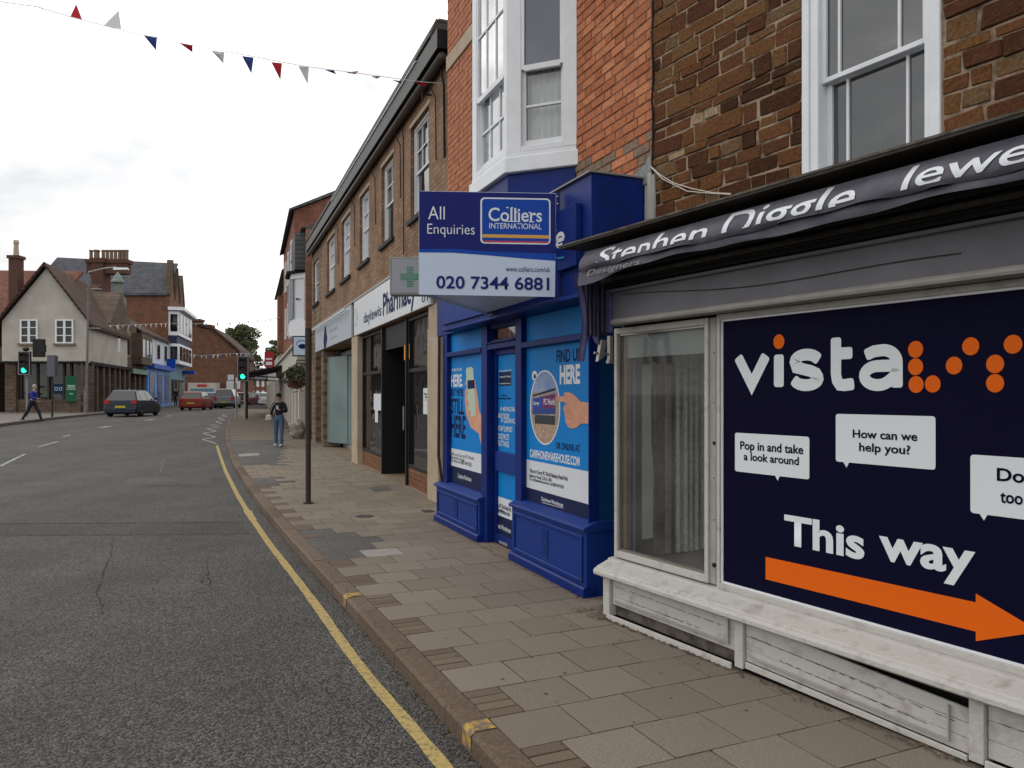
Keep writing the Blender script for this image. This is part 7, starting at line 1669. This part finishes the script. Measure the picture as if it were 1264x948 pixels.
# ================================================================== people
def skin_mesh(name, joints, edges, m, parent, root, sub=1):
    idx = {k_: i for i, k_ in enumerate(joints)}; me = bpy.data.meshes.new(name)
    me.from_pydata([joints[k_][0] for k_ in joints], [(idx[a], idx[b]) for a, b in edges], []); me.materials.append(m)
    o = bpy.data.objects.new(name, me); col.objects.link(o); o.parent = parent
    md = o.modifiers.new('skin', 'SKIN'); md.use_smooth_shade = True
    for k_, i in idx.items():
        r = joints[k_][1]; r = (r, r) if not isinstance(r, tuple) else r
        me.skin_vertices[0].data[i].radius = r; me.skin_vertices[0].data[i].use_root = (k_ == root)
    o.modifiers.new('sub', 'SUBSURF').levels = sub; o.modifiers['sub'].render_levels = sub; return o
M['skinp'] = mat('human skin', (.42, .22, .15), .6)
def person(label, loc, rz, pose, mats, hair, height=1.65, extra=None, grp=None):
    t = thing('person', label, 'person', loc=tuple(loc), rz=rz, group=grp); s = height/1.72
    t.scale = (s, s, s)
    P = dict(pelvis=((0, 0, .95), (.13, .10)), waist=((0, .0, 1.08), (.115, .085)), chest=((0, .0, 1.28), (.145, .10)), neck0=((0, .0, 1.42), (.075, .07)), neck=((0, .01, 1.50), .052), head0=((0, .02, 1.56), (.062, .075)), head=((0, .025, 1.64), (.076, .092)), crown=((0, .015, 1.69), (.055, .066)),
             shl=((-.17, 0, 1.39), .058), shr=((.17, 0, 1.39), .058), ell=((-.24, .0, 1.12), .042), elr=((.24, 0, 1.12), .042), wrl=((-.25, .10, .90), .028), wrr=((.25, .1, .90), .028), pll=((-.25, .13, .84), (.036, .022)), plr=((.25, .13, .84), (.036, .022)),
             hpl=((-.09, 0, .90), .09), hpr=((.09, 0, .90), .09), knl=((-.10, .02, .50), .060), knr=((.10, .02, .50), .060), anl=((-.10, 0, .10), .040), anr=((.10, 0, .10), .040))
    for k_, v in pose.items(): P[k_] = (v, P[k_][1])
    E_ = [('pelvis', 'waist'), ('waist', 'chest'), ('chest', 'neck0'), ('neck0', 'neck'), ('neck', 'head0'), ('head0', 'head'), ('head', 'crown'), ('neck0', 'shl'), ('neck0', 'shr'), ('shl', 'ell'), ('shr', 'elr'), ('ell', 'wrl'), ('elr', 'wrr'), ('wrl', 'pll'), ('wrr', 'plr'),
          ('pelvis', 'hpl'), ('pelvis', 'hpr'), ('hpl', 'knl'), ('hpr', 'knr'), ('knl', 'anl'), ('knr', 'anr')]
    skin_mesh('body', P, E_, M['skinp'], t, 'pelvis')
    def grow(ks, g, over={}): return {k_: (P[k_][0], tuple((x+g) for x in (P[k_][1] if isinstance(P[k_][1], tuple) else (P[k_][1],)*2))) if k_ not in over else over[k_] for k_ in ks}
    def mid(a, b, f): return tuple(Vector(P[a][0]).lerp(Vector(P[b][0]), f))
    j = grow(['pelvis', 'waist', 'chest', 'neck0', 'shl', 'shr', 'ell', 'elr', 'wrl', 'wrr'], .018)
    skin_mesh('jacket', j, [e for e in E_ if e[0] in j and e[1] in j], mats[0], t, 'pelvis')
    j = grow(['pelvis', 'waist', 'hpl', 'hpr', 'knl', 'knr', 'anl', 'anr'], .014)
    skin_mesh('trousers', j, [e for e in E_ if e[0] in j and e[1] in j], mats[1], t, 'pelvis')
    for a, dirv in (('anl', pose.get('toel')), ('anr', pose.get('toer'))):
        c_ = Vector(P[a][0]); d = Vector(dirv) if dirv else Vector((0, .17, -.05)); mb = MB()
        e_ = c_+d; w = .045; zb = -.055
        mb.hexa([(c_.x-w, c_.y-.08, c_.z+zb), (c_.x+w, c_.y-.08, c_.z+zb), (e_.x+w*.8, e_.y, e_.z-.0), (e_.x-w*.8, e_.y, e_.z-.0)], [(c_.x-w*.9, c_.y-.07, c_.z+.02), (c_.x+w*.9, c_.y-.07, c_.z+.02), (e_.x+w*.6, e_.y-.02, e_.z+.045), (e_.x-w*.6, e_.y-.02, e_.z+.045)]); mb.build('shoe', mats[2], t, bevel=.015, fixn=True)
    hd = Vector(P['head'][0]); fw = (Vector(P['head'][0])-Vector(P['crown'][0])); 
    mb = MB(); mb.ell(hd+Vector((0, -.025, .03)), (.088, .098, .095), 14, 10); mb.build('hair', hair, t, smooth=True)
    f = hd+Vector((0, .085, -.01)); mb = MB(); mb.ell(f+Vector((0, .012, -.012)), (.012, .018, .022), 8, 6); mb.build('nose', M['skinp'], t, smooth=True)
    for sx in (-1, 1): mb = MB(); mb.ell(f+Vector((sx*.03, -.002, .02)), (.011, .006, .007), 8, 6); mb.build('eye', M['dark'], t); mb = MB(); mb.ell(hd+Vector((sx*.08, -.0, .0)), (.012, .02, .03), 8, 6); mb.build('ear', M['skinp'], t)
    mb = MB(); mb.ell(f+Vector((0, -.006, -.045)), (.022, .008, .006), 8, 6); mb.build('mouth', mat('lips', (.25, .08, .07), .6) if 'lips' not in bpy.data.materials else bpy.data.materials['lips'], t)
    # fingers
    for sd in ('l', 'r'):
        w_, p_ = Vector(P['wr'+sd][0]), Vector(P['pl'+sd][0]); d = (p_-w_).normalized(); side = d.cross(Vector((0, 0, 1))); side = side.normalized() if side.length > .1 else Vector((0, 1, 0)); crl = d.cross(side)*(-1)
        mb = MB()
        for i, ln in enumerate((.065, .075, .07, .055)):
            b0 = p_+side*(.028-.018*i)+d*.01; m0 = b0+d*ln*.55+crl*.012; mb.tube([b0, m0, m0+d*ln*.35+crl*.028], .0085, 6)
        b0 = p_+side*.035-d*.02; mb.tube([b0, b0+side*.025+d*.03, b0+side*.022+d*.055+crl*.01], .010, 6); mb.build('fingers', M['skinp'], t)
    return t
M['blacktop'] = mat('black top', (.014, .014, .018), .85); M['jeans'] = mat('blue jeans', (.045, .085, .16), .85, c2=(.07, .12, .21), vs=12); M['whiteshoe'] = mat('white trainers', (.55, .55, .56), .6)
M['darkhair'] = mat('dark brown hair', (.014, .009, .007), .9, spec=.1); M['greyhair'] = mat('grey hair', (.30, .29, .28), .7); M['bluejacket'] = mat('royal blue jacket', (.012, .028, .22), .7); M['darktrs'] = mat('dark trousers', (.012, .015, .028), .85)
c = gp(344.5, 551, .1)
wm = person('woman in black top and blue jeans looking down at her phone on the right pavement', c, math.radians(180)+math.atan2(c.x, c.y)*-1*0, dict(
    head0=(0, .035, 1.555), head=(0, .06, 1.625), crown=(0, .055, 1.68), ell=(-.25, .02, 1.13), elr=(.25, .02, 1.13), wrl=(-.09, .24, 1.20), wrr=(.26, .06, .92), pll=(-.04, .27, 1.23), plr=(.25, .08, .86),
    knl=(-.10, .05, .50), knr=(.11, -.02, .50), anl=(-.10, .07, .07), anr=(.12, -.08, .08)), (M['blacktop'], M['jeans'], M['whiteshoe']), M['darkhair'], 1.56)
ph = thing('phone', 'white phone held up in the hand of the woman in black', 'phone', loc=tuple(c+Vector((0, 0, 0))), rz=math.radians(180)); mb = MB(); mb.hexa([(-.075, .275, 1.10), (-.005, .275, 1.10), (-.005, .285, 1.105), (-.075, .285, 1.105)], [(-.075, .33, 1.21), (-.005, .33, 1.21), (-.005, .34, 1.205), (-.075, .34, 1.205)]); mb.build('case', M['letw'], ph, bevel=.003)
bgm = mat('cream leather bag', (.42, .40, .33), .6, c2=(.30, .28, .22), vs=14)
bg_ = thing('handbag', 'cream shoulder bag hanging at the hip of the woman in black', 'bag', loc=tuple(c), rz=math.radians(180)); mb = MB()
mb.hexa([(.17, .03, .76), (.38, .03, .76), (.38, .15, .76), (.17, .15, .76)], [(.20, .05, .95), (.35, .05, .95), (.35, .13, .95), (.20, .13, .95)]); mb.build('pouch', bgm, bg_, bevel=.03, fixn=True)
mb = MB(); mb.tube([(.25, .08, .98), (.16, .13, 1.2), (.05, .12, 1.33), (-.05, .0, 1.42)], .010, 6); mb.tube([(.37, .08, .98), (.28, .10, 1.15), (.17, .05, 1.42)], .008, 6); mb.build('strap', bgm, bg_)
c = gp(40, 521); k = c.y/950
wk = person('walking person in royal blue jacket and dark trousers crossing on the left', c, math.radians(-90), dict(
    waist=(0, .02, 1.08), chest=(0, .05, 1.27), neck0=(0, .07, 1.40), neck=(0, .09, 1.48), head0=(0, .11, 1.54), head=(0, .12, 1.62), crown=(0, .11, 1.67), shl=(-.17, .06, 1.38), shr=(.17, .06, 1.38),
    ell=(-.22, .0, 1.12), elr=(.22, .12, 1.12), wrl=(-.2, .12, .98), wrr=(.18, .34, 1.08), pll=(-.2, .17, .95), plr=(.17, .40, 1.07),
    knl=(-.09, .22, .52), knr=(.09, -.16, .50), anl=(-.09, .36, .11), anr=(.09, -.42, .13)), (M['bluejacket'], M['darktrs'], M['underb']), M['greyhair'], 1.70)
bg2 = thing('shopping_bag', 'brown carrier bag held by the person in the royal blue jacket', 'bag', loc=tuple(c), rz=math.radians(-90)); mb = MB(); mb.hexa([(-.30, -.10, .55), (-.20, -.10, .55), (-.20, .15, .55), (-.30, .15, .55)], [(-.28, -.08, .86), (-.22, -.08, .86), (-.22, .13, .86), (-.28, .13, .86)]); mb.tube([(-.25, -.02, .86), (-.24, .12, .93), (-.25, .1, .86)], .006, 5); mb.build('bag', mat('brown paper bag', (.20, .11, .05), .8), bg2)
c = Vector(((217-CX)/FPX*74, 74, .53)); person('person in black standing by the far teal shopfront', c, math.radians(170), {}, (M['blacktop'], M['darktrs'], M['underb']), M['darkhair'], 1.75)
c = Vector(((140.5-CX)/FPX*47.5, 47.5, .53)); c = FG.w(-tt(140), 1.0, .53); person('person in pale top behind the dark blue hatchback', c, math.radians(200), {}, (mat('pale grey top', (.28, .26, .25), .85), M['darktrs'], M['underb']), M['darkhair'], 1.68)
# white sack and dog-like bundle beside the woman
c = gp(368, 541, .1); sk = thing('builders_bag', 'white rubble sack slumped against the pale grey wall behind the woman', 'sack', loc=tuple(c))
mb = MB(); mb.ell((0, 0, .28), (.27, .22, .34), 22, 16)
for i, v in enumerate(mb.v): n_ = noise.noise(Vector(v)*6)+.5*noise.noise(Vector(v)*15); q_ = 1+.15*(.3-v[2]); mb.v[i] = (v[0]*(1+.5*n_)*q_, v[1]*(1+.4*n_)*q_, max(0, v[2]*(1+.30*n_)))
mb.build('sack', mat('white woven sack', (.27, .245, .205), .85, c2=(.17, .15, .12), vs=9), sk, smooth=True)

# worn band between the two joints, chewing gum on flags
patch([(-60, 648.5), (296, 646.5), (308, 658.5), (-60, 660.5)], asphalt('worn band asphalt', (.012, .011, .010), (.088, .082, .076)), 'road_repair', .002)
patch([(150, 600), (262, 598), (258, 588), (160, 589)], asphalt('older asphalt', (.018, .017, .016), (.13, .12, .11)), 'road_repair', .003)
gm = MB()
for i in range(170):
    q = R.uniform(-.5, 9); k = R.uniform(.3, 2.3); w = FP.w(q, -(kerb_p(q)*-1+k)); w.z = .1022
    if inside_shops(w): continue
    r = R.uniform(.004, .012); n = 7; gm.add([(w.x+r*math.cos(2*PI*j/n)*R.uniform(.8, 1.1), w.y+r*math.sin(2*PI*j/n)*R.uniform(.8, 1.1), w.z) for j in range(n)], [tuple(range(n))])
tag(gm.build('gum_spots', mat('trodden gum', (.07, .06, .05), .9)), 'small dark trodden gum spots scattered over the paving flags', 'gum', kind='stuff')
# grit in the gutter and along the building line
gt = MB()
for i in range(1500):
    j = R.randrange(2, min(len(KS)-2, 16)); a, b = KS[j], KS[j+1]; p = a.lerp(b, R.random()); t = (b-a).normalized(); n = Vector((t.y, -t.x, 0)); p = p-n*abs(R.gauss(0, .05)); a_ = R.uniform(0, 2*PI); L_ = R.uniform(.003, .011); q = L_*R.uniform(.3, .9); p.z = G(p.x, p.y)+.004+q
    u = Vector((math.cos(a_), math.sin(a_), R.uniform(-.3, .3)))*L_; v = Vector((-math.sin(a_), math.cos(a_), R.uniform(-.4, .4)))*q; gt.add([p-u, p-v, p+u, p+v], [(0, 1, 2, 3)])
for i in range(500):
    s_ = R.uniform(-.1, 4.0); d = abs(R.gauss(0, .03))+.02; p = FB.w(s_, d, .103); a_ = R.uniform(0, 2*PI); L_ = R.uniform(.003, .014); q = L_*R.uniform(.3, .7); p.z += q+.002
    u = Vector((math.cos(a_), math.sin(a_), R.uniform(-.3, .3)))*L_; v = Vector((-math.sin(a_), math.cos(a_), R.uniform(-.4, .4)))*q; gt.add([p-u, p-v, p+u, p+v], [(0, 1, 2, 3)])
tag(gt.build('gutter_grit', M['dirt']), 'fine grit and dead leaf scraps along the kerb gutter and shop plinths', 'litter', kind='stuff')
